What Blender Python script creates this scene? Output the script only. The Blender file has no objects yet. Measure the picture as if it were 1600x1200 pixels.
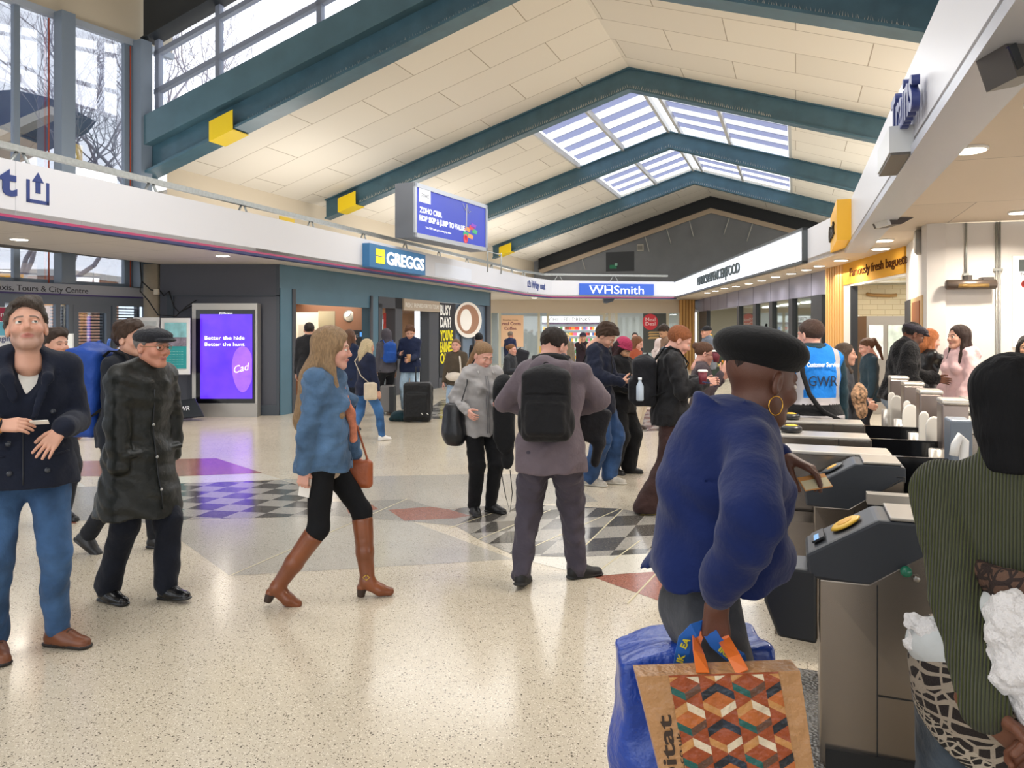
import bpy, math, random
import numpy as np
from mathutils import Vector, Matrix
random.seed(7)
C = bpy.context.scene.collection
SC = bpy.context.scene
PI = math.pi
# ---------------------------------------------------------------- camera
CAMZ, F, HZ = 1.65, 1200.0, 516.0
cam_d = bpy.data.cameras.new('camera'); cam = bpy.data.objects.new('camera', cam_d); C.objects.link(cam)
cam_d.sensor_width = 36.0; cam_d.lens = 36.0 * F / 1600.0
cam_d.shift_y = -(600 - HZ) / 1600.0
cam_d.clip_start = 0.05; cam_d.clip_end = 400
cam.location = (0, 0, CAMZ); cam.rotation_euler = (PI / 2, 0, 0)
SC.camera = cam
# ---------------------------------------------------------------- world: bright overcast sky
w = bpy.data.worlds.new('overcast_sky'); SC.world = w; w.use_nodes = True
nt = w.node_tree; bg = nt.nodes['Background']
tc = nt.nodes.new('ShaderNodeTexCoord'); sep = nt.nodes.new('ShaderNodeSeparateXYZ'); cr = nt.nodes.new('ShaderNodeValToRGB')
nt.links.new(tc.outputs['Generated'], sep.inputs[0]); nt.links.new(sep.outputs['Z'], cr.inputs[0]); nt.links.new(cr.outputs[0], bg.inputs[0])
cr.color_ramp.elements[0].color = (0.88, 0.90, 0.93, 1); cr.color_ramp.elements[1].color = (0.90, 0.94, 1.0, 1)
bg.inputs[1].default_value = 1.45
vs = SC.view_settings; vs.view_transform = 'Standard'; vs.look = 'None'; vs.exposure = 0.7; vs.gamma = 1.0; vs.use_curve_mapping = False
SC.display_settings.display_device = 'sRGB'
SC.cycles.use_denoising = True
SC.cycles.sample_clamp_indirect = 6.0
SC.cycles.max_bounces = 7; SC.cycles.transparent_max_bounces = 12

CA, SA = math.cos(math.radians(20.26)), math.sin(math.radians(20.26))
def W(px, c, z): return Vector(((px - 800) / F * c, c, z))                # point in a pixel column at depth c and height z
def D(px, py, c): return Vector(((px - 800) / F * c, c, CAMZ + (HZ - py) * c / F))
def G(px, py, z=0.0):                                                       # point at height z seen at a pixel
    c = (CAMZ - z) * F / (py - HZ); return Vector(((px - 800) / F * c, c, z))
def H(X, Y, z=0.0): return Vector((X * CA + Y * SA, -X * SA + Y * CA, z))    # hall frame: Y along the ridge
AV = Vector((SA, CA, 0)); BV = Vector((CA, -SA, 0)); UP = Vector((0, 0, 1))
def area(name, loc, rot, sx, sy, power, col=(1, 1, 1), spread=180):
    d = bpy.data.lights.new(name, 'AREA'); d.shape = 'RECTANGLE'; d.size = sx; d.size_y = sy; d.energy = power; d.color = col
    d.spread = math.radians(spread)
    o = bpy.data.objects.new(name, d); C.objects.link(o); o.location = loc; o.rotation_euler = rot; return o
HA = -math.radians(20.26)
WARM = (1.0, 0.94, 0.87); NEUT = (1.0, 0.99, 0.98); COOL = (0.92, 0.96, 1.0)
# uplighters standing on the shop roofs behind the fascias
for Y, p in ((9.5, 40), (15, 45), (21, 50), (27, 50), (33, 45)):
    area('uplighter', H(-10.4, Y, 3.35), (0, math.radians(172), HA), 1.2, 4.0, p, WARM)
for Y, p in ((15, 55), (21, 55), (27, 55), (33, 45)):
    area('uplighter', H(2.9, Y, 3.35), (0, math.radians(188), HA), 1.2, 4.0, p, WARM)
# large unseen fill lamps added in the roof bays, without fixtures
for X, Y, p in ((-6.5, 15, 100), (-1.0, 15, 100), (-6.5, 21.2, 90), (-1.0, 21.2, 90), (-6.5, 27.4, 90), (-1, 27.4, 90), (-6.0, 7.0, 110), (-1.0, 7.0, 110), (-3.5, 1.0, 90)):
    area('hall_fill_lamp', H(X, Y, 6.0), (0, 0, HA), 5.0, 3.0, p, NEUT)
# ---------------------------------------------------------------- materials
_M = {}
def lin(h):
    h = h.lstrip('#'); out = []
    for i in (0, 2, 4):
        v = int(h[i:i + 2], 16) / 255; out.append(v / 12.92 if v <= .04045 else ((v + .055) / 1.055) ** 2.4)
    return tuple(out) + (1,)
def M(col, rough=.55, metal=0, emit=0, bump=0, bscale=60, var=0, vscale=8, spec=.5, coat=0, stretch=None, kind='noise', ecol=None, alpha=1, sheen=0):
    """principled material with optional noise bump and colour mottling"""
    key = (col, rough, metal, emit, bump, bscale, var, vscale, spec, coat, stretch, kind, ecol, alpha, sheen)
    if key in _M: return _M[key]
    m = bpy.data.materials.new('paint_' + col.strip('#')); m.use_nodes = True; nt = m.node_tree; b = nt.nodes['Principled BSDF']
    c = lin(col)
    b.inputs['Base Color'].default_value = c; b.inputs['Roughness'].default_value = rough; b.inputs['Metallic'].default_value = metal
    b.inputs['Specular IOR Level'].default_value = spec; b.inputs['Coat Weight'].default_value = coat
    b.inputs['Sheen Weight'].default_value = sheen
    if emit: b.inputs['Emission Color'].default_value = lin(ecol) if ecol else c; b.inputs['Emission Strength'].default_value = emit
    if bump or var:
        t = nt.nodes.new('ShaderNodeTexCoord'); mp = nt.nodes.new('ShaderNodeMapping'); nt.links.new(t.outputs['Object'], mp.inputs[0])
        if stretch: mp.inputs['Scale'].default_value = stretch
    if bump:
        if kind == 'wave':
            n = nt.nodes.new('ShaderNodeTexWave'); n.inputs['Scale'].default_value = bscale; n.inputs['Distortion'].default_value = 1.2; n.inputs['Detail'].default_value = 1; o = n.outputs['Fac']
        elif kind == 'voronoi':
            n = nt.nodes.new('ShaderNodeTexVoronoi'); n.inputs['Scale'].default_value = bscale; o = n.outputs['Distance']
        else:
            n = nt.nodes.new('ShaderNodeTexNoise'); n.inputs['Scale'].default_value = bscale; n.inputs['Detail'].default_value = 4; o = n.outputs['Fac']
        nt.links.new(mp.outputs[0], n.inputs['Vector'])
        bp = nt.nodes.new('ShaderNodeBump'); bp.inputs['Strength'].default_value = bump; bp.inputs['Distance'].default_value = .016
        nt.links.new(o, bp.inputs['Height']); nt.links.new(bp.outputs[0], b.inputs['Normal'])
    if var:
        n = nt.nodes.new('ShaderNodeTexNoise'); n.inputs['Scale'].default_value = vscale; n.inputs['Detail'].default_value = 5; nt.links.new(mp.outputs[0], n.inputs['Vector'])
        r = nt.nodes.new('ShaderNodeValToRGB'); nt.links.new(n.outputs['Fac'], r.inputs[0])
        r.color_ramp.elements[0].position = .3; r.color_ramp.elements[1].position = .7
        r.color_ramp.elements[0].color = tuple(x * (1 - var) for x in c[:3]) + (1,); r.color_ramp.elements[1].color = tuple(min(1, x * (1 + var)) for x in c[:3]) + (1,)
        nt.links.new(r.outputs[0], b.inputs['Base Color'])
    _M[key] = m; return m
def glass(tint=(1, 1, 1), refl=.12):
    key = ('glass', tint, refl)
    if key in _M: return _M[key]
    m = bpy.data.materials.new('clear_glass'); m.use_nodes = True; nt = m.node_tree; nt.nodes.remove(nt.nodes['Principled BSDF'])
    out = nt.nodes['Material Output']; t = nt.nodes.new('ShaderNodeBsdfTransparent'); t.inputs[0].default_value = tint + (1,)
    g = nt.nodes.new('ShaderNodeBsdfGlossy'); g.inputs['Roughness'].default_value = .02
    lw = nt.nodes.new('ShaderNodeLayerWeight'); lw.inputs[0].default_value = .5
    pw = nt.nodes.new('ShaderNodeMath'); pw.operation = 'POWER'; pw.inputs[1].default_value = 5.0; nt.links.new(lw.outputs['Facing'], pw.inputs[0])
    ma = nt.nodes.new('ShaderNodeMath'); ma.operation = 'MULTIPLY_ADD'; ma.inputs[1].default_value = .8; ma.inputs[2].default_value = .04 + refl * .4
    nt.links.new(pw.outputs[0], ma.inputs[0])
    mx = nt.nodes.new('ShaderNodeMixShader'); nt.links.new(ma.outputs[0], mx.inputs[0]); nt.links.new(t.outputs[0], mx.inputs[1]); nt.links.new(g.outputs[0], mx.inputs[2])
    nt.links.new(mx.outputs[0], out.inputs[0]); _M[key] = m; return m
def terrazzo(col, chip='#5a5248', light='#efe6d2', amount=.13, rough=.2):
    key = ('terr', col, chip, light, amount)
    if key in _M: return _M[key]
    m = bpy.data.materials.new('terrazzo'); m.use_nodes = True; nt = m.node_tree; b = nt.nodes['Principled BSDF']
    L = nt.links.new; g = nt.nodes.new('ShaderNodeNewGeometry')
    prev = None
    big = nt.nodes.new('ShaderNodeTexNoise'); big.inputs['Scale'].default_value = .9; big.inputs['Detail'].default_value = 3; L(g.outputs['Position'], big.inputs['Vector'])
    r0 = nt.nodes.new('ShaderNodeValToRGB'); c = lin(col); r0.color_ramp.elements[0].color = tuple(x * .9 for x in c[:3]) + (1,); r0.color_ramp.elements[1].color = tuple(min(1, x * 1.1) for x in c[:3]) + (1,)
    L(big.outputs['Fac'], r0.inputs[0]); prev = r0.outputs[0]
    for sc, cc, am in ((140, light, .25), (185, chip, amount), (95, chip, amount * .45)):
        v = nt.nodes.new('ShaderNodeTexVoronoi'); v.inputs['Scale'].default_value = sc; L(g.outputs['Position'], v.inputs['Vector'])
        s = nt.nodes.new('ShaderNodeSeparateColor'); L(v.outputs['Color'], s.inputs[0])
        lt = nt.nodes.new('ShaderNodeMath'); lt.operation = 'LESS_THAN'; lt.inputs[1].default_value = am; L(s.outputs[0], lt.inputs[0])
        l2 = nt.nodes.new('ShaderNodeMath'); l2.operation = 'LESS_THAN'; l2.inputs[1].default_value = .42; L(v.outputs['Distance'], l2.inputs[0])
        mu = nt.nodes.new('ShaderNodeMath'); mu.operation = 'MULTIPLY'; L(lt.outputs[0], mu.inputs[0]); L(l2.outputs[0], mu.inputs[1])
        mx = nt.nodes.new('ShaderNodeMixRGB'); mx.inputs[2].default_value = lin(cc); L(mu.outputs[0], mx.inputs[0]); L(prev, mx.inputs[1]); prev = mx.outputs[0]
    L(prev, b.inputs['Base Color'])
    n2 = nt.nodes.new('ShaderNodeTexNoise'); n2.inputs['Scale'].default_value = 2.5; n2.inputs['Detail'].default_value = 4; L(g.outputs['Position'], n2.inputs['Vector'])
    mr = nt.nodes.new('ShaderNodeMapRange'); mr.inputs[3].default_value = rough * .7; mr.inputs[4].default_value = rough * 1.5; L(n2.outputs['Fac'], mr.inputs[0]); L(mr.outputs[0], b.inputs['Roughness'])
    _M[key] = m; return m
def panels(col, line, bw, bh, rough=.6, mort=.012, rotz=HA, off=.5, var=.04, axis='xy', bump=.0):
    """large panels with fine joints, laid out in the hall's own directions"""
    key = ('pan', col, line, bw, bh, mort, rotz, off, axis)
    if key in _M: return _M[key]
    m = bpy.data.materials.new('panelled'); m.use_nodes = True; nt = m.node_tree; b = nt.nodes['Principled BSDF']; L = nt.links.new
    g = nt.nodes.new('ShaderNodeNewGeometry'); rt = nt.nodes.new('ShaderNodeVectorRotate'); rt.rotation_type = 'Z_AXIS'; rt.inputs['Angle'].default_value = -rotz
    L(g.outputs['Position'], rt.inputs['Vector']); src = rt.outputs[0]
    if axis != 'xy':
        s = nt.nodes.new('ShaderNodeSeparateXYZ'); cmb = nt.nodes.new('ShaderNodeCombineXYZ'); L(src, s.inputs[0])
        L(s.outputs['Z' if axis == 'zy' else ('X' if axis[0] == 'x' else 'Y')], cmb.inputs[0]); L(s.outputs['Y' if axis == 'zy' else 'Z'], cmb.inputs[1]); src = cmb.outputs[0]
    br = nt.nodes.new('ShaderNodeTexBrick'); L(src, br.inputs['Vector']); br.offset = off
    c = lin(col); br.inputs['Color1'].default_value = c; br.inputs['Color2'].default_value = tuple(x * (1 - var * 2) for x in c[:3]) + (1,); br.inputs['Mortar'].default_value = lin(line)
    br.inputs['Scale'].default_value = 1; br.inputs['Mortar Size'].default_value = mort; br.inputs['Brick Width'].default_value = bw; br.inputs['Row Height'].default_value = bh; br.inputs['Mortar Smooth'].default_value = .1
    L(br.outputs['Color'], b.inputs['Base Color']); b.inputs['Roughness'].default_value = rough
    _M[key] = m; return m
# ---------------------------------------------------------------- objects
def tag(o, label=None, cat=None, group=None, kind=None):
    if label: o['label'] = label
    if cat: o['category'] = cat
    if group: o['group'] = group
    if kind: o['kind'] = kind
    return o
def thing(name, label, cat, loc, group=None, kind=None):
    o = bpy.data.objects.new(name, None); C.objects.link(o); o.location = loc; o.empty_display_size = .1
    return tag(o, label, cat, group, kind)
def world_loc(o):
    v = Vector((0, 0, 0))
    while o is not None: v = v + o.location; o = o.parent
    return v
class MB:
    def __init__(s): s.v = []; s.f = []; s.m = []; s.sm = []
    def add(s, vs, fs, mi=0, smooth=False):
        n = len(s.v); s.v += [tuple(v) for v in vs]
        for f in fs: s.f.append([i + n for i in f]); s.m.append(mi); s.sm.append(smooth)
        return s
    def hexa(s, p, mi=0):   # 8 points: bottom 4 ccw, top 4
        return s.add(p, [(0, 3, 2, 1), (4, 5, 6, 7), (0, 1, 5, 4), (1, 2, 6, 5), (2, 3, 7, 6), (3, 0, 4, 7)], mi)
    def box(s, c, d, rz=0, mi=0):
        c = Vector(c); r = Matrix.Rotation(rz, 3, 'Z'); x, y, z = d[0] / 2, d[1] / 2, d[2] / 2
        return s.hexa([c + r @ Vector(q) for q in ((-x, -y, -z), (x, -y, -z), (x, y, -z), (-x, y, -z), (-x, -y, z), (x, -y, z), (x, y, z), (-x, y, z))], mi)
    def obox(s, o, a, b, c, mi=0):   # origin corner and three edge vectors
        o, a, b, c = Vector(o), Vector(a), Vector(b), Vector(c)
        if a.cross(b).dot(c) < 0: a, b = b, a
        return s.hexa([o, o + a, o + a + b, o + b, o + c, o + a + c, o + a + b + c, o + b + c], mi)
    def poly(s, pts, mi=0): return s.add(pts, [tuple(range(len(pts)))], mi)
    def prism(s, pts, ext, mi=0):   # polygon extruded by a vector
        pts = [Vector(p) for p in pts]; ext = Vector(ext); n = len(pts)
        nrm = Vector((0, 0, 0))
        for i in range(n): nrm += pts[i].cross(pts[(i + 1) % n])
        if nrm.dot(ext) > 0: pts = pts[::-1]
        fs = [tuple(range(n)), tuple(range(2 * n - 1, n - 1, -1))] + [(i, i + n, (i + 1) % n + n, (i + 1) % n) for i in range(n)]
        return s.add(pts + [p + ext for p in pts], fs, mi)
    def tube(s, pts, r, n=8, mi=0, caps=True, r2=None, flat=None):
        pts = [Vector(p) for p in pts]; vs = []; fs = []; k = len(pts); prevx = None
        for i, p in enumerate(pts):
            d = (pts[min(i + 1, k - 1)] - pts[max(i - 1, 0)]).normalized()
            x = d.cross(UP) if prevx is None else prevx - d * prevx.dot(d)
            if x.length < 1e-3: x = d.cross(Vector((1, 0, 0)))
            x.normalize(); y = d.cross(x); prevx = x
            rr = r[i] if isinstance(r, (list, tuple)) else (r if r2 is None else r + (r2 - r) * i / (k - 1))
            fl = flat or 1
            for j in range(n): a = 2 * PI * j / n; vs.append(p + x * math.cos(a) * rr + y * math.sin(a) * rr * fl)
        for i in range(k - 1):
            for j in range(n): fs.append((i * n + j, i * n + (j + 1) % n, (i + 1) * n + (j + 1) % n, (i + 1) * n + j))
        if caps: fs.append(tuple(range(n - 1, -1, -1))); fs.append(tuple(range((k - 1) * n, k * n)))
        return s.add(vs, fs, mi, True)
    def lathe(s, c, prof, n=24, mi=0, axis=None):   # prof: (r, h) along axis
        c = Vector(c); ax = Vector(axis).normalized() if axis else UP
        x = ax.orthogonal().normalized(); y = ax.cross(x); vs = []; fs = []
        for r, h in prof:
            for j in range(n): a = 2 * PI * j / n; vs.append(c + ax * h + (x * math.cos(a) + y * math.sin(a)) * r)
        for i in range(len(prof) - 1):
            for j in range(n): fs.append((i * n + j, i * n + (j + 1) % n, (i + 1) * n + (j + 1) % n, (i + 1) * n + j))
        fs.append(tuple(range(n - 1, -1, -1))); fs.append(tuple(range((len(prof) - 1) * n, len(prof) * n)))
        return s.add(vs, fs, mi, True)
    def build(s, name, mats, parent=None, kind=None, label=None, cat=None, group=None, bevel=0, origin=None):
        if not isinstance(mats, (list, tuple)): mats = [mats]
        a = np.array([tuple(v) for v in s.v], dtype=np.float64)
        base = world_loc(parent) if parent is not None else (Vector(origin) if origin is not None else Vector(((a[:, 0].min() + a[:, 0].max()) / 2, (a[:, 1].min() + a[:, 1].max()) / 2, a[:, 2].min())))
        me = bpy.data.meshes.new(name); me.from_pydata((a - np.array(base)).tolist(), [], s.f)
        for m in mats: me.materials.append(m)
        me.polygons.foreach_set('material_index', s.m); me.polygons.foreach_set('use_smooth', s.sm); me.update()
        o = bpy.data.objects.new(name, me); C.objects.link(o)
        if parent is not None: o.parent = parent
        else: o.location = base
        if bevel:
            b = o.modifiers.new('bevel', 'BEVEL'); b.width = bevel; b.segments = 2; b.limit_method = 'ANGLE'
        return tag(o, label, cat, group, kind)
def struct(o): o['kind'] = 'structure'; return o
def ebox(name, o, a, b, c, mat, parent=None, **k): return MB().obox(o, a, b, c).build(name, mat, parent, **k)
def copy_tree(o, parent=None):
    c = o.copy(); C.objects.link(c); c.parent = parent
    for ch in o.children: copy_tree(ch, c)
    return c
def text(s, at, dirv, h, mat, width=None, parent=None, name='lettering', depth=.01, bold=0.0, nrm=None, up=None, shear=0, spacing=1, align='l', res=3, **kw):
    """letters standing on a surface: at = lower-left of the baseline, dirv = reading direction, h = cap height"""
    cu = bpy.data.curves.new('t', 'FONT'); cu.body = s; cu.size = 1; cu.offset = bold; cu.shear = shear; cu.space_character = spacing; cu.resolution_u = res; cu.extrude = .5
    ob = bpy.data.objects.new('t', cu); C.objects.link(ob)
    dg = bpy.context.evaluated_depsgraph_get(); me = bpy.data.meshes.new_from_object(ob.evaluated_get(dg))
    bpy.data.objects.remove(ob); bpy.data.curves.remove(cu)
    n = len(me.vertices); a = np.empty(n * 3); me.vertices.foreach_get('co', a); a = a.reshape(-1, 3)
    capw = a[:, 0].max() - a[:, 0].min(); sx = h / .73
    ky = sx; kx = (width / capw) if width else sx
    d = Vector(dirv).normalized(); u = Vector(up).normalized() if up else UP; nr = Vector(nrm).normalized() if nrm else d.cross(u)
    x0 = a[:, 0].min() if width or align == 'l' else (a[:, 0].min() + a[:, 0].max()) / 2
    if align == 'c' and width: x0 = (a[:, 0].min() + a[:, 0].max()) / 2
    base = world_loc(parent) if parent is not None else Vector(at)
    P = np.outer((a[:, 0] - x0) * kx, np.array(d)) + np.outer(a[:, 1] * ky, np.array(u)) + np.outer((a[:, 2] + .5) * depth, np.array(nr)) + np.array(Vector(at)) - np.array(base)
    me.vertices.foreach_set('co', P.ravel()); me.update(); me.materials.clear(); me.materials.append(mat)
    o = bpy.data.objects.new(name, me); C.objects.link(o)
    if parent is not None: o.parent = parent
    else: o.location = base
    return tag(o, **kw) if kw else o
class Wall:
    """a vertical plane over the line p0-p1; t in metres from p0; out = normal toward the viewer"""
    def __init__(s, p0, p1):
        s.p = Vector((p0[0], p0[1], 0)); q = Vector((p1[0], p1[1], 0)); s.L = (q - s.p).length; s.d = (q - s.p).normalized(); s.n = Vector((s.d.y, -s.d.x, 0))
        if s.n.dot(-s.p) < 0: s.n = -s.n
    def t(s, px):
        k = (px - 800) / F; return (k * s.p.y - s.p.x) / (s.d.x - k * s.d.y)
    def z(s, px, py): return CAMZ + (HZ - py) * (s.p + s.d * s.t(px)).y / F
    def at(s, t, z, o=0): return s.p + s.d * t + UP * z + s.n * o
    def px(s, px, z, o=0): return s.at(s.t(px), z, o)
    def slab(s, mb, t0, t1, z0, z1, o0=0, o1=.05, mi=0): return mb.obox(s.at(t0, z0, o0), s.d * (t1 - t0), s.n * (o1 - o0), UP * (z1 - z0), mi)
    def box(s, name, t0, t1, z0, z1, mat, parent=None, o0=0, o1=.05, **k):
        return s.slab(MB(), t0, t1, z0, z1, o0, o1).build(name, mat, parent, **k)
# ================================================================ the hall
CREAM, WHITE, TEAL, DGREY = '#dcd0bd', '#e4e3e2', '#34505c', '#4a4d52'
m_white = M('#dedee0', .45); m_soffit = panels('#d9d3ca', '#a09a90', 2.4, 1.2, .55, .006); m_teal = M('#436675', .35, var=.15, vscale=3, spec=.6)
m_teal2 = M('#4f6f7b', .35, var=.12, vscale=2, spec=.6); m_roof = panels('#eae3d5', '#ab9f8b', 2.4, 1.15, .8, .01)
m_steelgrey = M('#7f8c9a', .45); m_galv = M('#a9adac', .4, .5, var=.12, vscale=20); m_dark = M('#23262b', .5); m_yellow = M('#f0cf12', .5)
m_navytrim = M('#2b3566', .4); m_pink = M('#b23f6a', .4); m_gable = M('#8b8e92', .8, var=.08, vscale=1.2)
EX, RX, EZ, RZ, SL = -12.1, -3.7, 4.70, 7.34, .3143    # eave X, ridge X, underside heights, slope
def zu(X): return RZ - SL * abs(X - RX)                # rafter underside
YF = [11.9, 18.1, 24.3, 30.5, 36.7]
XR = 4.7
# ---- floor with its inlaid terrazzo pattern
fl = MB()
fl.poly([(-40, -14, 0), (22, -14, 0), (22, 60, 0), (-40, 60, 0)], 0)
T_BASE, T_GREY, T_DARK, T_RED, T_MID, T_LIGHT = 0, 1, 2, 3, 4, 5
def inlay(px, mi, z): fl.poly([G(x, y) + UP * z for x, y in px][::-1], mi)
def clip(sub, cl):
    out = [Vector(p) for p in sub]; area2 = sum(cl[i][0] * cl[(i + 1) % len(cl)][1] - cl[(i + 1) % len(cl)][0] * cl[i][1] for i in range(len(cl)))
    if area2 < 0: cl = cl[::-1]
    for i in range(len(cl)):
        a, b = cl[i], cl[(i + 1) % len(cl)]; ins = lambda p: (b[0] - a[0]) * (p[1] - a[1]) - (b[1] - a[1]) * (p[0] - a[0]) >= 0
        src, out = out, []
        for j in range(len(src)):
            p, q = src[j], src[(j + 1) % len(src)]
            if ins(p) != ins(q):
                d1 = (b[0] - a[0]) * (p[1] - a[1]) - (b[1] - a[1]) * (p[0] - a[0]); d2 = (b[0] - a[0]) * (q[1] - a[1]) - (b[1] - a[1]) * (q[0] - a[0]); x = p + (q - p) * (d1 / (d1 - d2))
                if ins(p): out += [x]
                else: out += [x, q]; continue
            elif ins(q): out.append(q); continue
        if len(out) < 3: return []
    return out
def checker(region_px, o_px, a_px, b_px, z, na=14, nb=14, mats=(T_DARK, T_GREY)):
    reg = [G(*p) for p in region_px]; o = G(*o_px); ea = G(*a_px) - o; eb = G(*b_px) - o
    for i in range(-na, na):
        for j in range(-nb, nb):
            q = [o + ea * i + eb * j, o + ea * (i + 1) + eb * j, o + ea * (i + 1) + eb * (j + 1), o + ea * i + eb * (j + 1)]
            c = clip(q, [(p.x, p.y) for p in reg])
            if len(c) >= 3:
                if sum(c[k].x * c[(k + 1) % len(c)].y - c[(k + 1) % len(c)].x * c[k].y for k in range(len(c))) < 0: c = c[::-1]
                fl.poly([Vector((p.x, p.y, z)) for p in c], mats[(i + j) % 2])
inlay([(75, 723), (107, 721), (338, 716), (410, 739), (257, 745), (107, 744)], T_RED, .001)
inlay([(60, 760), (107, 742), (135, 761), (60, 763)], T_LIGHT, .002)
inlay([(90, 762), (240, 757), (240, 818), (90, 812)], T_GREY, .001)
inlay([(86, 790), (96, 794), (120, 818), (80, 820)], T_RED, .0015)
inlay([(257, 746), (410, 740), (440, 749), (257, 757)], T_LIGHT, .001)
checker([(239, 757), (440, 750), (474, 760), (520, 778), (520, 806), (239, 814)], (303.5, 807.5), (332, 797.6), (347, 809.6), .001)
inlay([(242, 815), (520, 806), (643, 815), (803, 874), (359, 900)], T_MID, .0008)
inlay([(440, 749), (558, 745), (734, 741), (870, 741), (935, 784), (740, 792), (683, 796), (636, 780), (540, 784), (474, 760)], T_MID, .0009)
inlay([(520, 784), (558, 783), (636, 780), (690, 797), (748, 843), (712, 822), (643, 815), (520, 806)], T_GREY, .0014)
inlay([(607, 797), (672, 792), (712, 810), (632, 814)], T_RED, .002); inlay([(672, 792), (700, 796), (735, 806), (712, 810)], T_RED, .002)
inlay([(540, 790), (576, 786), (592, 796), (545, 803)], T_RED, .002)
checker([(687, 797), (740, 792), (915, 785), (969, 795), (1080, 800), (1080, 862), (904, 871), (803, 868), (748, 843)], (904, 863), (925.5, 842), (960, 860), .0016, 16, 16)
inlay([(803, 869), (904, 871), (1080, 862), (1080, 892), (980, 896), (924, 901), (835, 879)], T_LIGHT, .0012)
inlay([(924, 901), (980, 896.5), (1060, 891), (1100, 890), (1100, 970), (1049, 946)], T_RED, .0014)
# pale diamonds far away below the shops
checker([(690, 625), (740, 622), (760, 640), (690, 655), (650, 652)], (700, 650), (712, 646), (730, 649), .001, 12, 12)
checker([(980, 640), (1040, 640), (1060, 672), (985, 675)], (1010, 660), (1020, 655), (1035, 659), .001, 12, 12)
def strip_line(p, q, wd=.012, mi=6):
    a, b = G(*p), G(*q); n = (b - a).cross(UP).normalized() * wd / 2; fl.poly([a - n + UP * .0026, a + n + UP * .0026, b + n + UP * .0026, b - n + UP * .0026], mi)
for p, q in (((359, 900), (636, 780)), ((803, 868), (969, 795)), ((904, 863), (973, 796)), ((748, 843), (860, 797)), ((700, 826), (790, 795)), ((924, 901), (1000, 845)), ((980, 944), (1060, 860))):
    strip_line(p, q)
fl.build('floor', [terrazzo('#c9beaa', '#665d50', '#e6decd', .16, .17), terrazzo('#9a968e', '#5b5854', '#b9b4aa', .15, .15), terrazzo('#57544f', '#1f1e1d', '#7d7974', .3, .12), terrazzo('#96625180'[:7], '#4b2b22', '#c08f7d', .12, .15),
                   terrazzo('#aea99e', '#6a665f', '#c9c4b8', .12, .15), terrazzo('#cfcabd', '#8b867c', '#e6e2d6', .08, .15), M('#d9cfae', .35, .3)], kind='structure')
# ---- fascia line
FP = [G(0, 336, 2.95), G(400, 395, 2.95), G(780, 453, 2.95), G(825, 460.5, 2.95), G(862, 464, 2.95), G(1057, 465.5, 2.95), G(1262, 410.5, 2.95), G(1322, 391, 2.95), G(1582, 0, 2.95)]
FP = [Vector((p.x, p.y, 0)) for p in FP]
FP = [FP[0] - (FP[1] - FP[0]).normalized() * 17] + FP; FP.append(FP[-1] + (FP[-1] - FP[-2]).normalized() * 9)
def offs(pts, o):   # mitred offset toward the outside (left of travel)
    out = []
    for i, p in enumerate(pts):
        d0 = (p - pts[i - 1]).normalized() if i else (pts[1] - p).normalized(); d1 = (pts[i + 1] - p).normalized() if i < len(pts) - 1 else d0
        n0 = Vector((-d0.y, d0.x, 0)); n1 = Vector((-d1.y, d1.x, 0)); m = (n0 + n1).normalized(); out.append(p + m * o / max(.3, m.dot(n0)))
    return out
def band(pts, o0, o1, z0, z1, mb=None, mi=0):
    mb = mb or MB(); A, B = offs(pts, o0), offs(pts, o1)
    for i in range(len(pts) - 1):
        q = [A[i], A[i + 1], B[i + 1], B[i]]; mb.hexa([p + UP * z0 for p in q] + [p + UP * z1 for p in q], mi)
    return mb
m_fascia = M('#dcdde2', .4)
band(FP[:7], 0, .12, 2.97, 3.60).build('wall_fascia', m_fascia, kind='structure')
mb = band(FP[:7], -.012, .12, 2.94, 2.972, mi=0); band(FP[:7], -.012, .12, 2.90, 2.94, mb, 1)
mb.build('trim_1', [m_pink, m_navytrim], kind='structure')
band(FP[6:], 0, .12, 2.95, 3.60).build('wall_fascia_platform_side', m_fascia, kind='structure')
band(FP[8:], -.02, .3, 2.90, 2.97).build('trim_2', M('#aeb2bd', .35), kind='structure')
for px in (100, 206, 338, 442, 525, 780, 840, 905, 1030):   # joints between the fascia panels
    pass
mb = MB()
FW = Wall(FP[1], FP[3])
for px in (24, 205, 340, 443, 527, 700): FW.slab(mb, FW.t(px) - .004, FW.t(px) + .004, 2.97, 3.6, 0, .004)
mb.build('trim_3', M('#b9bbc2', .6), kind='structure')
# soffits
SF = 2.93; g0 = G(0, 381, SF); g1 = G(220, 409, SF); d0 = (g0 - g1).normalized()
sl = FP[:7] + [W(1100, 33.2, 0), W(765, 33.2, 0), W(765, 26, 0), W(435, 14.9, 0), W(250, 14.9, 0), g1, g0, g0 + d0 * 16]
def flat(pts, z0, z1): return MB().prism([Vector((p.x, p.y, z0)) for p in pts], (0, 0, z1 - z0))
flat(sl, SF, SF + .1).build('ceiling_shops', m_soffit, kind='structure')
sr = FP[6:] + [Vector((13, -8, 0)), Vector((13, 9, 0)), W(1600, 8.9, 0), W(1448, 9.25, 0), W(1416, 11.7, 0), W(1320, 14.9, 0), W(1293, 16.2, 0), W(1085, 33.2, 0)]
flat(sr, SF, SF + .1).build('ceiling_barriers', panels('#cdbfae', '#8d8274', 3.4, 2.2, .55, .006), kind='structure')
# roof over the shops (a dark ledge behind the fascia)
def hq(X0, X1, Y0, Y1): return [H(X0, Y0), H(X1, Y0), H(X1, Y1), H(X0, Y1)]
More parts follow.
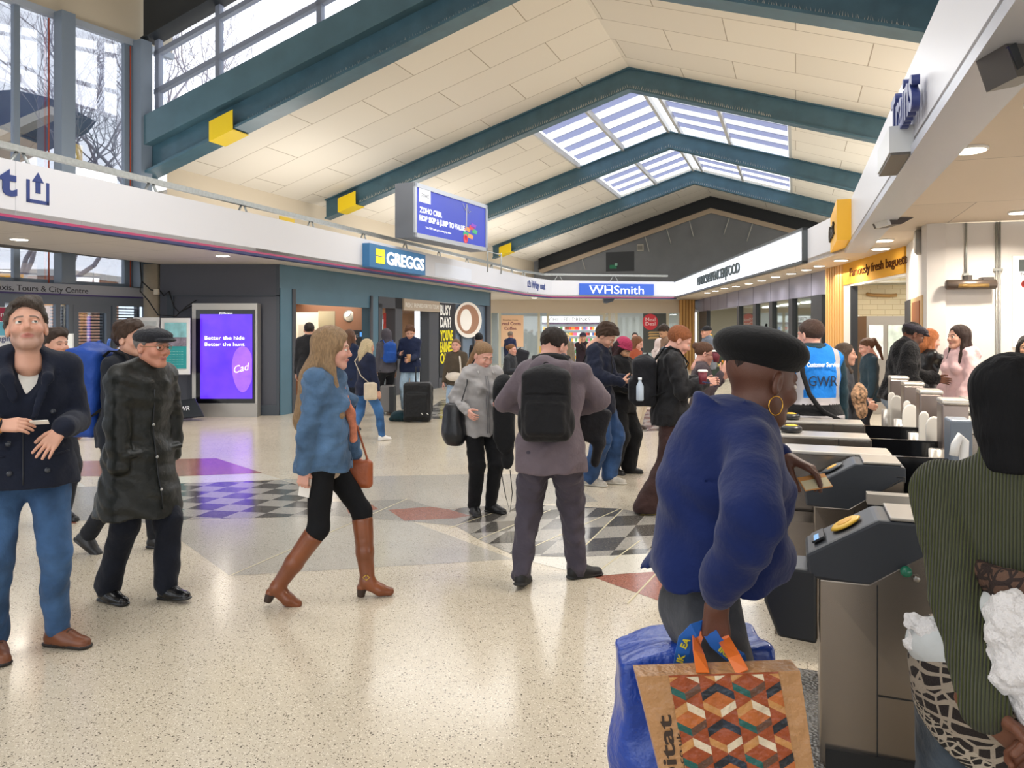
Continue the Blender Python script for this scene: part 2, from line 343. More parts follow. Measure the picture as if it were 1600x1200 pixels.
# ---- steel frames of the roof
def XatPx(px, Y):
    k = (px - 800) / F; return (k * CA * Y - SA * Y) / (CA + k * SA)
def rafter_mesh(Y, o0, o1, wd, x0=EX, x1=XR, mb=None, mi=0):
    mb = mb or MB()
    for xa, xb in ((x0, RX), (RX, x1)):
        q = [H(xa, Y - wd / 2, zu(xa) + o0), H(xb, Y - wd / 2, zu(xb) + o0), H(xb, Y - wd / 2, zu(xb) + o1), H(xa, Y - wd / 2, zu(xa) + o1)]
        mb.prism(q, AV * wd, mi)
    return mb
def spikes(Y, off, xa, xb, parent, step=.045, h=.09, seed=1):
    rnd = random.Random(seed); mb = MB(); x = xa
    while x < xb:
        b = H(x, Y, zu(x) + off); t = b + UP * (h * rnd.uniform(.7, 1.1)) + BV * rnd.uniform(-.03, .03) - AV * .03; d = BV * .008
        mb.add([b - d, b + d, t], [(0, 1, 2)]); x += step
    return mb.build('bird_spike_strip', M('#c9c7ba', .5), parent, kind='stuff')
labels = ['steel roof frame nearest, deep double beam under the high windows', 'grey steel roof frame in front of the first skylight bay', 'blue-green steel roof frame between the two skylight bays',
          'blue-green steel roof frame behind the second skylight bay', 'steel roof frame with its shade painted in as black, against the dark gable wall']
for i, Y in enumerate(YF):
    t = thing('roof_beam', labels[i], 'beam', H(EX, Y, zu(EX)), 'steel roof frames')
    mt = m_teal if i < 4 else M('#1d2126', .5)  # last frame: its lack of light is put into a near-black colour
    if i == 0:
        rafter_mesh(Y, .05, .55, .16).build('web', mt, t); rafter_mesh(Y - .05, .0, .05, .42).build('bottom_flange', mt, t)
        rafter_mesh(Y - .05, .55, 1.12, .46).build('upper_beam', m_teal2, t)
        ebox('end_plate', H(EX - .04, Y - .3, zu(EX) - .1), BV * .04, AV * .5, UP * 1.25, mt, t)
    else:
        rafter_mesh(Y, .04, .50, .14).build('web', mt, t); rafter_mesh(Y, 0, .04, .3).build('bottom_flange', mt, t); rafter_mesh(Y, .50, .53, .3).build('top_flange', mt, t)
    if i < 4: spikes(Y - .14, .045, -11 if i else -9.6, -.5 if i else 1.5, t, .045 if i < 2 else .07, .11 if i == 0 else .08, i)
for k, (px, Y, nm) in enumerate(((362, YF[0], 'nearest roof frame'), (551, YF[1], 'grey second roof frame'), (793, YF[3], 'frame behind the advertising board'))):
    X = XatPx(px, Y); t = thing('bracket', 'yellow folded metal bracket fixed under the ' + nm, 'bracket', H(X, Y - .2, zu(X)), 'yellow beam brackets')
    wdt = .55
    q = [H(X - wdt / 2, Y - .30, zu(X - wdt / 2) - .02), H(X + wdt / 2, Y - .30, zu(X + wdt / 2) - .02)]
    MB().obox(q[0] , q[1] - q[0], AV * .01, UP * .36).build('upright_plate', m_yellow, t); MB().obox(q[0] - AV * .0, q[1] - q[0], AV * .45, UP * -.015).build('foot_plate', m_yellow, t)
# ---- roof lining with two glazed bays
rf = MB(); TH = .12
def roofq(mb, xa, xb, ya, yb, off=.53, th=TH, mi=0):
    if xa < RX < xb: roofq(mb, xa, RX, ya, yb, off, th, mi); roofq(mb, RX, xb, ya, yb, off, th, mi); return
    mb.hexa([H(xa, ya, zu(xa) + off), H(xb, ya, zu(xb) + off), H(xb, yb, zu(xb) + off), H(xa, yb, zu(xa) + off)] + [H(xa, ya, zu(xa) + off + th), H(xb, ya, zu(xb) + off + th), H(xb, yb, zu(xb) + off + th), H(xa, yb, zu(xa) + off + th)], mi)
SX0, SX1 = -6.65, -.1
m_louvre = bpy.data.materials.new('translucent_blade'); m_louvre.use_nodes = True; _n = m_louvre.node_tree; _t = _n.nodes.new('ShaderNodeBsdfTranslucent'); _t.inputs[0].default_value = lin('#b9bbcb')
_n.links.new(_t.outputs[0], _n.nodes['Material Output'].inputs[0])
roofq(rf, EX - .5, XR + .3, YF[0], YF[1]); roofq(rf, EX - .5, XR + .3, YF[3], YF[4] + .5)
for a, b in ((1, 2), (2, 3)): roofq(rf, EX - .5, SX0, YF[a], YF[b]); roofq(rf, SX1, XR + .3, YF[a], YF[b])
rf.build('ceiling', m_roof, kind='structure')
for a, b, nm in ((1, 2, 'nearer'), (2, 3, 'further')):
    t = thing('skylight', nm + ' glazed roof bay with pale louvre blades and white frame', 'skylight', H(RX, YF[a] + .2, zu(RX) + .6), 'glazed roof bays')
    g = MB(); roofq(g, SX0, SX1, YF[a] + .05, YF[b], .95, .01); g.build('glass', glass((.97, .98, 1), .05), t)
    fr = MB()
    for X in (SX0, -5.2, RX - .06, RX + .3, -1.9, SX1 - .08): fr.obox(H(X, YF[a] + .12, zu(X) + .50), AV * (YF[b] - YF[a] - .2), BV * .08, UP * .16)
    fr.build('frame', M('#c9c8c4', .4, .2), t)
    for k in range(5):
        y = YF[a] + .75 + k * 1.13; bl = MB()
        for xa, xb in ((SX0 + .1, RX - .05), (RX + .3, SX1 - .1)): bl.hexa([H(xa, y, zu(xa) + .68), H(xb, y, zu(xb) + .68), H(xb, y + .5, zu(xb) + .68), H(xa, y + .5, zu(xa) + .68), H(xa, y, zu(xa) + .70), H(xb, y, zu(xb) + .70), H(xb, y + .5, zu(xb) + .70), H(xa, y + .5, zu(xa) + .70)])
        bl.build('louvre_blade', m_louvre, t)
# side walls over the ledges, gable wall
mb = MB(); mb.obox(H(EX - .45, YF[0] + .1, 3.9), AV * 25.5, BV * .1, UP * 1.6); mb.build('wall_left', M('#d3c7b2', .8), kind='structure')
mb = MB(); mb.obox(H(EX - .45, YF[0] + .1, 3.0), AV * 25.5, BV * .2, UP * .9); mb.build('wall_left_void', M('#4b5057', .8), kind='structure')  # dark tone stands in for the shaded balcony void
mb = MB(); mb.obox(H(XR, -9, 3.0), AV * 46.5, BV * .1, UP * 5.6); mb.build('wall_right', M('#d3c7b2', .8), kind='structure')
gz = 36.95
MB().prism([H(EX - .4, gz, 2.95), H(XR, gz, 2.95), H(XR, gz, zu(XR) + .6), H(RX, gz, zu(RX) + .6), H(EX - .4, gz, zu(EX - .4) + .6)], AV * .15).build('wall_gable', m_gable, kind='structure')
mb = rafter_mesh(YF[4] + .1, -.22, 0, .12); mb.build('trim_4', M('#cdb9a0', .7), kind='structure')
GW = Wall(H(EX, gz), H(XR, gz))
for a, b in (((1007, 365), (1015, 394)), ((1041, 354), (1049, 382)), ((1076, 340), (1084, 370)), ((1141, 337), (1131, 367)), ((1177, 346), (1167, 377)), ((909, 401), (915, 422))):
    pa = GW.px(a[0], GW.z(*a), .06); pb = GW.px(b[0], GW.z(*b), .06)
    tag(MB().tube([pa, pb], .022, 6).build('hanging_rod', M('#dcdcd8', .5)), 'thin white rod hanging at a slant on the dark gable wall', 'rod', 'slanted white rods on the gable wall')
# plant door, floodlight, exit sign on the gable
z0, z1 = GW.z(960, 424), GW.z(960, 394)
t = tag(MB().obox(GW.px(947, z0, .0), GW.d * (GW.t(991) - GW.t(947)), GW.n * .03, UP * (z1 - z0)).build('door_1', M('#4d5054', .8)), kind='structure')
t = thing('exit_sign', 'small green running figure emergency sign on the gable wall', 'sign', GW.px(960, GW.z(960, 419), .05))
GW.box('plate', GW.t(953), GW.t(964), GW.z(958, 420), GW.z(958, 414), M('#1f6b4a', .5, emit=.15), t, .03, .06)
GW.box('arrow_plate', GW.t(961), GW.t(965), GW.z(963, 415.5), GW.z(963, 411.5), M('#9fd0bd', .5), t, .03, .07)
t = thing('floodlight', 'square pale floodlight box mounted on the dark gable wall', 'light', GW.px(1000, GW.z(1000, 392), .05))
GW.box('housing', GW.t(996), GW.t(1006), GW.z(1000, 392.5), GW.z(1000, 382), M('#c9c4b8', .5), t, 0, .12); GW.box('lens', GW.t(997), GW.t(1004.5), GW.z(1000, 391), GW.z(1000, 384), M('#8f8c84', .3), t, .12, .14)
# ledge (roof of the shops)
flat([H(EX - .3, -6), H(-9.0, -6), H(-9.2, 30), H(-5, 33), H(XR, 33), H(XR, 37), H(EX - .3, 37)], 3.03, 3.06).build('ledge_roof', M('#6f6c66', .9), kind='structure')
# ---- high roof nearer than the first frame
hr = MB()
for xa, xb in ((EX - 1.5, RX), (RX, XR + 1)): hr.hexa([H(xa, -9, zu(xa) + 3.7), H(xb, -9, zu(xb) + 3.7), H(xb, 12.3, zu(xb) + 3.7), H(xa, 12.3, zu(xa) + 3.7), H(xa, -9, zu(xa) + 3.8), H(xb, -9, zu(xb) + 3.8), H(xb, 12.3, zu(xb) + 3.8), H(xa, 12.3, zu(xa) + 3.8)])
hr.build('ceiling_high', m_roof, kind='structure')
for Y, nm in ((11.85, 'black steel beam above the high gable windows'), (5.2, 'dark steel beam of the high roof overhead'), (-1.5, 'dark steel beam of the high roof behind the viewer')):
    t = thing('high_roof_beam', nm, 'beam', H(EX, Y, zu(EX) + 2.8)); rafter_mesh(Y, 2.72, 3.7, .25).build('web', M('#23282d', .5), t); rafter_mesh(Y, 2.68, 2.72, .4).build('bottom_flange', M('#23282d', .5), t)
MB().obox(H(XR, -9, 8), AV * 21.2, BV * .1, UP * 2.2).build('wall_right_upper', M('#d3c7b2', .8), kind='structure')
# clerestory windows standing on the first frame
m_frame = M('#8d95a6', .45); Yc = 11.95
wd = thing('window_1', None, None, H(RX, Yc, zu(RX) + 1.1), kind='structure')
mb = MB(); mb2 = MB()
for o in (1.12, 1.62, 2.38): mb = rafter_mesh(Yc, o, o + (.1 if o > 1.2 else .06), .12, EX + .1, XR, mb)
for X in (-11.93, -10.43, -8.14, -5.9, -3.7, -1.5, .7, 2.9): mb.obox(H(X - .05, Yc - .06, zu(X) + 1.1), BV * .1, AV * .12, UP * 1.62)
mb.build('window_frame', m_frame, wd)
rafter_mesh(Yc, 1.1, 2.72, .01, EX + .1, XR).build('window_glass', glass((.96, .97, 1), .1), wd)
# ---- the glazed street wall
cp = Vector((W(227, 15.5, 0))); cdir = Vector((-.485, -.875, 0)).normalized(); CW = Wall(cp, cp + cdir * 30); L0 = 30
def ct(px): return CW.t(px)
m_post = M('#7b8896', .45); m_darkframe = M('#39424d', .45)
CW.box('wall_street_head', -.6, L0, 7.36, 9.6, M('#cfc3ad', .85), None, -.15, .04, kind='structure')
CW.box('trim_5', -.6, L0, 7.28, 7.40, M('#a9b2be', .4), None, -.02, .1, kind='structure')
for px, wv, lb in ((88, .25, 'wide grey steel post in the glazed street wall'), (210, .24, 'grey steel post beside the first roof frame end')):
    t = ct(px); tag(CW.box('steel_post', t - wv / 2, t + wv / 2, 2.5, 7.35, m_post, None, .135, .38), lb, 'post', 'steel posts of the street wall')
for px in (232,): t = ct(px); tag(CW.box('steel_post', t - .06, t + .06, 3.05, 7.4, m_post, None, -.3, -.1), 'thin grey post in the corner by the end window', 'post', 'steel posts of the street wall')
for k in range(4):
    t = ct(88) + 2.6 * (k + 1); tag(CW.box('steel_post', t - .12, t + .12, 2.5, 7.35, m_post, None, .135, .38), 'steel post further along the glazed street wall', 'post', 'steel posts of the street wall')
wd = thing('window_2', None, None, CW.at(5, 2.6), kind='structure')
CW.box('window_glass', -.5, L0, 2.5, 7.3, glass((.93, .95, 1), .9), wd, -.01, .0)
mb = MB()
for px in (24, 196, 206): CW.slab(mb, ct(px) - .05, ct(px) + .05, 2.5, 7.3, -.05, .05)
for t in (6.2, 8.6, 11, 13.4): CW.slab(mb, t - .05, t + .05, 2.5, 7.3, -.05, .05)
CW.slab(mb, -.5, L0, 2.49, 2.56, -.05, .05); CW.slab(mb, -.5, L0, 3.25, 3.36, -.05, .05)
mb.build('window_frame', m_post, wd)
mb = MB()
for px in (73.5, 201): CW.slab(mb, ct(px) - .012, ct(px) + .012, 2.5, 7.25, .05, .06)
mb.build('sealant_strip', M('#b5533a', .6), wd)
# direction sign over the exit doors
t = thing('direction_sign', 'grey sign band over the exit doors reading Taxis Tours and City Centre', 'sign', CW.at(4, 2.3))
CW.box('band', -.02, L0, 2.31, 2.49, M('#a6aab3', .4), t, .05, .13); CW.box('stripe', -.02, L0, 2.285, 2.31, M('#4a3f7a', .4), t, .05, .135)
# the letters run from the far end of the words back toward the near end
tx = text('Buses, Taxis, Tours & City Centre', CW.px(-62, 2.335, .131), -CW.d, .105, M('#2b2d33', .5), width=ct(-62) - ct(131), parent=t, depth=.004)
# ================================================================ street doors below the sign band
m_alu = M('#6e7783', .4); m_shutter = M('#3c434c', .5)
t = thing('door_2', None, None, CW.at(3, 0), kind='structure')
mb = MB(); T = ct
CW.slab(mb, T(227), L0, 2.12, 2.285, -.02, .06)
for px in (226, 176, 167, 116, 108, 88, 34, 0, -60): CW.slab(mb, T(px) - .045, T(px) + .045, 0, 2.12, -.02, .06)
CW.slab(mb, T(227), L0, 0, .12, -.02, .06); CW.slab(mb, T(170), T(112), 1.98, 2.12, -.02, .07)
mb.build('door_frame', m_alu, t)
CW.box('door_glass', T(226), L0, .12, 2.12, glass((.75, .8, .85), .3), t, 0, .01)
gr = thing('roller_grille', 'horizontal bar roller grille drawn down outside the glass doors', 'grille', CW.at(3, 0, -.2))
mb = MB()
for k in range(34): CW.slab(mb, T(225), T(90), .15 + k * .058, .172 + k * .058, -.24, -.22)
mb.build('grille_slats', m_shutter, gr)
mb = MB()
for px in (225, 172, 112): CW.slab(mb, T(px) - .03, T(px) + .03, 0, 2.15, -.28, -.18)
mb.build('guide_rail', m_shutter, gr)
# stands seen past the people beside the doors
NW = Wall(CW.px(40, 0, .6), CW.px(-90, 0, .6))
t = thing('route_poster', 'crimson train company poster head above a pale blue picture', 'poster', NW.at(0, 1.1))
def zz(wall, px, py): return wall.z(px, py)
NW.box('board', NW.t(34), NW.t(-70), .9, zz(NW, 15, 480), M('#e6ebef', .4), t, 0, .05)
NW.box('crimson_header', NW.t(34), NW.t(-70), zz(NW, 15, 502), zz(NW, 15, 481), M('#a3224c', .4), t, .05, .055)
NW.box('picture_strip', NW.t(34), NW.t(-70), zz(NW, 15, 524), zz(NW, 15, 503), M('#62b3cf', .4, var=.3, vscale=2), t, .05, .055)
text('CrossCountry', NW.px(-58, zz(NW, 15, 495), .056), -NW.d, .09, M('#f2f2f2', .4), width=NW.t(-58) - NW.t(19), parent=t, depth=.004)
text('bringing', NW.px(-20, zz(NW, 15, 533), .056), -NW.d, .1, M('#33407c', .4), width=NW.t(-20) - NW.t(18), parent=t, depth=.004)
text('>', NW.px(20, zz(NW, 24, 496), .056), -NW.d, .11, M('#f2f2f2', .4), parent=t, depth=.004)
EW = Wall(W(95, 10.5, 0), W(120, 10.6, 0))
t = thing('white_notice_board', 'plain white notice board behind the blue rucksack', 'notice board', W(97, 10.5, .9))
ebox('board', W(86, 11.2, 1.0), (.24, .02, 0), (0, .04, 0), (0, 0, .6), M('#dfe3e2', .5), t); ebox('post', W(90, 11.26, 0), (.06, 0, 0), (0, .04, 0), (0, 0, 1.0), m_alu, t)
# ---- concrete corner column with cables
COL = W(238, 15.0, 0)
tag(MB().tube([COL, COL + UP * 2.93], .16, 20).build('corner_column', M('#b3a894', .7, bump=.3, var=.12, vscale=4)), 'beige round column with loose cables beside the dark screen wall', 'column')
tb = MB()
def cable(mb, pts, r=.012): mb.tube(pts, r, 6)
cable(tb, [D(219, 409, 14.6), D(221, 440, 14.6), D(219, 455, 14.6), D(232, 470, 14.6), D(247, 492, 14.6), D(275, 494, 14.7), D(292, 478, 14.75), D(307, 469, 14.8)])
cable(tb, [D(248, 452, 14.75), D(256, 462, 14.75), D(264, 455, 14.75), D(272, 480, 14.75), D(280, 488, 14.75), D(300, 478, 14.8)], .014)
cable(tb, [D(222, 440, 14.6), D(236, 453, 14.6), D(246, 455, 14.7)]); tb.build('loose_cable', M('#1d1f22', .5)); o = bpy.data.objects['loose_cable']; tag(o, 'black cables drooping from the beige column to the screen wall', 'cable')
tag(ebox('junction_box', D(240, 460, 14.6), (.08, 0, 0), (0, .07, 0), (0, 0, .1), M('#ccc6b5', .5)), 'small pale junction box on the beige column', 'box')
# ================================================================ dark wall with the advertising screen
m_dk = M('#4b4e58', .5); m_dk2 = M('#3d4650', .5)
SW = Wall(W(250, 14.9, 0), W(437, 14.9, 0))
SW.box('wall_screen', 0, SW.L, 0, 2.93, m_dk, None, -.3, 0, kind='structure')
mb = MB(); SW.slab(mb, 0, SW.L, 2.31, 2.33, 0, .03); SW.slab(mb, SW.t(262), SW.t(272), 0, 2.31, 0, .03); SW.slab(mb, SW.t(432), SW.L, 0, 2.9, 0, .03); SW.slab(mb, SW.t(402), SW.t(437), 0, .2, 0, .04)
mb.build('trim_6', m_dk2, kind='structure')
t = thing('digital_screen', 'tall freestanding advertising screen glowing purple with white words', 'screen', W(350, 14.6, 0))
c = 14.62
def DD(px, py): return D(px, py, c)
ebox('cabinet', W(300, c, 0), W(402, c, 0) - W(300, c, 0), (0, .2, 0), UP * (DD(350, 474).z), M('#b5b2ac', .35, .6), t)
z_b = lambda py: DD(350, py).z
def front(name, x0, y0, x1, y1, mat, d, parent, cc=None):
    cc = cc or c; a = D(x0, y1, cc - d); b = D(x1, y0, cc - d); return ebox(name, a, (b.x - a.x, 0, 0), (0, .012, 0), (0, 0, b.z - a.z), mat, parent)
front('bezel', 306, 484, 398, 630, M('#0c0c10', .15), .015, t)
m_scr = bpy.data.materials.new('purple_screen'); m_scr.use_nodes = True; n_ = m_scr.node_tree; b_ = n_.nodes['Principled BSDF']; g_ = n_.nodes.new('ShaderNodeNewGeometry'); nz_ = n_.nodes.new('ShaderNodeTexNoise'); nz_.inputs['Scale'].default_value = 3; rp_ = n_.nodes.new('ShaderNodeValToRGB')
n_.links.new(g_.outputs['Position'], nz_.inputs['Vector']); n_.links.new(nz_.outputs['Fac'], rp_.inputs[0]); rp_.color_ramp.elements[0].color = lin('#3a1bb0'); rp_.color_ramp.elements[1].color = lin('#6232e0')
n_.links.new(rp_.outputs[0], b_.inputs['Emission Color']); b_.inputs['Emission Strength'].default_value = 1.25; b_.inputs['Base Color'].default_value = lin('#1a0a50'); b_.inputs['Roughness'].default_value = .2
front('display', 313, 491, 394, 623, m_scr, .03, t)
m_wt = M('#ffffff', .5, emit=.9)
text('Better the hide', DD(321, 530.5) + Vector((0, -.034, 0)), (1, 0, 0), .07, m_wt, width=(383 - 321) / F * c, parent=t, depth=.003, bold=.004)
text('Better the hunt', DD(321, 540.5) + Vector((0, -.034, 0)), (1, 0, 0), .07, m_wt, width=(383 - 321) / F * c, parent=t, depth=.003, bold=.004)
text('JCDecaux', DD(343, 490.5) + Vector((0, -.02, 0)), (1, 0, 0), .03, m_wt, width=(364 - 343) / F * c, parent=t, depth=.003)
eg = MB(); P_ = []
for k in range(28):
    a = 2 * PI * k / 28; ex, ey = math.cos(a), math.sin(a); P_.append((379 + 16.5 * ex * (1 - .12 * -ey), 577 - 36 * ey))
P_ = [(min(x, 393.5), y) for x, y in P_]
eg.prism([D(x, y, c - .045) for x, y in P_], (0, .008, 0)); eg.build('egg_shape', M('#7a4be6', .3, emit=.9, var=.35, vscale=6), t)
text('Cad', DD(368, 583) + Vector((0, -.052, 0)), (1, -.0, .25), .14, M('#e9d9c8', .5, emit=.7), width=25 / F * c, parent=t, depth=.002, shear=.3, up=(-.2, 0, 1))
front('screen_foot', 300, 631, 402, 652, M('#a09d97', .35, .6), .01, t)
# poster frame and folded ramp beside it
def poster(name, label, x0, y0, x1, y1, cc, tilt=.03):
    t = thing(name, label, 'poster', D((x0 + x1) / 2, y1, cc)); front('poster_frame', x0, y0, x1, y1, M('#e8e9ea', .4), .0, t, cc); return t
t = poster('travel_poster', 'white framed teal travel poster beside the flat cap man', 251, 497, 297, 585, 14.3)
MB().tube([D(274, 570, 14.36), Vector((D(274, 570, 14.36).x, 14.36, 0))], .03, 8).build('post', m_dk2, t)
front('picture', 257, 504, 291, 576, M('#1f9b9f', .4, var=.15, vscale=5), .015, t, 14.3); front('sky_band', 257, 504, 291, 535, M('#8ecbd4', .4, var=.3, vscale=6), .02, t, 14.3)
front('town_band', 262, 527, 291, 541, M('#8a8192', .5, var=.4, vscale=14), .025, t, 14.3)
for k in range(7): text('- -- --- -- - --', D(262, 546 + k * 4, 14.27), (1, 0, 0), .02, M('#eef6f6', .5), width=24 / F * 14.3, parent=t, depth=.001)
t = poster('framed_notice', 'white framed notice behind the head of the flat cap man', 208, 496, 249, 590, 14.35); front('paper', 213, 502, 244, 584, M('#c7cdd0', .5, var=.1), .015, t, 14.35); MB().tube([D(228, 570, 14.4), Vector((D(228, 570, 14.4).x, 14.4, 0))], .03, 8).build('post', m_dk2, t)
t = thing('folded_ramp', 'black folded wheelchair ramp lying by the screen with white letters', 'ramp', G(290, 652))
a, b_, c_, d_ = D(262, 655, 13.9), D(318, 650, 13.9), D(304, 622, 14.3), D(268, 628, 14.3)
MB().prism([a, b_, c_, d_], (0, .05, -.02)).build('panel', M('#23282b', .5), t); MB().tube([a + Vector((.1, -.03, -.02)), a + Vector((.1, .06, -.02))], .035, 10).build('castor', M('#bfc1c2', .4), t)
text('GWR', a + (b_ - a) * .17 + (d_ - a) * .38 + Vector((0, -.012, .01)), b_ - a, .13, M('#e9ecec', .5), width=.27, parent=t, depth=.004, up=(d_ - a))
# ================================================================ blue bakery shop front
g_ang = math.radians(71)
GWL = Wall(W(437, 14.9, 0), W(765, 26.0, 0)); m_bl = M('#56798c', .4, var=.06, vscale=2); m_bl2 = M('#3f5a6b', .4); m_char = M('#4b4d53', .5)
g = GWL; t0 = g.t
top = 2.93; zb = g.z(600, 458) if False else 2.35
g.box('wall_bakery_head', 0, g.L, 2.47, 2.93, m_bl, None, -.3, .0, kind='structure')
ebox('wall_bakery_end', g.at(g.L, 0, -.3), g.n * .3, g.d * .12, UP * 2.93, M('#3c4047', .5), kind='structure')
mb = MB()
for a, b in ((437, 446), (446, 459.5), (577, 583), (583, 590)): g.slab(mb, t0(a), t0(b), 0, 2.47, -.2, .02)
g.slab(mb, t0(459), t0(578), 2.18, 2.47, -.1, .01)
mb.build('wall_bakery_frame', m_bl, kind='structure')
mb = MB(); g.slab(mb, t0(455), t0(460), 0, 2.47, -.2, .04); g.slab(mb, t0(577), t0(580), 0, 2.47, -.2, .05); g.slab(mb, t0(590), t0(596), 0, 2.3, -.2, .03)
for a, b in ((616, 627), (669, 684), (760, 765)): g.slab(mb, t0(a), t0(b), 0, 2.47, -.25, .03)
g.slab(mb, t0(684), t0(765), 0, .28, -.1, .04); g.slab(mb, t0(590), t0(627), 2.2, 2.47, -.1, .03)
mb.build('wall_bakery_pillars', m_char, kind='structure')
# interior
g.box('wall_bakery_inner', .1, g.L, 0, 2.47, M('#a87850', .6, var=.1, vscale=3), None, -2.9, -2.8, kind='structure')
g.box('ceiling_bakery', .1, g.L, 2.47, 2.5, M('#8a5a3a', .7), None, -2.8, -.3, kind='structure')
g.box('wall_bakery_divide', t0(596), t0(600), 0, 2.47, M('#8c6248', .6), None, -2.8, -.25, kind='structure')
BK = Wall(W(437, 16.6, 0), W(640, 22.5, 0))
def inner(name, label, cat, x0, y0, x1, y1, mat, cc, dd=.05, parent=None):
    a = D(x0, y1, cc); b = D(x1, y0, cc); o = ebox(name, a, (b.x - a.x, 0, 0), (0, dd, 0), (0, 0, b.z - a.z), mat, parent)
    return tag(o, label, cat) if label else o
inner('lit_board', 'cream lit wall panel inside the bakery serving hatch', 'panel', 463, 488, 497, 540, M('#e8ddc4', .5, emit=.25), 17.9)
inner('lit_board', 'olive wall panel beside the cream panel inside the hatch', 'panel', 497, 486, 523, 530, M('#b5a98a', .5), 18.3)
inner('paper_towel_holder', 'white dispenser on the cream panel inside the hatch', 'dispenser', 466, 507, 479, 526, M('#f5ead2', .4), 17.7, .1)
t = thing('wall_clock', 'round white wall clock on the wooden bakery wall', 'clock', D(546, 494, 19.1))
MB().lathe(D(546, 494, 19.1), [(.12, 0), (.15, .01), (.15, .05), (.13, .05)], 32, 0, (0, -1, 0)).build('clock_rim', M('#7a746a', .4), t)
MB().lathe(D(546, 494, 19.05), [(.13, 0), (.13, .012)], 32, 0, (0, -1, 0)).build('clock_face', M('#f1ead8', .4), t)
MB().tube([D(546, 494, 19.02), D(548.5, 489, 19.02)], .006, 4).build('clock_hand', m_dark, t); MB().tube([D(546, 494, 19.02), D(541, 496, 19.02)], .006, 4).build('clock_hand', m_dark, t)
t = thing('menu_screen', 'dark menu screen with blue pictures on the bakery wall', 'screen', D(560, 518, 18.9)); inner('screen_case', None, None, 545, 516, 575, 545, m_dark, 18.9, .05, t); inner('menu_picture', None, None, 562, 519, 573, 526, M('#4f8fd0', .4, emit=.6), 18.88, .01, t)
text('- --- --\n-- -- ---', D(547, 524, 18.88), (1, 0, 0), .03, M('#cfd6de', .5, emit=.3), width=.22, parent=t, depth=.002)
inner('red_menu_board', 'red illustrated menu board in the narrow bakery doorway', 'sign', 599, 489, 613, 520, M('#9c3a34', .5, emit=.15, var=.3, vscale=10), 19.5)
t = thing('drinks_fridge', 'open lit drinks fridge with pale shelves behind the bakery door', 'fridge', g.px(645, 0, -1.0))
FRW = Wall(g.px(628, 0, -.9), g.px(668, 0, -.9))
FRW.box('fridge_body', 0, FRW.L, .1, 2.02, M('#b9c3c6', .4), t, -.5, -.3); FRW.box('fridge_back', .05, FRW.L - .05, .2, 1.95, M('#d9e9ee', .4, emit=.5), t, -.3, -.29)
mb = MB()
for k in range(4): FRW.slab(mb, FRW.L * k / 3 - .02, FRW.L * k / 3 + .02, .1, 2.02, -.02, .03)
FRW.slab(mb, 0, FRW.L, 1.95, 2.05, -.02, .03); FRW.slab(mb, 0, FRW.L, .1, .3, -.02, .03); mb.build('fridge_door_frame', M('#9aa7ad', .4), t)
rb = random.Random(3); proto = None
bc = ['#3d7fb5', '#e8e8e2', '#c9542f', '#4a9b62', '#d8b53c', '#7a4a35']
def bottle_proto(col, r=.032, h=.2):
    o = MB().lathe((0, 0, 0), [(r * .95, 0), (r, .01), (r, h * .62), (r * .45, h * .82), (r * .45, h)], 8).build('drink_bottle', M(col, .3)); return o
bp = [bottle_proto(c_) for c_ in bc]; used_b = set()
def put_bottle(loc, group, label):
    i = rb.randrange(len(bp)); src = bp[i]
    if i in used_b: o = src.copy(); C.objects.link(o)
    else: o = src; used_b.add(i)
    o.location = loc; return tag(o, label, 'bottle', group)
for sh in range(5):
    FRW.box('shelf', .05, FRW.L - .05, .38 + sh * .32, .40 + sh * .32, M('#c6d0d2', .4), t, -.28, -.03)
    for k in range(9): put_bottle(FRW.at(.1 + k * (FRW.L - .2) / 8, .40 + sh * .32, -.12), 'bottles in the bakery fridge', 'small drink bottle on a shelf of the open lit bakery fridge')
t = thing('shop_sign', 'beige sign board over the bakery door with white capitals', 'sign', g.px(648, 2.3))
g.box('board', t0(627), t0(683), g.z(650, 486), g.z(650, 468.5), M('#b9a894', .5), t, .02, .08)
text('FRESHLY PREPARED FOR YOU TODAY', g.px(629, g.z(650, 481), .081), g.d, .12, M('#f3efe6', .5), width=t0(682) - t0(629), parent=t, depth=.004)
g.box('fridge_door_glass_panel', t0(627), t0(669), 0, 2.2, glass((.95, .98, 1), .1), None, -.2, -.19); tag(bpy.data.objects['fridge_door_glass_panel'], 'clear glass door of the bakery under the beige sign', 'glass door')
# window with black poster and coffee cup picture
t = thing('window_3', None, None, g.px(722, 0), kind='structure')
g.box('window_backing', t0(684), t0(760), .28, 2.45, M('#6d7f92', .35), t, -.1, -.06)
mb = MB()
for px in (711, 722, 742): g.slab(mb, t0(px) - .06, t0(px) + .06, .28, 2.45, -.06, .0)
mb.build('window_frame', m_char, t)
t = thing('window_poster', 'black shop window poster with white and yellow capitals', 'poster', g.px(698, .3))
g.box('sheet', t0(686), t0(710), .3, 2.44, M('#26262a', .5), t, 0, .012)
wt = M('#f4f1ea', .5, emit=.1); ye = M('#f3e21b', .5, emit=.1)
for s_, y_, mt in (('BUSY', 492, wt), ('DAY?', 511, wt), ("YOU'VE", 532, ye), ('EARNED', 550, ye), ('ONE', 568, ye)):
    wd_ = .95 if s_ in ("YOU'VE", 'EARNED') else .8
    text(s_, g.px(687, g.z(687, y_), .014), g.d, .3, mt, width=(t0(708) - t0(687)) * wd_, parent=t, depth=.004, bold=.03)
t = thing('coffee_cup_picture', 'shop window picture of a white cup of milky coffee', 'picture', g.px(733, 1.6))
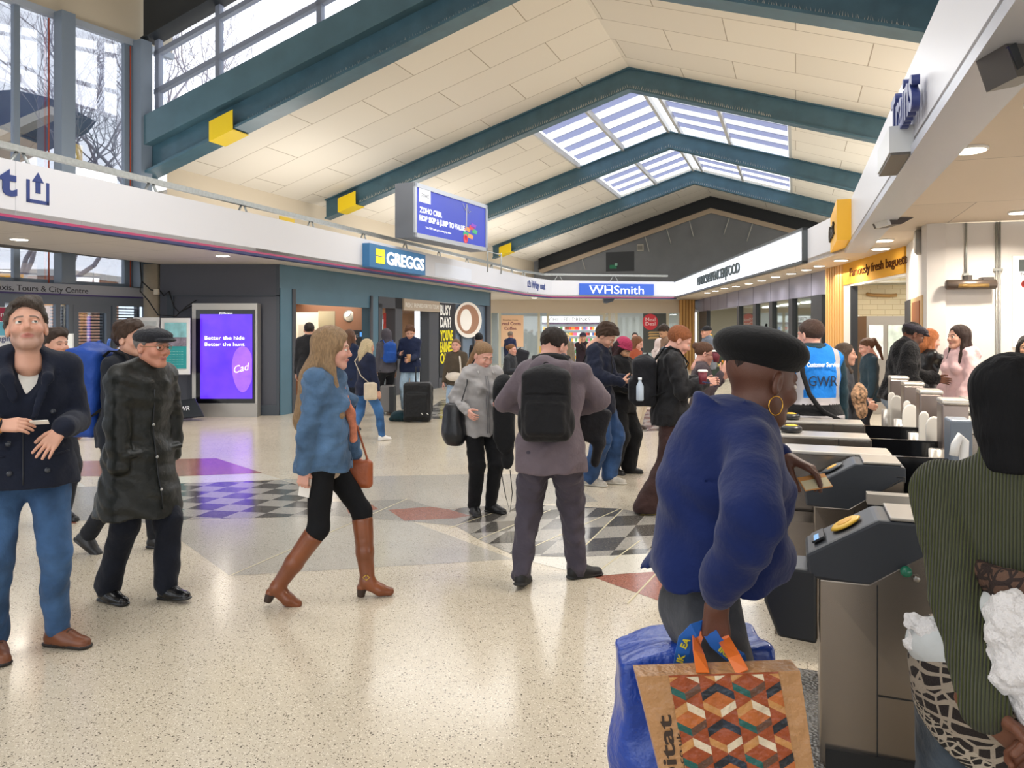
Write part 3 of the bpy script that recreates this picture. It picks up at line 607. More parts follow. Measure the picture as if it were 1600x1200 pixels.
def disc(wall, cx, cy, rx, ry, o, mat, name, parent):
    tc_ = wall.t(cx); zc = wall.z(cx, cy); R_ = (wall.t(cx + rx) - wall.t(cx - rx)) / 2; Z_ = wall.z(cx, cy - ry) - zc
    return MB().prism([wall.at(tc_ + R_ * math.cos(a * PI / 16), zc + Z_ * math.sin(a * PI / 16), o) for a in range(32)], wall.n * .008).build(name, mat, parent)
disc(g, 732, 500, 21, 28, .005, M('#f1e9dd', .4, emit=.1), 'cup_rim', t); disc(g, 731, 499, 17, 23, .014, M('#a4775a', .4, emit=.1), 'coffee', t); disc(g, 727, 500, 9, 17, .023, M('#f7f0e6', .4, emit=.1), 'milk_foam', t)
# ---- signs on the fascia
def fx(px): return FW.t(px)
t = thing('bakery_sign', 'raised blue sign box with four yellow squares and white capitals', 'sign', FW.px(610, 3.3))
za, zt = FW.z(563, 416), FW.z(563, 373)
FW.box('sign_box', fx(563), fx(652), 3.0, 3.50, M('#2f6590', .35, emit=.25), t, 0, .22)
for i in (0, 1):
    for j in (0, 1):
        a = fx(573) + i * (fx(580.3) - fx(573)); FW.box('yellow_square', a, a + (fx(579.4) - fx(573)), 3.10 + j * .165, 3.245 + j * .165, M('#f5dc2a', .4, emit=.4), t, .22, .235)
text('GREGGS', FW.at(fx(590), 3.11, .222), FW.d, .29, M('#ffffff', .4, emit=.7), width=fx(649) - fx(590), parent=t, depth=.02, bold=.015)
tag(FW.box('blank_panel', fx(678), fx(735), 3.07, 3.42, M('#e3e8f2', .35), None, 0, .03), 'blank pale panel left on the fascia past the blue bakery sign', 'panel')
nav = M('#2b3f7e', .4)
t = thing('way_out_sign', 'large navy lettering and exit symbol on the near white fascia', 'sign', FW.px(40, 3.3, .01))
text('Way out', FW.at(fx(26) - 2.02, 3.2, .0), FW.d, .34, nav, width=2.02, parent=t, depth=.012, bold=.035)
def exit_icon(wall, ta, tb, z0_, z1_, parent, mat=nav, o=0):
    w_ = tb - ta; th = w_ * .14; h_ = z1_ - z0_
    wall.box('exit_symbol', ta, tb, z0_, z0_ + th, mat, parent, o, o + .012); wall.box('exit_symbol', ta, ta + th, z0_, z0_ + h_ * .72, mat, parent, o, o + .012); wall.box('exit_symbol', tb - th, tb, z0_, z0_ + h_ * .72, mat, parent, o, o + .012)
    m_ = (ta + tb) / 2; mb = MB(); mb.prism([wall.at(m_ - w_ * .26, z0_ + h_ * .68, o), wall.at(m_ + w_ * .26, z0_ + h_ * .68, o), wall.at(m_, z1_, o)], wall.n * .012); wall.slab(mb, m_ - w_ * .11, m_ + w_ * .11, z0_ + h_ * .33, z0_ + h_ * .7, o, o + .012); mb.build('exit_symbol', mat, parent)
exit_icon(FW, fx(40.5), fx(76), 3.15, 3.52, t)
F2 = Wall(FP[3], FP[5])
t = thing('way_out_sign', 'small far navy lettering with exit symbol near the fascia bend', 'sign', F2.px(830, 3.3))
exit_icon(F2, F2.t(816.5), F2.t(822), 3.16, 3.42, t, nav, .02 + .16); text('Way out', F2.at(F2.t(823), 3.16, .18), F2.d, .26, nav, width=F2.t(844.5) - F2.t(823), parent=t, depth=.012, bold=.03)
F3 = Wall(FP[5], FP[6])
t = thing('newsagent_sign', 'bright blue shop sign with white serif letters on the far fascia', 'sign', F3.px(962, 3.3))
F3.box('sign_panel', F3.t(905), F3.t(1021), F3.z(962, 461), F3.z(962, 443.5), M('#3159b8', .4, emit=.25), t, 0, .06)
text('WHSmith', F3.px(920, F3.z(962, 459), .062), F3.d, .33, M('#ffffff', .4, emit=.6), width=F3.t(1005) - F3.t(920), parent=t, depth=.01)
se = MB()   # little serifs
for px in (922.5, 928, 934, 940, 951): F3.slab(se, F3.t(px) - .06, F3.t(px) + .08, F3.z(962, 446.4) , F3.z(962, 446.4) + .012, .06, .072)
se.build('lettering', M('#ffffff', .4, emit=.6), t)
MWf = Wall(FP[6], FP[7])
t = thing('food_shop_sign', 'long glowing white light box sign with dark raised capitals', 'sign', MWf.px(1160, 3.2))
MWf.box('light_box', .05, MWf.L - .04, 2.99, 3.58, M('#f4f6fb', .4, emit=1.0, ecol='#f2f6ff'), t, 0, .05)
mb = MB(); MWf.slab(mb, 0, MWf.L, 2.95, 3.0, 0, .1); MWf.slab(mb, 0, MWf.L, 3.58, 3.63, 0, .1); MWf.slab(mb, MWf.L - .06, MWf.L, 2.95, 3.63, 0, .1); mb.build('box_frame', M('#50565a', .4), t)
text('MARKS&SPENCER|FOOD', MWf.px(1093, 3.15, .055), MWf.d, .3, M('#3f4a4c', .5), width=MWf.t(1160) - MWf.t(1093), parent=t, depth=.04, bold=0)
FR = Wall(FP[8], FP[9])
t = thing('trains_sign', 'dark blue raised lettering reading Trains on the near white fascia', 'sign', FR.px(1430, 3.2))
text('Trains', FR.px(1412, 3.1, .04), FR.d, .34, M('#333f78', .4), width=FR.t(1449) - FR.t(1412), parent=t, depth=.05, bold=.02)
t = thing('projecting_sign', 'yellow box sign seen nearly edge on, on the fascia corner', 'sign', FR.px(1330, 3.2))
FR.box('sign_box', FR.t(1306), FR.t(1330), 2.99, 3.60, M('#dca415', .4, emit=.15), t, 0, .2); text('Upper Crust', FR.px(1308, 3.15, .201), FR.d, .28, M('#2d2a26', .5), width=FR.t(1326) - FR.t(1308), parent=t, depth=.03)
# ---- newsagent front facing the hall
NS = Wall(W(765, 32.5, 0), W(1085, 32.5, 0)); n = NS.t
NS.box('wall_newsagent_head', 0, NS.L, 2.38, 2.93, M('#cfc0ab', .6), None, -.2, 0, kind='structure')
mb = MB()
for px in (766, 781, 842, 856, 944, 952, 963, 1043, 1062): NS.slab(mb, n(px) - .05, n(px) + .05, 0, 2.38, -.06, .03)
NS.slab(mb, n(856), n(944), 2.3, 2.38, -.05, .03)
mb.build('trim_7', M('#c9c3ac', .5), kind='structure')
t = thing('window_4', None, None, NS.at(1, 0), kind='structure'); NS.box('window_glass', 0, n(856), 0, 2.38, glass((.93, .97, .97), .1), t, -.03, -.02); NS.box('window_glass', n(944), NS.L, 0, 2.38, glass((.93, .97, .97), .1), t, -.03, -.02)
NS.box('wall_newsagent_back', -1, NS.L + 1, 0, 2.93, M('#c9ccce', .6), None, -5.2, -5.1, kind='structure'); NS.box('ceiling_newsagent', -1, NS.L + 1, 2.55, 2.58, M('#d3d4d2', .6), None, -5.1, -.2, kind='structure')
for k in range(5):
    x_ = .8 + k * 2; o = NS.box('strip_light', x_, x_ + .9, 2.50, 2.545, M('#ffffff', .4, emit=3.5), None, -2.6, -2.4); tag(o, 'white ceiling strip light inside the newsagent shop', 'light', 'newsagent ceiling lights')
area('newsagent_light', NS.at(4.3, 2.45, -2.2), (0, 0, 0), 8, 2.5, 120, NEUT)
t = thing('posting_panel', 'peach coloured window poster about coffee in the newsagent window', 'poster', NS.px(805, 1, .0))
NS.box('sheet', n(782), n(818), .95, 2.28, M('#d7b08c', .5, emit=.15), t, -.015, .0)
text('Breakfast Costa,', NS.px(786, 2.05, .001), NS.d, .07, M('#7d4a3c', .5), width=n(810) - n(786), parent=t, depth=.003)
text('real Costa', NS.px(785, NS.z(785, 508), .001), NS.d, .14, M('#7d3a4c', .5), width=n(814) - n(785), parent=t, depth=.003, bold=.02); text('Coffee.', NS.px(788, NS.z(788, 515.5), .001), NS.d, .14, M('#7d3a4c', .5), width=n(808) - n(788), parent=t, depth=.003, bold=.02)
t = thing('meal_poster', 'dark window poster with a red disc and a sandwich picture', 'poster', NS.px(1022, 1))
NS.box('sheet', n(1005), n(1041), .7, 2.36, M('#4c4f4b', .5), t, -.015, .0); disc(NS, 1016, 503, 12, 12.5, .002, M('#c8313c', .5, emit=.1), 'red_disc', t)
text('Meal', NS.px(1008.5, NS.z(1010, 502), .012), NS.d, .16, M('#f6e9e6', .5), width=n(1024) - n(1008.5), parent=t, depth=.003); text('Deal', NS.px(1008.5, NS.z(1010, 508.5), .012), NS.d, .16, M('#f6e9e6', .5), width=n(1024) - n(1008.5), parent=t, depth=.003)
mb = MB()
for k, (y0_, y1_) in enumerate(((518, 521), (522, 525), (526, 530))): mb.prism([NS.px(1012, NS.z(1012, y1_), .002), NS.px(1031, NS.z(1031, y1_ - 1), .002), NS.px(1029, NS.z(1029, y0_), .002), NS.px(1015, NS.z(1015, y0_), .002)], NS.n * .01)
mb.build('sandwich_picture', M('#c9a469', .5), t)
t = thing('chilled_drinks_unit', 'wide white fronted drinks chiller with shelves of coloured goods', 'chiller', NS.at(3.8, 0, -3))
KS = Wall(NS.px(852, 0, -3.2), NS.px(950, 0, -3.2))
KS.box('header', 0, KS.L, 2.02, 2.3, M('#d9dfe2', .4, emit=.15), t, -.4, 0); KS.box('back_panel', 0, KS.L, 0, 2.02, M('#c3cdd2', .4, emit=.25), t, -.4, -.38); KS.box('price_rail', 0, KS.L, 1.93, 2.02, M('#4d3d55', .5, var=.5, vscale=6), t, -.4, 0)
text('CHILLED DRINKS', KS.at(KS.L * .12, 2.06, .001), KS.d, .19, M('#4b4e52', .5), width=KS.L * .72, parent=t, depth=.004)
cols = ['#c23a3a', '#e2d9cf', '#4a6aa8', '#d9a441', '#5c9a5c', '#d36a92', '#f2efe8', '#7b3f2e', '#e07c2e', '#efeae0']
bx = [MB().box((0, 0, .07), (.13, .09, .14)).build('snack_packet', M(c_, .4, emit=.08)) for c_ in cols]; ub = set()
def put_packet(loc, i, label, group):
    if i in ub: o = bx[i].copy(); C.objects.link(o)
    else: o = bx[i]; ub.add(i)
    o.location = loc; tag(o, label, 'packet', group)
for sh in range(6):
    KS.box('shelf', 0, KS.L, .3 + sh * .27, .32 + sh * .27, M('#dfe4e6', .4), t, -.38, .0)
    for k in range(26): put_packet(KS.at(.1 + k * (KS.L - .2) / 25, .32 + sh * .27, -.1), rb.randrange(len(cols)) if rb.random() < .5 else (sh * 3 + k // 4) % len(cols), 'small coloured drink or snack packet on the chiller shelves', 'goods on the chilled drinks shelves')
for k, (x0_, x1_, y0_, y1_, col, lab) in enumerate(((857, 871, 526, 530, '#d9b53a', 'yellow promotion card in the newsagent doorway'), (857, 871, 548, 556, '#c9402f', 'red promotion card low in the newsagent doorway'), (843, 854, 541, 551, '#d8b14a', 'yellow card in the narrow newsagent window'), (842, 852, 555, 562, '#d23a2c', 'red card at the foot of the narrow newsagent window'))):
    tag(NS.box('promotion_card', n(x0_), n(x1_), NS.z(x0_, y1_), NS.z(x0_, y0_), M(col, .5), None, .04, .06), lab, 'card')
t = thing('wedge_speaker', 'grey wedge speaker fixed under the far soffit', 'speaker', D(953, 470, 30.6)); MB().prism([D(943, 467, 30.7), D(960, 467, 30.7), D(958, 471, 30.7), D(948, 474, 30.7), D(944, 473, 30.7)], (0, .35, 0)).build('case', M('#4c5663', .5), t)
# ---- food shop glass front on the slanting wall
MS = Wall(W(1085, 33.2, 0), W(1293, 16.2, 0)); s = MS.t; m_ms = panels('#7f808e', '#5a5b66', 1.7, 5, .35, .012, 0, 0, .01, 'yz')
MS.box('wall_food_shop_head', s(1083), s(1293), 2.42, 2.93, M('#85869a', .35), None, -.25, 0, kind='structure')
m_bk = M('#24272a', .4); mb = MB()
for px in (1154, 1179.5, 1205, 1236): MS.slab(mb, s(px) - .17, s(px) + .17, 0, 2.42, -.1, .02)
MS.slab(mb, s(1269), s(1286), 0, 2.42, -.15, .03); MS.slab(mb, s(1093), s(1105), 0, 2.42, -.12, .02); MS.slab(mb, s(1154), s(1269), 0, .12, -.1, .02)
mb.build('wall_food_shop_mullions', m_bk, kind='structure')
mb = MB()
for px in (1100, 1110, 1122, 1136, 1154, 1177, 1204, 1233, 1268): MS.slab(mb, s(px) - .01, s(px) + .01, 2.42, 2.93, 0, .006)
mb.build('trim_8', M('#5d5e6b', .5), kind='structure')
t = thing('window_5', None, None, MS.at(10, 0), kind='structure'); MS.box('window_glass', s(1154), s(1293), .1, 2.42, glass((.9, .95, .93), .25), t, -.06, -.05)
MS.box('wall_food_shop_back', s(1083) - 2, s(1293) + .5, 0, 2.93, M('#8f8c80', .6), None, -6.1, -6.0, kind='structure'); MS.box('ceiling_food_shop', s(1083) - 2, s(1293) + .5, 2.62, 2.66, M('#b9b8ac', .6), None, -6, -.25, kind='structure')
MB().obox(MS.at(-.6, 0, -.2), MS.n * -6, MS.d * .1, UP * 2.93).build('wall_food_shop_end', M('#a8a594', .6), kind='structure'); MB().obox(MS.at(s(1293) - 1.0, 0, -.3), MS.n * -6, MS.d * .1, UP * 2.93).build('wall_food_shop_near_end', M('#8f8c80', .6), kind='structure'); MB().obox(NS.at(-.9, 0, -.1), NS.n * -5.1, NS.d * -.1, UP * 2.93).build('wall_newsagent_side', M('#b9bcbe', .6), kind='structure')
area('bakery_light', g.at(3.5, 2.4, -1.4), (0, 0, g_ang), 4, 1.6, 60, WARM); area('bakery_light', g.at(8.5, 2.4, -1.4), (0, 0, g_ang), 4, 1.6, 50, NEUT)
area('food_shop_light', MS.at(8, 2.55, -3), (0, 0, math.radians(86)), 12, 3, 190, NEUT)
for k in range(6):
    o = MS.box('strip_light', 1.5 + k * 2.6, 3.3 + k * 2.6, 2.56, 2.61, M('#ffffff', .4, emit=3.5), None, -2.7, -2.5); tag(o, 'white ceiling strip light inside the glass fronted food shop', 'light', 'food shop ceiling lights')
SHW = Wall(MS.at(s(1150), 0, -2.6), MS.at(s(1290), 0, -2.6))
t = thing('display_shelving', 'long black display shelving of groceries inside the food shop', 'shelving', SHW.at(4, 0, -.3))
SHW.box('back_panel', 0, SHW.L, 0, 1.75, M('#3c3f3f', .5), t, -.4, -.38)
SHW.box('header', 0, SHW.L, 1.75, 2.05, M('#dde4e2', .4, emit=.5), t, -.4, -.1); text('CHILLED DRINKS', SHW.at(SHW.L * .3, 1.82, -.095), SHW.d, .2, M('#4b5654', .5), width=3.4, parent=t, depth=.004)  # glowing header and words stand in for a sign reflected in the glass
for sh in range(5):
    SHW.box('shelf', 0, SHW.L, .3 + sh * .32, .32 + sh * .32, M('#c9cdc9', .4), t, -.38, .0)
    for k in range(34): put_packet(SHW.at(.1 + k * (SHW.L - .2) / 33, .32 + sh * .32, -.1), rb.choice((0, 1, 6, 9, 4, 3, 1, 9, 6, 2)), 'small grocery packet on the food shop shelving', 'groceries on the food shop shelving')
def slats(x0, x1, wall, name, label, z1=2.93, nn=7):
    t = thing(name, label, 'column', wall.px((x0 + x1) / 2, 0)); a, b = wall.t(x0), wall.t(x1)
    wall.box('core', a, b, 0, z1, M('#a9763c', .5), t, -.15, 0); st = (b - a) / nn
    mb = MB()
    for k in range(nn): wall.slab(mb, a + st * (k + .15), a + st * (k + .7), 0, z1, 0, .05)
    mb.build('timber_slats', M('#d9a964', .45, var=.12, vscale=5, stretch=(1, 1, .1)), t); return t
slats(1293, 1320, Wall(W(1293, 16.0, 0), W(1320, 14.95, 0)), 'slatted_column', 'honey coloured timber slatted column beside the baguette shop')
slats(1062, 1086, Wall(W(1062, 32.2, 0), W(1086, 32.2, 0)), 'slatted_column', 'pale timber slatted column at the far shop corner', 2.93, 5)
# flowers outside the food shop
t = thing('flower_stand', 'stand of orange and yellow flowers at the food shop door', 'flowers', W(1118, 25, 0)); fc = t.location
mb = MB()
for k in range(3): mb.box(fc + Vector((0, 0, .3 + k * .42)), (.8, .4, .3))
mb.build('tier_box', M('#2e3a31', .6), t)
rf_ = random.Random(5); mb = MB()
for k in range(3):
    for q in range(26): p = fc + Vector((rf_.uniform(-.38, .38), rf_.uniform(-.24, .1), .5 + k * .42 + rf_.uniform(0, .14))); mb.lathe(p, [(.01, 0), (.05, .03), (.02, .05)], 6, rf_.choice((0, 1, 2, 2)), (rf_.uniform(-.5, .5), -1, .5))
mb.build('bouquet', [M('#d98a2b', .6), M('#e6cf5a', .6), M('#4d6b3a', .7)], t)
# ---- baguette shop
BS = Wall(W(1320, 14.9, 0), W(1416, 11.7, 0)); bt = BS.t
t = thing('baguette_shop_sign', 'mustard yellow shop sign with dark letters about baguettes', 'sign', BS.at(1.5, 2.6))
BS.box('board', 0, BS.L, 2.52, 2.93, M('#e0a63a', .75, spec=.2), t, -.02, .03)
text('Famously fresh baguettes', BS.px(1331, 2.66, .031), BS.d, .16, M('#5a3518', .9, spec=.1), width=(bt(1414) - bt(1331)) * 1.16, parent=t, depth=.012)
BS.box('wall_baguette_jamb', 0, bt(1330), 0, 2.52, M('#dcd8d0', .5), None, -.1, .02, kind='structure')
BS.box('trim_9', bt(1330), bt(1331.6), 0, 2.5, m_dark, None, -.1, .02, kind='structure'); BS.box('trim_10', 0, BS.L, 2.48, 2.52, M('#e9e7e0', .5), None, -.1, .02, kind='structure')
tile = panels('#e8dcb8', '#c9b88f', .3, .11, .2, .006, 0, .5, .04, 'xz')
MB().obox(W(1300, 16.5, 0), (3.2, -.4, 0), (0, .1, 0), (0, 0, 2.9)).build('wall_baguette_tiled', tile, kind='structure')
area('baguette_light', W(1375, 14.6, 2.75), (0, 0, 0), 1.6, 1.6, 26, WARM)
inner('notice_sheet_frame', 'black framed white notice on the tiled wall, upper of the pair', 'frame', 1331, 490, 1352, 516, m_dark, 16.45, .03); inner('notice_sheet', None, None, 1333, 492, 1350, 514, M('#f1efe8', .5), 16.43, .01, bpy.data.objects['notice_sheet_frame'])
inner('red_notice_frame', 'red and black framed menu below the white framed notice', 'frame', 1331, 519, 1352, 548, m_dark, 16.45, .03); o_ = bpy.data.objects['red_notice_frame']; inner('red_sheet', None, None, 1333, 521, 1350, 546, M('#b5474a', .5, var=.3, vscale=12), 16.43, .01, o_)
t = thing('steel_counter', 'stainless steel catering cabinet with glass doors in the baguette shop', 'cabinet', W(1385, 14.9, 0))
inner('cabinet_body', None, None, 1354, 494, 1415, 647, M('#b1aaa0', .3, .7), 15.1, .4, t); inner('cabinet_window', None, None, 1358, 508, 1380, 560, M('#dfe3dc', .3, emit=.2, var=.3, vscale=6), 15.08, .01, t); inner('cabinet_window', None, None, 1388, 508, 1412, 560, M('#c7d2c4', .3, emit=.2, var=.3, vscale=6), 15.08, .01, t)
t = thing('baguette', 'long wooden baguette shape hung high on the tiled wall', 'wall decoration', D(1377, 460, 16.2)); MB().tube([D(1354, 459, 16.35), D(1362, 461, 16.33), D(1390, 462, 16.28), D(1401, 461, 16.26)], .035, 8).build('loaf_shape', M('#b38b52', .6), t)
# ---- white walls at the barriers
WB = Wall(W(1416, 11.7, 0), W(1448, 9.25, 0)); WC = Wall(W(1448, 9.25, 0), Vector((12.6, 7.6, 0)))
m_wall = M('#d8d2cb', .6, var=.03, vscale=2)
WB.box('wall_barrier_return', 0, WB.L, 0, 2.93, m_wall, None, -.2, 0, kind='structure'); WC.box('wall_barrier', 0, WC.L, 0, 2.93, m_wall, None, -.2, 0, kind='structure')
t = thing('wall_clock', 'round clock seen edge on high on the white barrier wall', 'clock', WB.px(1442, WB.z(1442, 378)))
MB().lathe(WB.px(1442, WB.z(1442, 378), .0), [(.14, 0), (.16, .02), (.16, .07), (.14, .09)], 28, 0, WB.n).build('clock_case', M('#8d8a86', .4), t); MB().lathe(WB.px(1442, WB.z(1442, 378), .09), [(.14, 0), (.14, .004)], 28, 0, WB.n).build('clock_face', M('#efece6', .3), t)
t = thing('door_3', None, None, WB.px(1436, 0), kind='structure')
WB.box('door_frame', WB.t(1428), WB.t(1446), 0, 2.08, M('#c9a877', .5), t, 0, .04); WB.box('door_leaf', WB.t(1431), WB.t(1443), 0, 2.02, M('#9a5b2c', .5), t, .04, .05)
tag(WB.box('tall_notice', WB.t(1417), WB.t(1426), WB.z(1420, 520), WB.z(1420, 470), m_dark, None, 0, .03), 'tall thin black frame beside the timber doorway', 'frame')
t = thing('infrared_heater', 'bronze infrared heater hanging on the white barrier wall', 'heater', WC.px(1510, WC.z(1510, 445)))
za_, zb_ = WC.z(1510, 452), WC.z(1510, 439)
MB().tube([WC.px(1472, (za_ + zb_) / 2, .13), WC.px(1474, (za_ + zb_) / 2, .13), WC.px(1548, (za_ + zb_) / 2, .13), WC.px(1550, (za_ + zb_) / 2, .13)], [.045, .06, .06, .045], 14).build('heater_body', M('#5d5148', .35, .5), t)
MB().tube([WC.px(1489, za_ + .035, .175), WC.px(1536, za_ + .035, .175)], .024, 8).build('heating_element', M('#a5854f', .35, .6, bump=.8, bscale=200), t)
WC.box('mount_plate', WC.t(1505), WC.t(1512), zb_ - .02, zb_ + .06, M('#4a423c', .4), t, 0, .15); WC.box('control_box', WC.t(1528), WC.t(1545), zb_ - .01, zb_ + .035, M('#4a423c', .4), t, .02, .16)
for px, lb in ((1508.5, 'thin steel conduit above the infrared heater'), (1556, 'steel conduit, nearer the heater of the upright pair'), (1561, 'steel conduit, further from the heater of the upright pair')):
    zb2 = WC.z(1508, 437) if px < 1520 else 0
    t = thing('conduit', lb, 'conduit', WC.px(px, zb2, .02)); MB().tube([WC.px(px, zb2, .02), WC.px(px, 2.93, .02)], .013, 8).build('pipe', M('#a3a39c', .35, .6), t)
    for zc in (2.35, 1.3) if px > 1520 else (2.3,): MB().obox(WC.px(px, zc, 0) - WC.d * .03, WC.d * .06, WC.n * .036, UP * .03).build('clip', M('#a3a39c', .35, .6), t)
t = thing('rules_poster', 'white framed conditions poster on the white wall beside the conduits', 'poster', WC.px(1595, 1.3))
WC.box('poster_frame', WC.t(1581), WC.t(1650), WC.z(1600, 542), WC.z(1600, 400), M('#eeece8', .4), t, 0, .03); WC.box('paper', WC.t(1589), WC.t(1645), WC.z(1600, 535), WC.z(1600, 406), M('#dddfe4', .5, var=.05), t, .03, .035)
WC.box('dark_header', WC.t(1590), WC.t(1645), WC.z(1600, 424), WC.z(1600, 406), M('#4d5452', .5), t, .035, .04)
text('Travel', WC.px(1592, WC.z(1592, 431), .036), WC.d, .035, M('#3a3d40', .5), parent=t, depth=.002); text('____\n____\n____\n____\n____', WC.px(1592, WC.z(1592, 465), .036), WC.d, .03, M('#8f93a0', .5), parent=t, depth=.002)
MB().lathe(WC.px(1600, WC.z(1600, 444), .036), [(.045, 0), (.045, .003), (.036, .003), (.036, 0)], 24, 0, WC.n).build('prohibition_ring', M('#b5453f', .5), t)
# ---- ceiling lights
LG = M('#fff6e8', .4, emit=7.0)
def downlight(px, py, r, power, label, group, z=SF):
    p = G(px, py, z - .005); t = thing('downlight', label, 'ceiling light', p, group)
    MB().lathe(p - UP * .015, [(r, 0), (r * 1.12, .004), (r * 1.12, .02)], 24).build('trim_ring', M('#e9e6df', .4), t)
    MB().lathe(p - UP * .018, [(r * .96, 0), (r * .98, .003)], 24).build('diffuser', LG, t)
    if power:
        d = bpy.data.lights.new('downlight_lamp', 'AREA'); d.shape = 'DISK'; d.size = r * 1.8; d.energy = power; d.color = (1, .9, .78); d.spread = math.radians(150)
        o = bpy.data.objects.new('downlight_lamp', d); C.objects.link(o); o.location = p - UP * .03
for px, py, r, pw in ((1514, 233, .11, 30), (1593, 331, .1, 30), (1380, 375, .13, 26), (1376, 388, .13, 0), (1314, 406, .12, 18), (1640, 160, .11, 30), (1700, 300, .11, 30)): downlight(px, py, r, pw, 'round recessed ceiling light over the ticket barriers', 'recessed lights over the barriers')
for px, py in ((1280, 415), (1260, 421), (1236, 427), (1212, 432), (1190, 438), (1170, 442.5), (1150, 447), (1132, 450), (1118, 454), (1105, 457)): downlight(px, py, .1, 8, 'small recessed ceiling light along the food shop front', 'recessed lights along the food shop')
for px, py, pw in ((348, 399, 20), (640, 444, 6), (672, 448, 6), (835, 465, 16), (30, 373, 20)): downlight(px, py, .11, pw, 'round recessed ceiling light under the bakery side soffit', 'recessed lights on the bakery side')
# ---- advertising light box standing over the bakery
AD = Wall(W(646, 17.5, 0), W(760, 20.8, 0)); t = thing('advertising_board', 'large blue lit advertising board standing above the bakery sign', 'billboard', AD.at(1, 3.78))
AD.box('case', 0, AD.L, 3.78, 5.03, M('#6b6f76', .45), t, -.5, 0)
mb = MB(); AD.slab(mb, 0, AD.L, 3.78, 3.88, 0, .04); AD.slab(mb, 0, AD.L, 4.93, 5.03, 0, .04); AD.slab(mb, 0, .09, 3.78, 5.03, 0, .04); AD.slab(mb, AD.L - .09, AD.L, 3.78, 5.03, 0, .04); mb.build('face_frame', M('#b9bfc8', .35, .3), t)
AD.box('face', .09, AD.L - .09, 3.88, 4.93, M('#2f3fa8', .4, emit=.35), t, 0, .01)
AD.box('logo_square', .22, .72, 4.62, 4.95, M('#e9ecf2', .4, emit=.3), t, .01, .02)
wt2 = M('#f4f6fa', .4, emit=.4)
text('ZOHO', AD.at(.3, 4.74, .021), AD.d, .09, M('#3a3f4c', .4), width=.34, parent=t, depth=.003)
text('ZOHO CRM.', AD.at(.24, 4.38, .012), AD.d, .13, wt2, width=1.02, parent=t, depth=.004, bold=.03); text('HOP SKIP & JUMP TO VALUE.', AD.at(.24, 4.19, .012), AD.d, .13, wt2, width=2.2, parent=t, depth=.004, bold=.03)
text('The CRM with game-changing value', AD.at(.5, 4.03, .012), AD.d, .05, wt2, width=1.2, parent=t, depth=.003)
for k, (x_, z_, col) in enumerate(((2.62, 4.28, '#c23a4c'), (2.78, 4.2, '#3aa06a'), (2.4, 4.22, '#e08a3a'), (2.3, 4.09, '#2f9a6a'), (2.55, 4.05, '#e58f4a'), (2.72, 4.34, '#7a3ab0'))):
    MB().prism([AD.at(x_, z_, .012), AD.at(x_ + .26, z_ - .03, .012), AD.at(x_ + .32, z_ + .07, .012), AD.at(x_ + .06, z_ + .1, .012)], AD.n * .006).build('picture_block', M(col, .4, emit=.3), t)
MB().tube([AD.at(2.3, 4.88, .015), AD.at(2.42, 4.72, .015), AD.at(2.52, 4.88, .015), AD.at(2.62, 4.68, .015), AD.at(2.72, 4.74, .015)], .012, 5).build('skipping_figure', M('#b9c0d8', .4), t); MB().tube([AD.at(2.5, 4.9, .015), AD.at(2.49, 4.6, .015), AD.at(2.47, 4.2, .015)], .022, 6).build('skipping_figure', M('#c9cddc', .4), t)
MB().lathe(AD.at(2.45, 4.0, .012), [(.12, 0), (.12, .006), (.07, .006), (.07, 0)], 20, 0, AD.n).build('picture_block', M('#c8364a', .4, emit=.3), t)
tag(FW.box('warning_plate', fx(443.5), fx(466), 3.60, 3.70, M('#e8c321', .5), None, -.1, -.08), 'yellow and black warning plate on the fascia top rail', 'sign')
# ---- lattice guard rail along the fascia tops
def lattice(pts, label, step=2.1, z=3.86):
    t = thing('guard_rail', label, 'railing', pts[0] + UP * 3.6); mb = MB()
    for a, b in zip(pts[:-1], pts[1:]):
        d = (b - a).normalized(); nn = Vector((-d.y, d.x, 0)); mb.obox(a + UP * (z - .04) - nn * .04, b - a, nn * .08, UP * .08)
    mb.build('top_rail', m_galv, t); mb = MB()
    for a, b in zip(pts[:-1], pts[1:]): mb.tube([a + UP * 3.5, b + UP * 3.5], .025, 6)
    mb.build('bottom_rail', m_galv, t)
    for a, b in zip(pts[:-1], pts[1:]):
        L_ = (b - a).length; k = .6; d = (b - a).normalized()
        while k < L_ - .3:
            p = a + d * k
            for sg in (-1, 1): MB().tube([p + d * sg * .04 + UP * (z - .04), p + d * sg * .24 + UP * 3.5], .02, 6).build('lattice_strut', m_galv, t)
            k += step
ro = offs(FP[:7], .45); lattice([ro[0], ro[1], ro[3]], 'galvanised lattice guard rail above the bakery side fascia'); lattice([ro[3], ro[4], ro[5], ro[6] - (ro[6] - ro[5]).normalized() * .2], 'galvanised lattice guard rail above the far newsagent fascia', 2.3)
ro2 = offs(FP[:3], 1.0); t = thing('handrail', 'thin upper handrail tube behind the lattice rail near the street wall', 'railing', ro2[1] + UP * 3.6)
MB().tube([ro2[0] + UP * 4.12, ro2[1] + (ro2[2] - ro2[1]) * .02 + UP * 4.12], .018, 6).build('top_rail', m_galv, t)
for k in range(5): p = ro2[1] + (ro2[0] - ro2[1]).normalized() * (1.2 + 2 * k); MB().tube([p + UP * 3.06, p + UP * 4.12], .015, 6).build('post', m_galv, t)
t = thing('end_handrail', 'thin handrail frame behind the advertising board end', 'railing', D(770, 425, 23)); MB().tube([D(762, 393, 22), D(762, 425, 22)], .02, 6).build('post', m_galv, t); MB().tube([D(783, 395, 23), D(783, 428, 23)], .02, 6).build('post', m_galv, t); MB().tube([D(762, 393, 22), D(783, 398, 23)], .015, 6).build('top_rail', m_galv, t)
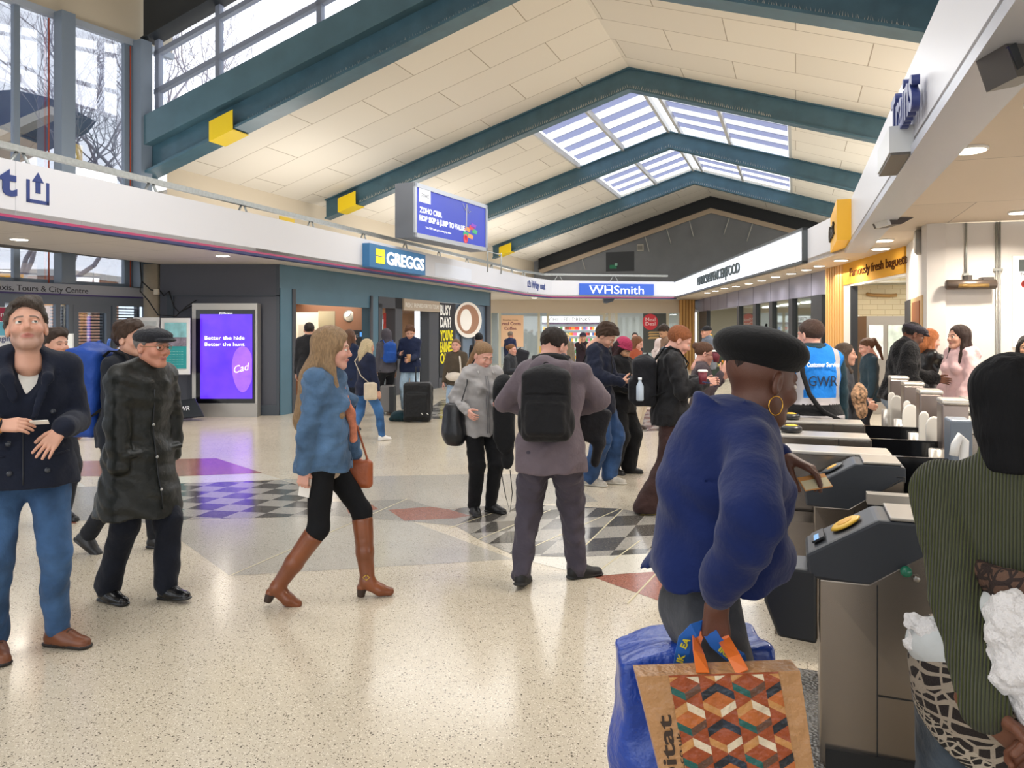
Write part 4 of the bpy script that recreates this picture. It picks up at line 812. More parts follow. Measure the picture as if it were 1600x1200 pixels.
# ---- things hanging from the barrier soffit
t = thing('wedge_speaker', 'dark grey wedge speaker hanging beneath the barrier ceiling', 'speaker', D(1413, 335, 8.7))
MB().prism([D(1382, 324, 8.7), D(1446, 322, 8.7), D(1444, 331, 8.7), D(1409, 350, 8.7), D(1389, 351, 8.7), D(1381, 334, 8.7)], (0, .35, 0)).build('case', M('#4a423f', .5), t); MB().prism([D(1381, 334, 8.68), D(1389, 351, 8.68), D(1393, 351, 8.68), D(1385, 332, 8.68)], (0, .3, 0)).build('grille', M('#d9d9d6', .4), t)
t = thing('emergency_light', 'white emergency light box fixed on the fascia below the Trains letters', 'light', FR.px(1415, 2.95))
FR.box('housing', FR.t(1405), FR.t(1428), 2.93, 3.12, M('#d2d4d4', .4), t, 0, .16); FR.box('grille', FR.t(1405), FR.t(1428), 2.91, 2.93, M('#55504a', .5), t, .02, .15)
t = thing('projector_light', 'black framed camera housing hanging at the ceiling edge', 'camera', D(1595, 70, 3.4)); q = [D(1571, 65, 3.35), D(1592, 36, 3.35), D(1640, 30, 3.35), D(1640, 110, 3.35), D(1590, 120, 3.35)]
MB().prism(q, (0, .22, 0)).build('housing', M('#57544f', .4, .3), t); MB().prism([D(1576, 72, 3.34), D(1588, 66, 3.34), D(1601, 102, 3.34), D(1592, 108, 3.34)], (0, .02, 0)).build('window', M('#2b2f33', .1), t); MB().tube([D(1600, 40, 3.45), Vector((D(1600, 40, 3.45).x, 3.45, 2.93))], .02, 8).build('mount', m_dark, t)
# ================================================================ outside
flat([Vector((-60, -20, 0)), Vector((-9.5, -20, 0)), Vector((-7.8, 15, 0)), Vector((-20, 60, 0)), Vector((-60, 60, 0))], -.05, .003).build('ground_street', M('#8d8b86', .9), kind='structure')
t = thing('brick_building', 'far brick building across the street seen through the glass', 'building', Vector((-26, 36, 0))); ebox('brick_wall', (-34, 36, 0), (13, 0, 0), (0, 5, 0), (0, 0, 4.2), M('#c08a6c', .8, var=.2, vscale=2), t); ebox('flat_roof', (-34.2, 35.8, 4.2), (13.4, 0, 0), (0, 5.4, 0), (0, 0, .3), M('#c9c4bc', .8), t)
for k in range(4): ebox('window', (-33 + k * 3, 35.95, 1.6), (1.3, 0, 0), (0, .05, 0), (0, 0, 1.6), M('#8d98a0', .3), t)
t = thing('reflection_shape', 'dark blue sloping canopy imitating a reflection in the upper street glass', 'silhouette', Vector((-17, 19, 4)))  # solid shape imitating the roof beam's reflection in the glass
MB().prism([D(-120, 250, 19), D(-120, 150, 19), D(20, 140, 19), D(76, 152, 19), D(60, 172, 19), D(-20, 208, 19)], (0, 2.2, 0)).build('reflection_dark_part', M('#3a4670', .6), t)
MB().prism([D(-60, 222, 18.9), D(78, 165, 18.9), D(78, 178, 18.9), D(-60, 240, 18.9)], (0, .4, 0)).build('reflection_pale_band', M('#c9c1b4', .6), t)
def tree(base, h, seed, label):
    r = random.Random(seed); mb = MB(); N = [0]
    def br(p, d, ln, rad, dep):
        if dep == 0 or N[0] > 1500: return
        N[0] += 1; q = p + d * ln * .5 + Vector((r.uniform(-1, 1), r.uniform(-1, 1), r.uniform(-.5, 1))) * ln * .07; e = q + (d + Vector((r.uniform(-.3, .3), r.uniform(-.3, .3), r.uniform(-.1, .25)))).normalized() * ln * .5
        mb.tube([p, q, e], [rad, rad * .85, rad * .68], 5 if dep > 4 else 3, 0, False)
        for k in range(r.choice((2, 2, 3)) if dep > 1 else 0):
            nd = (e - q).normalized() + Vector((r.uniform(-.9, .9), r.uniform(-.9, .9), r.uniform(-.35, .75))); br(e, nd.normalized(), ln * r.uniform(.68, .86), rad * .66, dep - 1)
    t = thing('bare_tree', label, 'tree', base, 'bare trees across the street'); br(Vector(base), Vector((0, 0, 1)), h * .24, h * .011, 9); mb.build('branches', M('#a29da8', .9), t)
for i, (x, y, h) in enumerate(((-13.2, 20.5, 10.5), (-18.0, 22.5, 12), (-15.2, 26, 13), (-11.2, 24.5, 13.5), (-22.5, 20, 10), (-26, 27, 12))): tree((x, y, 0), h, 11 + i, 'leafless winter tree with fine branches outside the station glass')
# ================================================================ ticket gates
m_steel = M('#8f857a', .27, .95, var=.08, vscale=2, stretch=(1, 1, .15)); m_steel2 = M('#c2bcb3', .3, .6); m_gdark = M('#2b2f35', .4); m_gd2 = M('#17191c', .35); m_paddle = M('#c9c6bf', .3); m_lid = M('#a9a49c', .32, .5)
def gate(px, c, L, top, label, nose=True, pad='#e0b43a', wv=.26, reader=False, vend=False):
    o = Vector(((px - 800) / F * c, c, 0)); t = thing('ticket_gate', label, 'ticket gate', o + BV * L * .5, 'ticket gates'); a, b = BV, AV
    if nose:   # sloping dark head with a steel body
        s1 = .42
        MB().prism([o + b * .01 + UP * 0, o + a * (L - .04) + UP * 0, o + a * (L - .04) + UP * (top - .06), o + a * s1 + UP * (top - .06), o + a * .17 + UP * (top - .24), o + UP * (top - .24)], b * (wv - .02)).build('steel_body', m_steel, t, bevel=.006)
        MB().prism([o + a * -.05 + UP * (top - .15), o + a * -.04 + UP * (top - .24), o + a * .17 + UP * (top - .25), o + a * (s1 + .0) + UP * (top - .09), o + a * L + UP * (top - .09), o + a * L + UP * (top - .01), o + a * (L - .03) + UP * top, o + a * .2 + UP * top], b * wv).build('dark_head', m_gdark, t, bevel=.012)
        MB().prism([o + a * .24 + UP * (top + .001), o + a * (L - .02) + UP * (top + .001), o + a * (L - .02) + b * wv + UP * (top + .001), o + a * .24 + b * wv + UP * (top + .001)], UP * .012).build('top_plate', m_lid, t, bevel=.004)
        MB().obox(o + a * .195 - b * .001 + UP * (top - .24), a * .004, b * -.002, UP * -(top - .26)).build('panel_joint', m_gd2, t); MB().obox(o + a * .2 + UP * .30 - b * .002, a * (L - .26), b * .002, UP * .004).build('panel_joint', m_gd2, t)
        p0 = o + a * .06 + UP * (top - .085); d = (a * .14 + UP * .085 * (.15 / .25)).normalized(); sl = (a * .25 + UP * .15).normalized(); n_ = sl.cross(b).normalized(); n_ = n_ if n_.z > 0 else -n_
        cc = o + a * .10 + UP * (top - .058) + b * wv * .5 + n_ * .004
        MB().lathe(cc, [(.055, 0), (.062, .004), (.05, .012)], 28, 0, n_).build('reader_pad', M(pad, .4), t)
        MB().lathe(cc + n_ * .012, [(.03, 0), (.028, .002)], 24, 0, n_).build('pad_mark', M('#d8a02a', .4), t)
        q = o + a * -.02 + UP * (top - .13) + b * wv * .25 + n_ * .006; MB().obox(q, sl * .05, b * wv * .5, n_ * .008).build('ticket_slot', m_gd2, t); MB().obox(q + n_ * .008 + sl * .01, sl * .02, b * wv * .3, n_ * .001).build('blue_display', M('#6f9fd0', .2, emit=.4), t)
    else:
        MB().prism([o + UP * 0, o + a * L, o + a * L + UP * top, o + a * .06 + UP * top, o + UP * (top - .1)], b * wv).build('steel_body', m_steel, t, bevel=.006)
        MB().prism([o + a * .02 + UP * (top - .02), o + a * (L - .01) + UP * (top - .02), o + a * (L - .01) + UP * (top + .01), o + a * .05 + UP * (top + .01)], b * (wv + .01)).build('top_plate', m_steel2, t, bevel=.006)
        MB().obox(o + a * L * .68 - b * .001 + UP * (top - .2), a * .005, b * -.002, UP * .2).build('panel_joint', m_gd2, t)
    MB().obox(o + a * .02 - b * .01, a * (L - .04), b * (wv + .02), UP * .08).build('kick_plate', m_gd2, t)
    return t, o
t, o = gate(1281, 2.9, .62, .95, 'nearest ticket gate with a yellow reader pad and green knob')
MB().lathe(o + BV * .29 + UP * .775 - AV * .001, [(.016, 0), (.02, .01), (.019, .025), (.008, .034)], 20, 0, -AV).build('green_knob', M('#1c6b52', .15), t); MB().lathe(o + BV * .325 + UP * .75 - AV * .001, [(.011, 0), (.012, .012), (.006, .014)], 16, 0, -AV).build('key_lock', M('#9a9792', .3, .8), t)
MB().prism([o - BV * .01 + UP * .74, o - BV * .01 + UP * .46, o - BV * .15 + UP * .47, o - BV * .2 + UP * .6, o - BV * .2 + UP * .74], AV * .2).build('side_unit', m_gd2, t, bevel=.012); MB().obox(o - BV * .19 + AV * .02 + UP * .741, BV * .1, AV * .12, UP * .004).build('side_unit_label', M('#dfe3e4', .4), t)
t, o = gate(1272, 4.1, .44, .95, 'second ticket gate, dark sloping head with a square opening in its side', pad='#3a4046')
MB().obox(o + BV * .26 - AV * .003 + UP * .70, BV * .085, AV * .004, UP * .08).build('square_opening', m_gd2, t)
MB().obox(o - BV * .2 + UP * .0, BV * .2, AV * .26, UP * .62).build('lower_body', m_steel, t)
gate(1212, 4.45, .62, .95, 'third ticket gate, long pale top seen over the dark head', False); gate(1202, 5.1, .62, .95, 'fourth ticket gate with a round yellow reader on its top', False)
gate(1196, 5.9, .70, .95, 'fifth ticket gate beside the customer service worker', False)
for px, c, yy in ((1245, 5.1, 0), (1243, 5.85, 0)):
    tt = thing('top_reader', 'round black card reader with a yellow face on a gate top' if c < 5.5 else 'round black card reader on the farthest gate top', 'card reader', Vector(((px - 800) / F * c, c + .1, .96)))
    MB().lathe(tt.location, [(.055, 0), (.07, .01), (.068, .035), (.05, .045)], 24).build('reader_body', m_gd2, tt); MB().lathe(tt.location + UP * .045, [(.045, 0), (.03, .006)], 24).build('reader_face', M('#d8ac2a', .4), tt)
# horizontal link rail and black glass screens between gates
o = W(1355, 3.75, 0); t = thing('gate_rail', 'pale horizontal rail joining the second gate to the pillar row', 'rail', o); MB().obox(o + UP * .80, BV * .55, AV * .08, UP * .05).build('rail_bar', m_steel2, t)
MB().obox(o + UP * .0, BV * .9, AV * .04, UP * .78).build('rail_black_panel', M('#0d0e10', .12), t)
for k, (px, c) in enumerate(((1352, 4.5), (1342, 5.2), (1340, 5.9))):
    tag(ebox('black_screen', W(px, c, 0), BV * .62, AV * .03, UP * (.92), M('#0f1012', .12)), ('nearest', 'middle', 'farthest')[k] + ' glossy black panel between the ticket gates', 'panel', 'black panels between the gates')
# pillars with paddles
for k, (x0, x1, yt, c, lb) in enumerate(((1391, 1417, 588, 7.4, 'farthest steel gate pillar beside the flat cap man'), (1412, 1441, 597, 6.6, 'second farthest steel gate pillar with a bevelled top'), (1437, 1469, 609, 5.7, 'steel gate pillar second from the nearest'), (1472, 1509, 624, 4.9, 'nearest tall steel gate pillar beside the green jumper shoulder'))):
    a0, a1 = (x0 - 800) / F * c, (x1 - 800) / F * c; zt = CAMZ + (HZ - yt) * c / F; t = thing('gate_pillar', lb, 'gate pillar', Vector(((a0 + a1) / 2, c, 0)), 'steel gate pillars'); wv = (a1 - a0)
    MB().obox(Vector((a0, c, 0)), BV * wv, AV * .2, UP * (zt - .03)).build('pillar_body', M('#8d8079', .28, .75, var=.1, vscale=2, stretch=(1, 1, .2)), t, bevel=.012); MB().obox(Vector((a0 - .004, c - .004, zt - .035)), BV * (wv + .008), AV * .21, UP * .035).build('pillar_cap', m_steel2, t, bevel=.012)
    MB().lathe(Vector((a0 - .02, c + .02, zt - .62)), [(.05, 0), (.05, .3)], 16).build('paddle_hub', m_steel2, t)
def paddle(x0, x1, yt, c, zb, lb):
    a0, a1 = (x0 - 800) / F * c, (x1 - 800) / F * c; zt = CAMZ + (HZ - yt) * c / F; r = (a1 - a0) / 2; q = []
    for k in range(13): a = PI * k / 12; q.append(Vector((a0 + r + r * math.cos(a), c, zt - r * 1.3 + r * 1.3 * math.sin(a))))
    q += [Vector((a0 + r * .15, c, zb)), Vector((a1 - r * .1, c, zb))]
    o = MB().prism(q, (0.02, .035, 0)).build('gate_paddle', m_paddle, bevel=.01); return tag(o, lb, 'gate paddle', 'pale rounded gate paddles')
for x0, x1, yt, c, lb in ((1387, 1399, 613, 7.2, 'farthest pale rounded gate paddle'), (1391, 1410, 618, 7.0, 'pale rounded paddle next to the farthest one'), (1411, 1423, 626, 6.4, 'narrow pale paddle before the second pillar'), (1409, 1436, 632, 6.2, 'broad pale paddle before the second pillar'), (1435, 1452, 643, 5.4, 'narrow pale paddle before the third pillar'), (1446, 1472, 651, 5.2, 'broad pale paddle, nearest of the rounded ones')): paddle(x0, x1, yt, c, 0, lb)
tag(MB().tube([D(1490, 712, 3.6), D(1493, 695, 3.6), D(1500, 682, 3.6), D(1507, 690, 3.6), D(1506, 712, 3.6), Vector((D(1506, 712, 3.6).x, 3.6, .5))], .02, 10).build('gate_paddle', M('#eceae6', .25)), 'white curved paddle edge just above the green jumper shoulder', 'gate paddle')
o = W(1485, 4.3, 0); t = thing('grey_gate_pillar', 'short blue grey gate pillar in front of the nearest steel one', 'gate pillar', o); MB().obox(o, BV * .11, AV * .2, UP * (CAMZ + (HZ - 656) * 4.3 / F)).build('pillar_body', M('#717a85', .35), t, bevel=.012)
for px, py, c, w_, lb in ((1510, 622, 6.6, .5, 'farthest platform side gate top'), (1506, 640, 6.0, .5, 'second farthest platform side gate top'), (1508, 655, 5.2, .45, 'middle platform side gate top'), (1516, 670, 4.6, .35, 'nearest platform side gate top beside the black beanie')):
    o = Vector(((px - 800) / F * c, c, 0)); t = thing('ticket_gate', lb, 'ticket gate', o, 'ticket gates'); zt = CAMZ + (HZ - py) * c / F; MB().obox(o, BV * w_, AV * .24, UP * (zt - .03)).build('steel_body', m_steel, t, bevel=.006); MB().obox(o - BV * .01 - AV * .01 + UP * (zt - .03), BV * w_, AV * .26, UP * .03).build('top_plate', m_steel2, t, bevel=.006)
# tread mat beside the nearest gate
g0_ = G(1262, 1040); mtp = thing('tread_plate', 'grey patterned tread plate on the floor beside the nearest gate', 'mat', g0_)
MB().obox(W(1268, 3.05, 0) - BV * .10 - AV * .5, BV * .14, AV * 1.2, UP * .012).build('plate', M('#7d7b77', .4, .5, bump=1, bscale=60, kind='voronoi'), mtp)
# kiosk standing behind the customer service worker, orange bag on it
t = thing('service_desk', 'black service desk by the farthest ticket gate', 'desk', W(1200, 6.6, 0)); MB().obox(W(1180, 6.9, 0), BV * .35, AV * .4, UP * .88).build('desk_body', M('#25272b', .4), t, bevel=.01); MB().obox(W(1178, 6.88, .88), BV * .37, AV * .42, UP * .03).build('desk_top', M('#3a3d42', .3), t)
# white cafe table, stool and red bin in front of the newsagent
t = thing('cafe_table', 'white round legged cafe table by the newsagent window', 'table', W(826, 17.6, 0)); MB().obox(W(797, 17.9, .78), (1.05, 0, 0), (0, -.7, 0), (0, 0, .03)).build('table_top', M('#e9e7e2', .3), t); MB().tube([W(797, 17.5, 0), W(797, 17.5, .78)], .05, 12).build('leg', M('#e3e1dc', .4), t); MB().tube([W(858, 17.5, 0), W(858, 17.5, .78)], .05, 12).build('leg', M('#e3e1dc', .4), t)
t = thing('cafe_stool', 'pale cafe stool under the seated person', 'stool', W(793, 16.9, 0)); MB().lathe(W(793, 16.9, .62), [(.2, 0), (.21, .02), (.2, .05)], 20).build('seat', M('#c9c7c2', .4), t); MB().tube([W(793, 16.9, 0), W(793, 16.9, .62)], .03, 10).build('pole', M('#d9d7d2', .3, .5), t)
t = thing('waste_bin', 'slim red bin beside the cafe table', 'bin', W(829, 19.5, 0)); MB().lathe(W(829, 19.5, 0), [(.17, 0), (.18, .02), (.18, .8), (.12, .88)], 18).build('bin_body', M('#b5332e', .4), t)
# ================================================================ smooth bodies: distance fields meshed into one skin
f32 = np.float32
def V(*a): return np.array(a, dtype=float)
def nrm(v): v = np.asarray(v, float); return v / max(1e-9, np.linalg.norm(v))
class Cap:   # tapered capsule, optionally squashed along an axis
    def __init__(s, a, b, ra, rb, k=.02, flat=None, op='+'):
        s.a, s.b, s.ra, s.rb, s.k, s.op = V(*a), V(*b), ra, rb, k, op; s.ax = None
        if flat: s.ax, s.f = nrm(flat[0]), flat[1]
    def bb(s):
        r = max(s.ra, s.rb); return np.minimum(s.a, s.b) - r, np.maximum(s.a, s.b) + r
    def d(s, X, Y, Z):
        a, b = s.a, s.b; px, py, pz = X - a[0], Y - a[1], Z - a[2]; ba = b - a; sc = 1
        if s.ax is not None:
            g = 1 / s.f - 1; q = (px * s.ax[0] + py * s.ax[1] + pz * s.ax[2]) * g; px, py, pz = px + q * s.ax[0], py + q * s.ax[1], pz + q * s.ax[2]; ba = ba + np.dot(ba, s.ax) * g * s.ax; sc = (s.f + 1) / 2
        l2 = max(1e-9, float(np.dot(ba, ba))); t = np.clip((px * ba[0] + py * ba[1] + pz * ba[2]) / l2, 0, 1)
        return (np.sqrt((px - ba[0] * t) ** 2 + (py - ba[1] * t) ** 2 + (pz - ba[2] * t) ** 2) - (s.ra + (s.rb - s.ra) * t)) * sc
class Ell:
    def __init__(s, c, r, k=.02, R=None, op='+'): s.c, s.r, s.k, s.op, s.R = V(*c), V(*r), k, op, R
    def bb(s):
        r = s.r if s.R is None else np.full(3, s.r.max()); return s.c - r, s.c + r
    def d(s, X, Y, Z):
        p = [X - s.c[0], Y - s.c[1], Z - s.c[2]]
        if s.R is not None: p = [p[0] * q[0] + p[1] * q[1] + p[2] * q[2] for q in s.R]
        k0 = np.sqrt((p[0] / s.r[0]) ** 2 + (p[1] / s.r[1]) ** 2 + (p[2] / s.r[2]) ** 2); k1 = np.sqrt((p[0] / s.r[0] ** 2) ** 2 + (p[1] / s.r[1] ** 2) ** 2 + (p[2] / s.r[2] ** 2) ** 2)
        return k0 * (k0 - 1) / np.maximum(k1, 1e-6)
class Box:
    def __init__(s, c, h, r=.02, k=.02, R=None, op='+'): s.c, s.h, s.r, s.k, s.op, s.R = V(*c), V(*h), r, k, op, R
    def bb(s):
        r = s.h if s.R is None else np.full(3, np.linalg.norm(s.h)); return s.c - r, s.c + r
    def d(s, X, Y, Z):
        p = [X - s.c[0], Y - s.c[1], Z - s.c[2]]
        if s.R is not None: p = [p[0] * q[0] + p[1] * q[1] + p[2] * q[2] for q in s.R]
        q = [np.abs(p[i]) - (s.h[i] - s.r) for i in range(3)]
        return np.sqrt(sum(np.maximum(x, 0) ** 2 for x in q)) + np.minimum(np.maximum(q[0], np.maximum(q[1], q[2])), 0) - s.r
class Tor:
    def __init__(s, c, n, R, r, k=.02, op='+', ell=1, ax=None): s.c, s.n, s.R, s.r, s.k, s.op, s.ell, s.ax = V(*c), nrm(n), R, r, k, op, ell, ax
    def bb(s): return s.c - s.R - s.r, s.c + s.R + s.r
    def d(s, X, Y, Z):
        px, py, pz = X - s.c[0], Y - s.c[1], Z - s.c[2]; h = px * s.n[0] + py * s.n[1] + pz * s.n[2]
        if s.ax is not None:
            q = (px * s.ax[0] + py * s.ax[1] + pz * s.ax[2]) * (1 / s.ell - 1); px, py, pz = px + q * s.ax[0], py + q * s.ax[1], pz + q * s.ax[2]
        rr = np.sqrt(np.maximum((px - h * s.n[0]) ** 2 + (py - h * s.n[1]) ** 2 + (pz - h * s.n[2]) ** 2, 0)); return np.sqrt((rr - s.R) ** 2 + h * h) - s.r
class Cut:   # keep the side the normal points away from
    def __init__(s, p, n, k=.0): s.p, s.n, s.k, s.op = V(*p), nrm(n), k, 'c'
def fold_noise(X, Y, Z, fr, seed):
    r = random.Random(seed); o = 0
    for i in range(3):
        a, b, c = (r.uniform(-1, 1) for _ in range(3)); q = r.uniform(0, 6)
        w_ = np.sin((X * b + Y * c + Z * a) * fr * .8 + q) * 1.1
        o = o + np.sin((X * a + Y * b * 1.0 + Z * c * .8) * fr * (1 + .5 * i) + w_ + q)
    return o / 3
def mesh_field(prims, res, fold=None, shell=None):
    pos = [p for p in prims if p.op == '+']; lo = np.min([p.bb()[0] for p in pos], 0) - res * 3 - .01; hi = np.max([p.bb()[1] for p in pos], 0) + res * 3 + .01
    n = np.ceil((hi - lo) / res).astype(int) + 1; ax = [(lo[i] + np.arange(n[i]) * res).astype(f32) for i in range(3)]
    fld = np.full(n, .2, f32)
    for p in prims:
        if p.op == 'c':
            pl = ((ax[0] - p.p[0]) * p.n[0])[:, None, None] + ((ax[1] - p.p[1]) * p.n[1])[None, :, None] + ((ax[2] - p.p[2]) * p.n[2])[None, None, :]
            fld = np.maximum(fld, pl.astype(f32)); continue
        b0, b1 = p.bb(); m = p.k + res * 3 + .012
        i0 = np.clip(np.floor((b0 - m - lo) / res).astype(int), 0, n - 1); i1 = np.clip(np.ceil((b1 + m - lo) / res).astype(int) + 1, 1, n)
        if np.any(i1 <= i0): continue
        sl = tuple(slice(i0[i], i1[i]) for i in range(3)); X = ax[0][sl[0]][:, None, None]; Y = ax[1][sl[1]][None, :, None]; Z = ax[2][sl[2]][None, None, :]
        d = p.d(X, Y, Z).astype(f32); g = fld[sl]; k = max(p.k, 1e-4)
        if p.op == '+': h = np.clip(.5 + .5 * (g - d) / k, 0, 1); fld[sl] = g * (1 - h) + d * h - k * h * (1 - h)
        else: h = np.clip(.5 - .5 * (g + d) / k, 0, 1); fld[sl] = g * (1 - h) - d * h + k * h * (1 - h)
    if fold:
        X, Y, Z = ax[0][:, None, None], ax[1][None, :, None], ax[2][None, None, :]
        for amp, fr, seed, st in fold: fld = fld + amp * fold_noise(X * st[0], Y * st[1], Z * st[2], fr, seed).astype(f32)
    # surface nets
    ins = fld < 0; c = [ins[i:n[0] - 1 + i, j:n[1] - 1 + j, k:n[2] - 1 + k] for i in (0, 1) for j in (0, 1) for k in (0, 1)]
    sm = sum(x.astype(np.int8) for x in c); act = (sm > 0) & (sm < 8); idx = np.full(act.shape, -1, np.int64); A = np.argwhere(act); idx[act] = np.arange(len(A))
    acc = np.zeros((len(A), 3)); cnt = np.zeros(len(A)); cor = [(i, j, k) for i in (0, 1) for j in (0, 1) for k in (0, 1)]
    val = [fld[A[:, 0] + q[0], A[:, 1] + q[1], A[:, 2] + q[2]] for q in cor]
    for u in range(8):
        for v_ in range(u + 1, 8):
            if sum(abs(cor[u][i] - cor[v_][i]) for i in range(3)) != 1: continue
            a, b = val[u], val[v_]; m = (a < 0) != (b < 0); t = np.where(m, a / np.where(m, a - b, 1), 0)
            for i in range(3): acc[:, i] += np.where(m, cor[u][i] + t * (cor[v_][i] - cor[u][i]), 0)
            cnt += m
    vs = (A + acc / np.maximum(cnt, 1)[:, None]) * res + lo
    faces = []
    for axn in range(3):
        o1, o2 = (axn + 1) % 3, (axn + 2) % 3
        s0 = [slice(None)] * 3; s1 = [slice(None)] * 3; s0[axn] = slice(0, n[axn] - 1); s1[axn] = slice(1, n[axn])
        a, b = ins[tuple(s0)], ins[tuple(s1)]; ch = np.argwhere(a != b); ok = (ch[:, o1] > 0) & (ch[:, o2] > 0) & (ch[:, o1] < n[o1] - 1) & (ch[:, o2] < n[o2] - 1); ch = ch[ok]; fl_ = a[ch[:, 0], ch[:, 1], ch[:, 2]]
        q = []
        for d1, d2 in ((-1, -1), (0, -1), (0, 0), (-1, 0)): e = ch.copy(); e[:, o1] += d1; e[:, o2] += d2; q.append(idx[e[:, 0], e[:, 1], e[:, 2]])
        q = np.stack(q, 1); q[~fl_] = q[~fl_][:, ::-1]; faces.append(q)
    return vs, np.concatenate(faces)
def mesh_obj(name, chunks, mats, parent, xf, label=None, tint=None):
    """chunks: list of (verts, faces, mat-index array or int); xf maps local verts to the parent's frame"""
    vs, fs, ms = [], [], []; o = 0
    for v, f, m in chunks: vs.append(v); fs.append(np.asarray(f) + o); ms.append(np.full(len(f), m) if np.isscalar(m) else np.asarray(m)); o += len(v)
    v = xf(np.concatenate(vs)); me = bpy.data.meshes.new(name)
    me.vertices.add(len(v)); me.vertices.foreach_set('co', v.astype(f32).ravel())
    F_ = np.concatenate(fs); me.loops.add(F_.size); me.loops.foreach_set('vertex_index', F_.astype(np.int32).ravel()); me.polygons.add(len(F_)); me.polygons.foreach_set('loop_start', (np.arange(len(F_)) * 4).astype(np.int32))
    me.polygons.foreach_set('loop_total', np.full(len(F_), 4, np.int32))
    for m in mats: me.materials.append(m)
    me.polygons.foreach_set('material_index', np.concatenate(ms).astype(np.int32)); me.polygons.foreach_set('use_smooth', np.ones(len(F_), bool)); me.update(calc_edges=True)
    if tint is not None: at = me.color_attributes.new('tint', 'FLOAT_COLOR', 'POINT'); t4 = np.ones((len(v), 4), f32); t4[:len(tint), :3] = tint; at.data.foreach_set('color', t4.ravel())
    ob = bpy.data.objects.new(name, me); C.objects.link(ob); ob.parent = parent
    if label: ob['label'] = label
    return ob
def skin_mat(key):
    if ('skin', key) in _M: return _M[('skin', key)]
    m = M(SKIN[key], .48, bump=.15, bscale=420, var=.06, vscale=16).copy(); m.name = 'skin'; nt = m.node_tree; b = nt.nodes['Principled BSDF']; lk = b.inputs['Base Color'].links[0].from_socket
    at = nt.nodes.new('ShaderNodeAttribute'); at.attribute_name = 'tint'; mx = nt.nodes.new('ShaderNodeMixRGB'); mx.blend_type = 'MULTIPLY'; mx.inputs[0].default_value = 1; nt.links.new(lk, mx.inputs[1]); nt.links.new(at.outputs['Color'], mx.inputs[2]); nt.links.new(mx.outputs[0], b.inputs['Base Color'])
    b.inputs['Subsurface Weight'].default_value = .08; b.inputs['Subsurface Radius'].default_value = (.02, .008, .004); _M[('skin', key)] = m; return m
def sstep(a, b, x): t = np.clip((x - a) / (b - a), 0, 1); return t * t * (3 - 2 * t)
def rotx(a): c, s_ = math.cos(a), math.sin(a); return np.array([[1, 0, 0], [0, c, -s_], [0, s_, c]])
def roty(a): c, s_ = math.cos(a), math.sin(a); return np.array([[c, 0, s_], [0, 1, 0], [-s_, 0, c]])
def rotz(a): c, s_ = math.cos(a), math.sin(a); return np.array([[c, -s_, 0], [s_, c, 0], [0, 0, 1]])
def ik(a, b, l1, l2, pole):
    d = b - a; L_ = np.linalg.norm(d); L = min(L_, (l1 + l2) * .999); dn = d / max(L_, 1e-6); b = a + dn * L
    x = (l1 * l1 - l2 * l2 + L * L) / (2 * L); h = math.sqrt(max(0, l1 * l1 - x * x)); p = np.asarray(pole, float); p = nrm(p - dn * np.dot(p, dn)); return a + dn * x + p * h, b
def fcent(v, f): return v[f].mean(1)
def sphere_quads(c, r, n=14, m=10, fwd=V(0, 1, 0)):
    """uv sphere of quads around fwd axis; returns verts, faces and polar angle of each face from fwd"""
    fwd = nrm(fwd); u = nrm(np.cross(fwd, V(.01, 0, 1))); w_ = np.cross(u, fwd); vs, fs, an = [], [], []
    for i in range(m + 1):
        th = .02 + (PI - .04) * (i / m) ** 1.25
        for j in range(n): a = 2 * PI * j / n; vs.append(c + r * (fwd * math.cos(th) + (u * math.cos(a) + w_ * math.sin(a)) * math.sin(th)))
    for i in range(m):
        for j in range(n): fs.append((i * n + j, (i + 1) * n + j, (i + 1) * n + (j + 1) % n, i * n + (j + 1) % n)); an.append((.02 + (PI - .04) * ((i + .5) / m) ** 1.25))
    vs.append(c + r * fwd); k = len(vs) - 1
    for j in range(0, n, 2): fs.append((k, j, (j + 1) % n, (j + 2) % n)); an.append(0)
    return np.array(vs), np.array(fs), np.array(an)
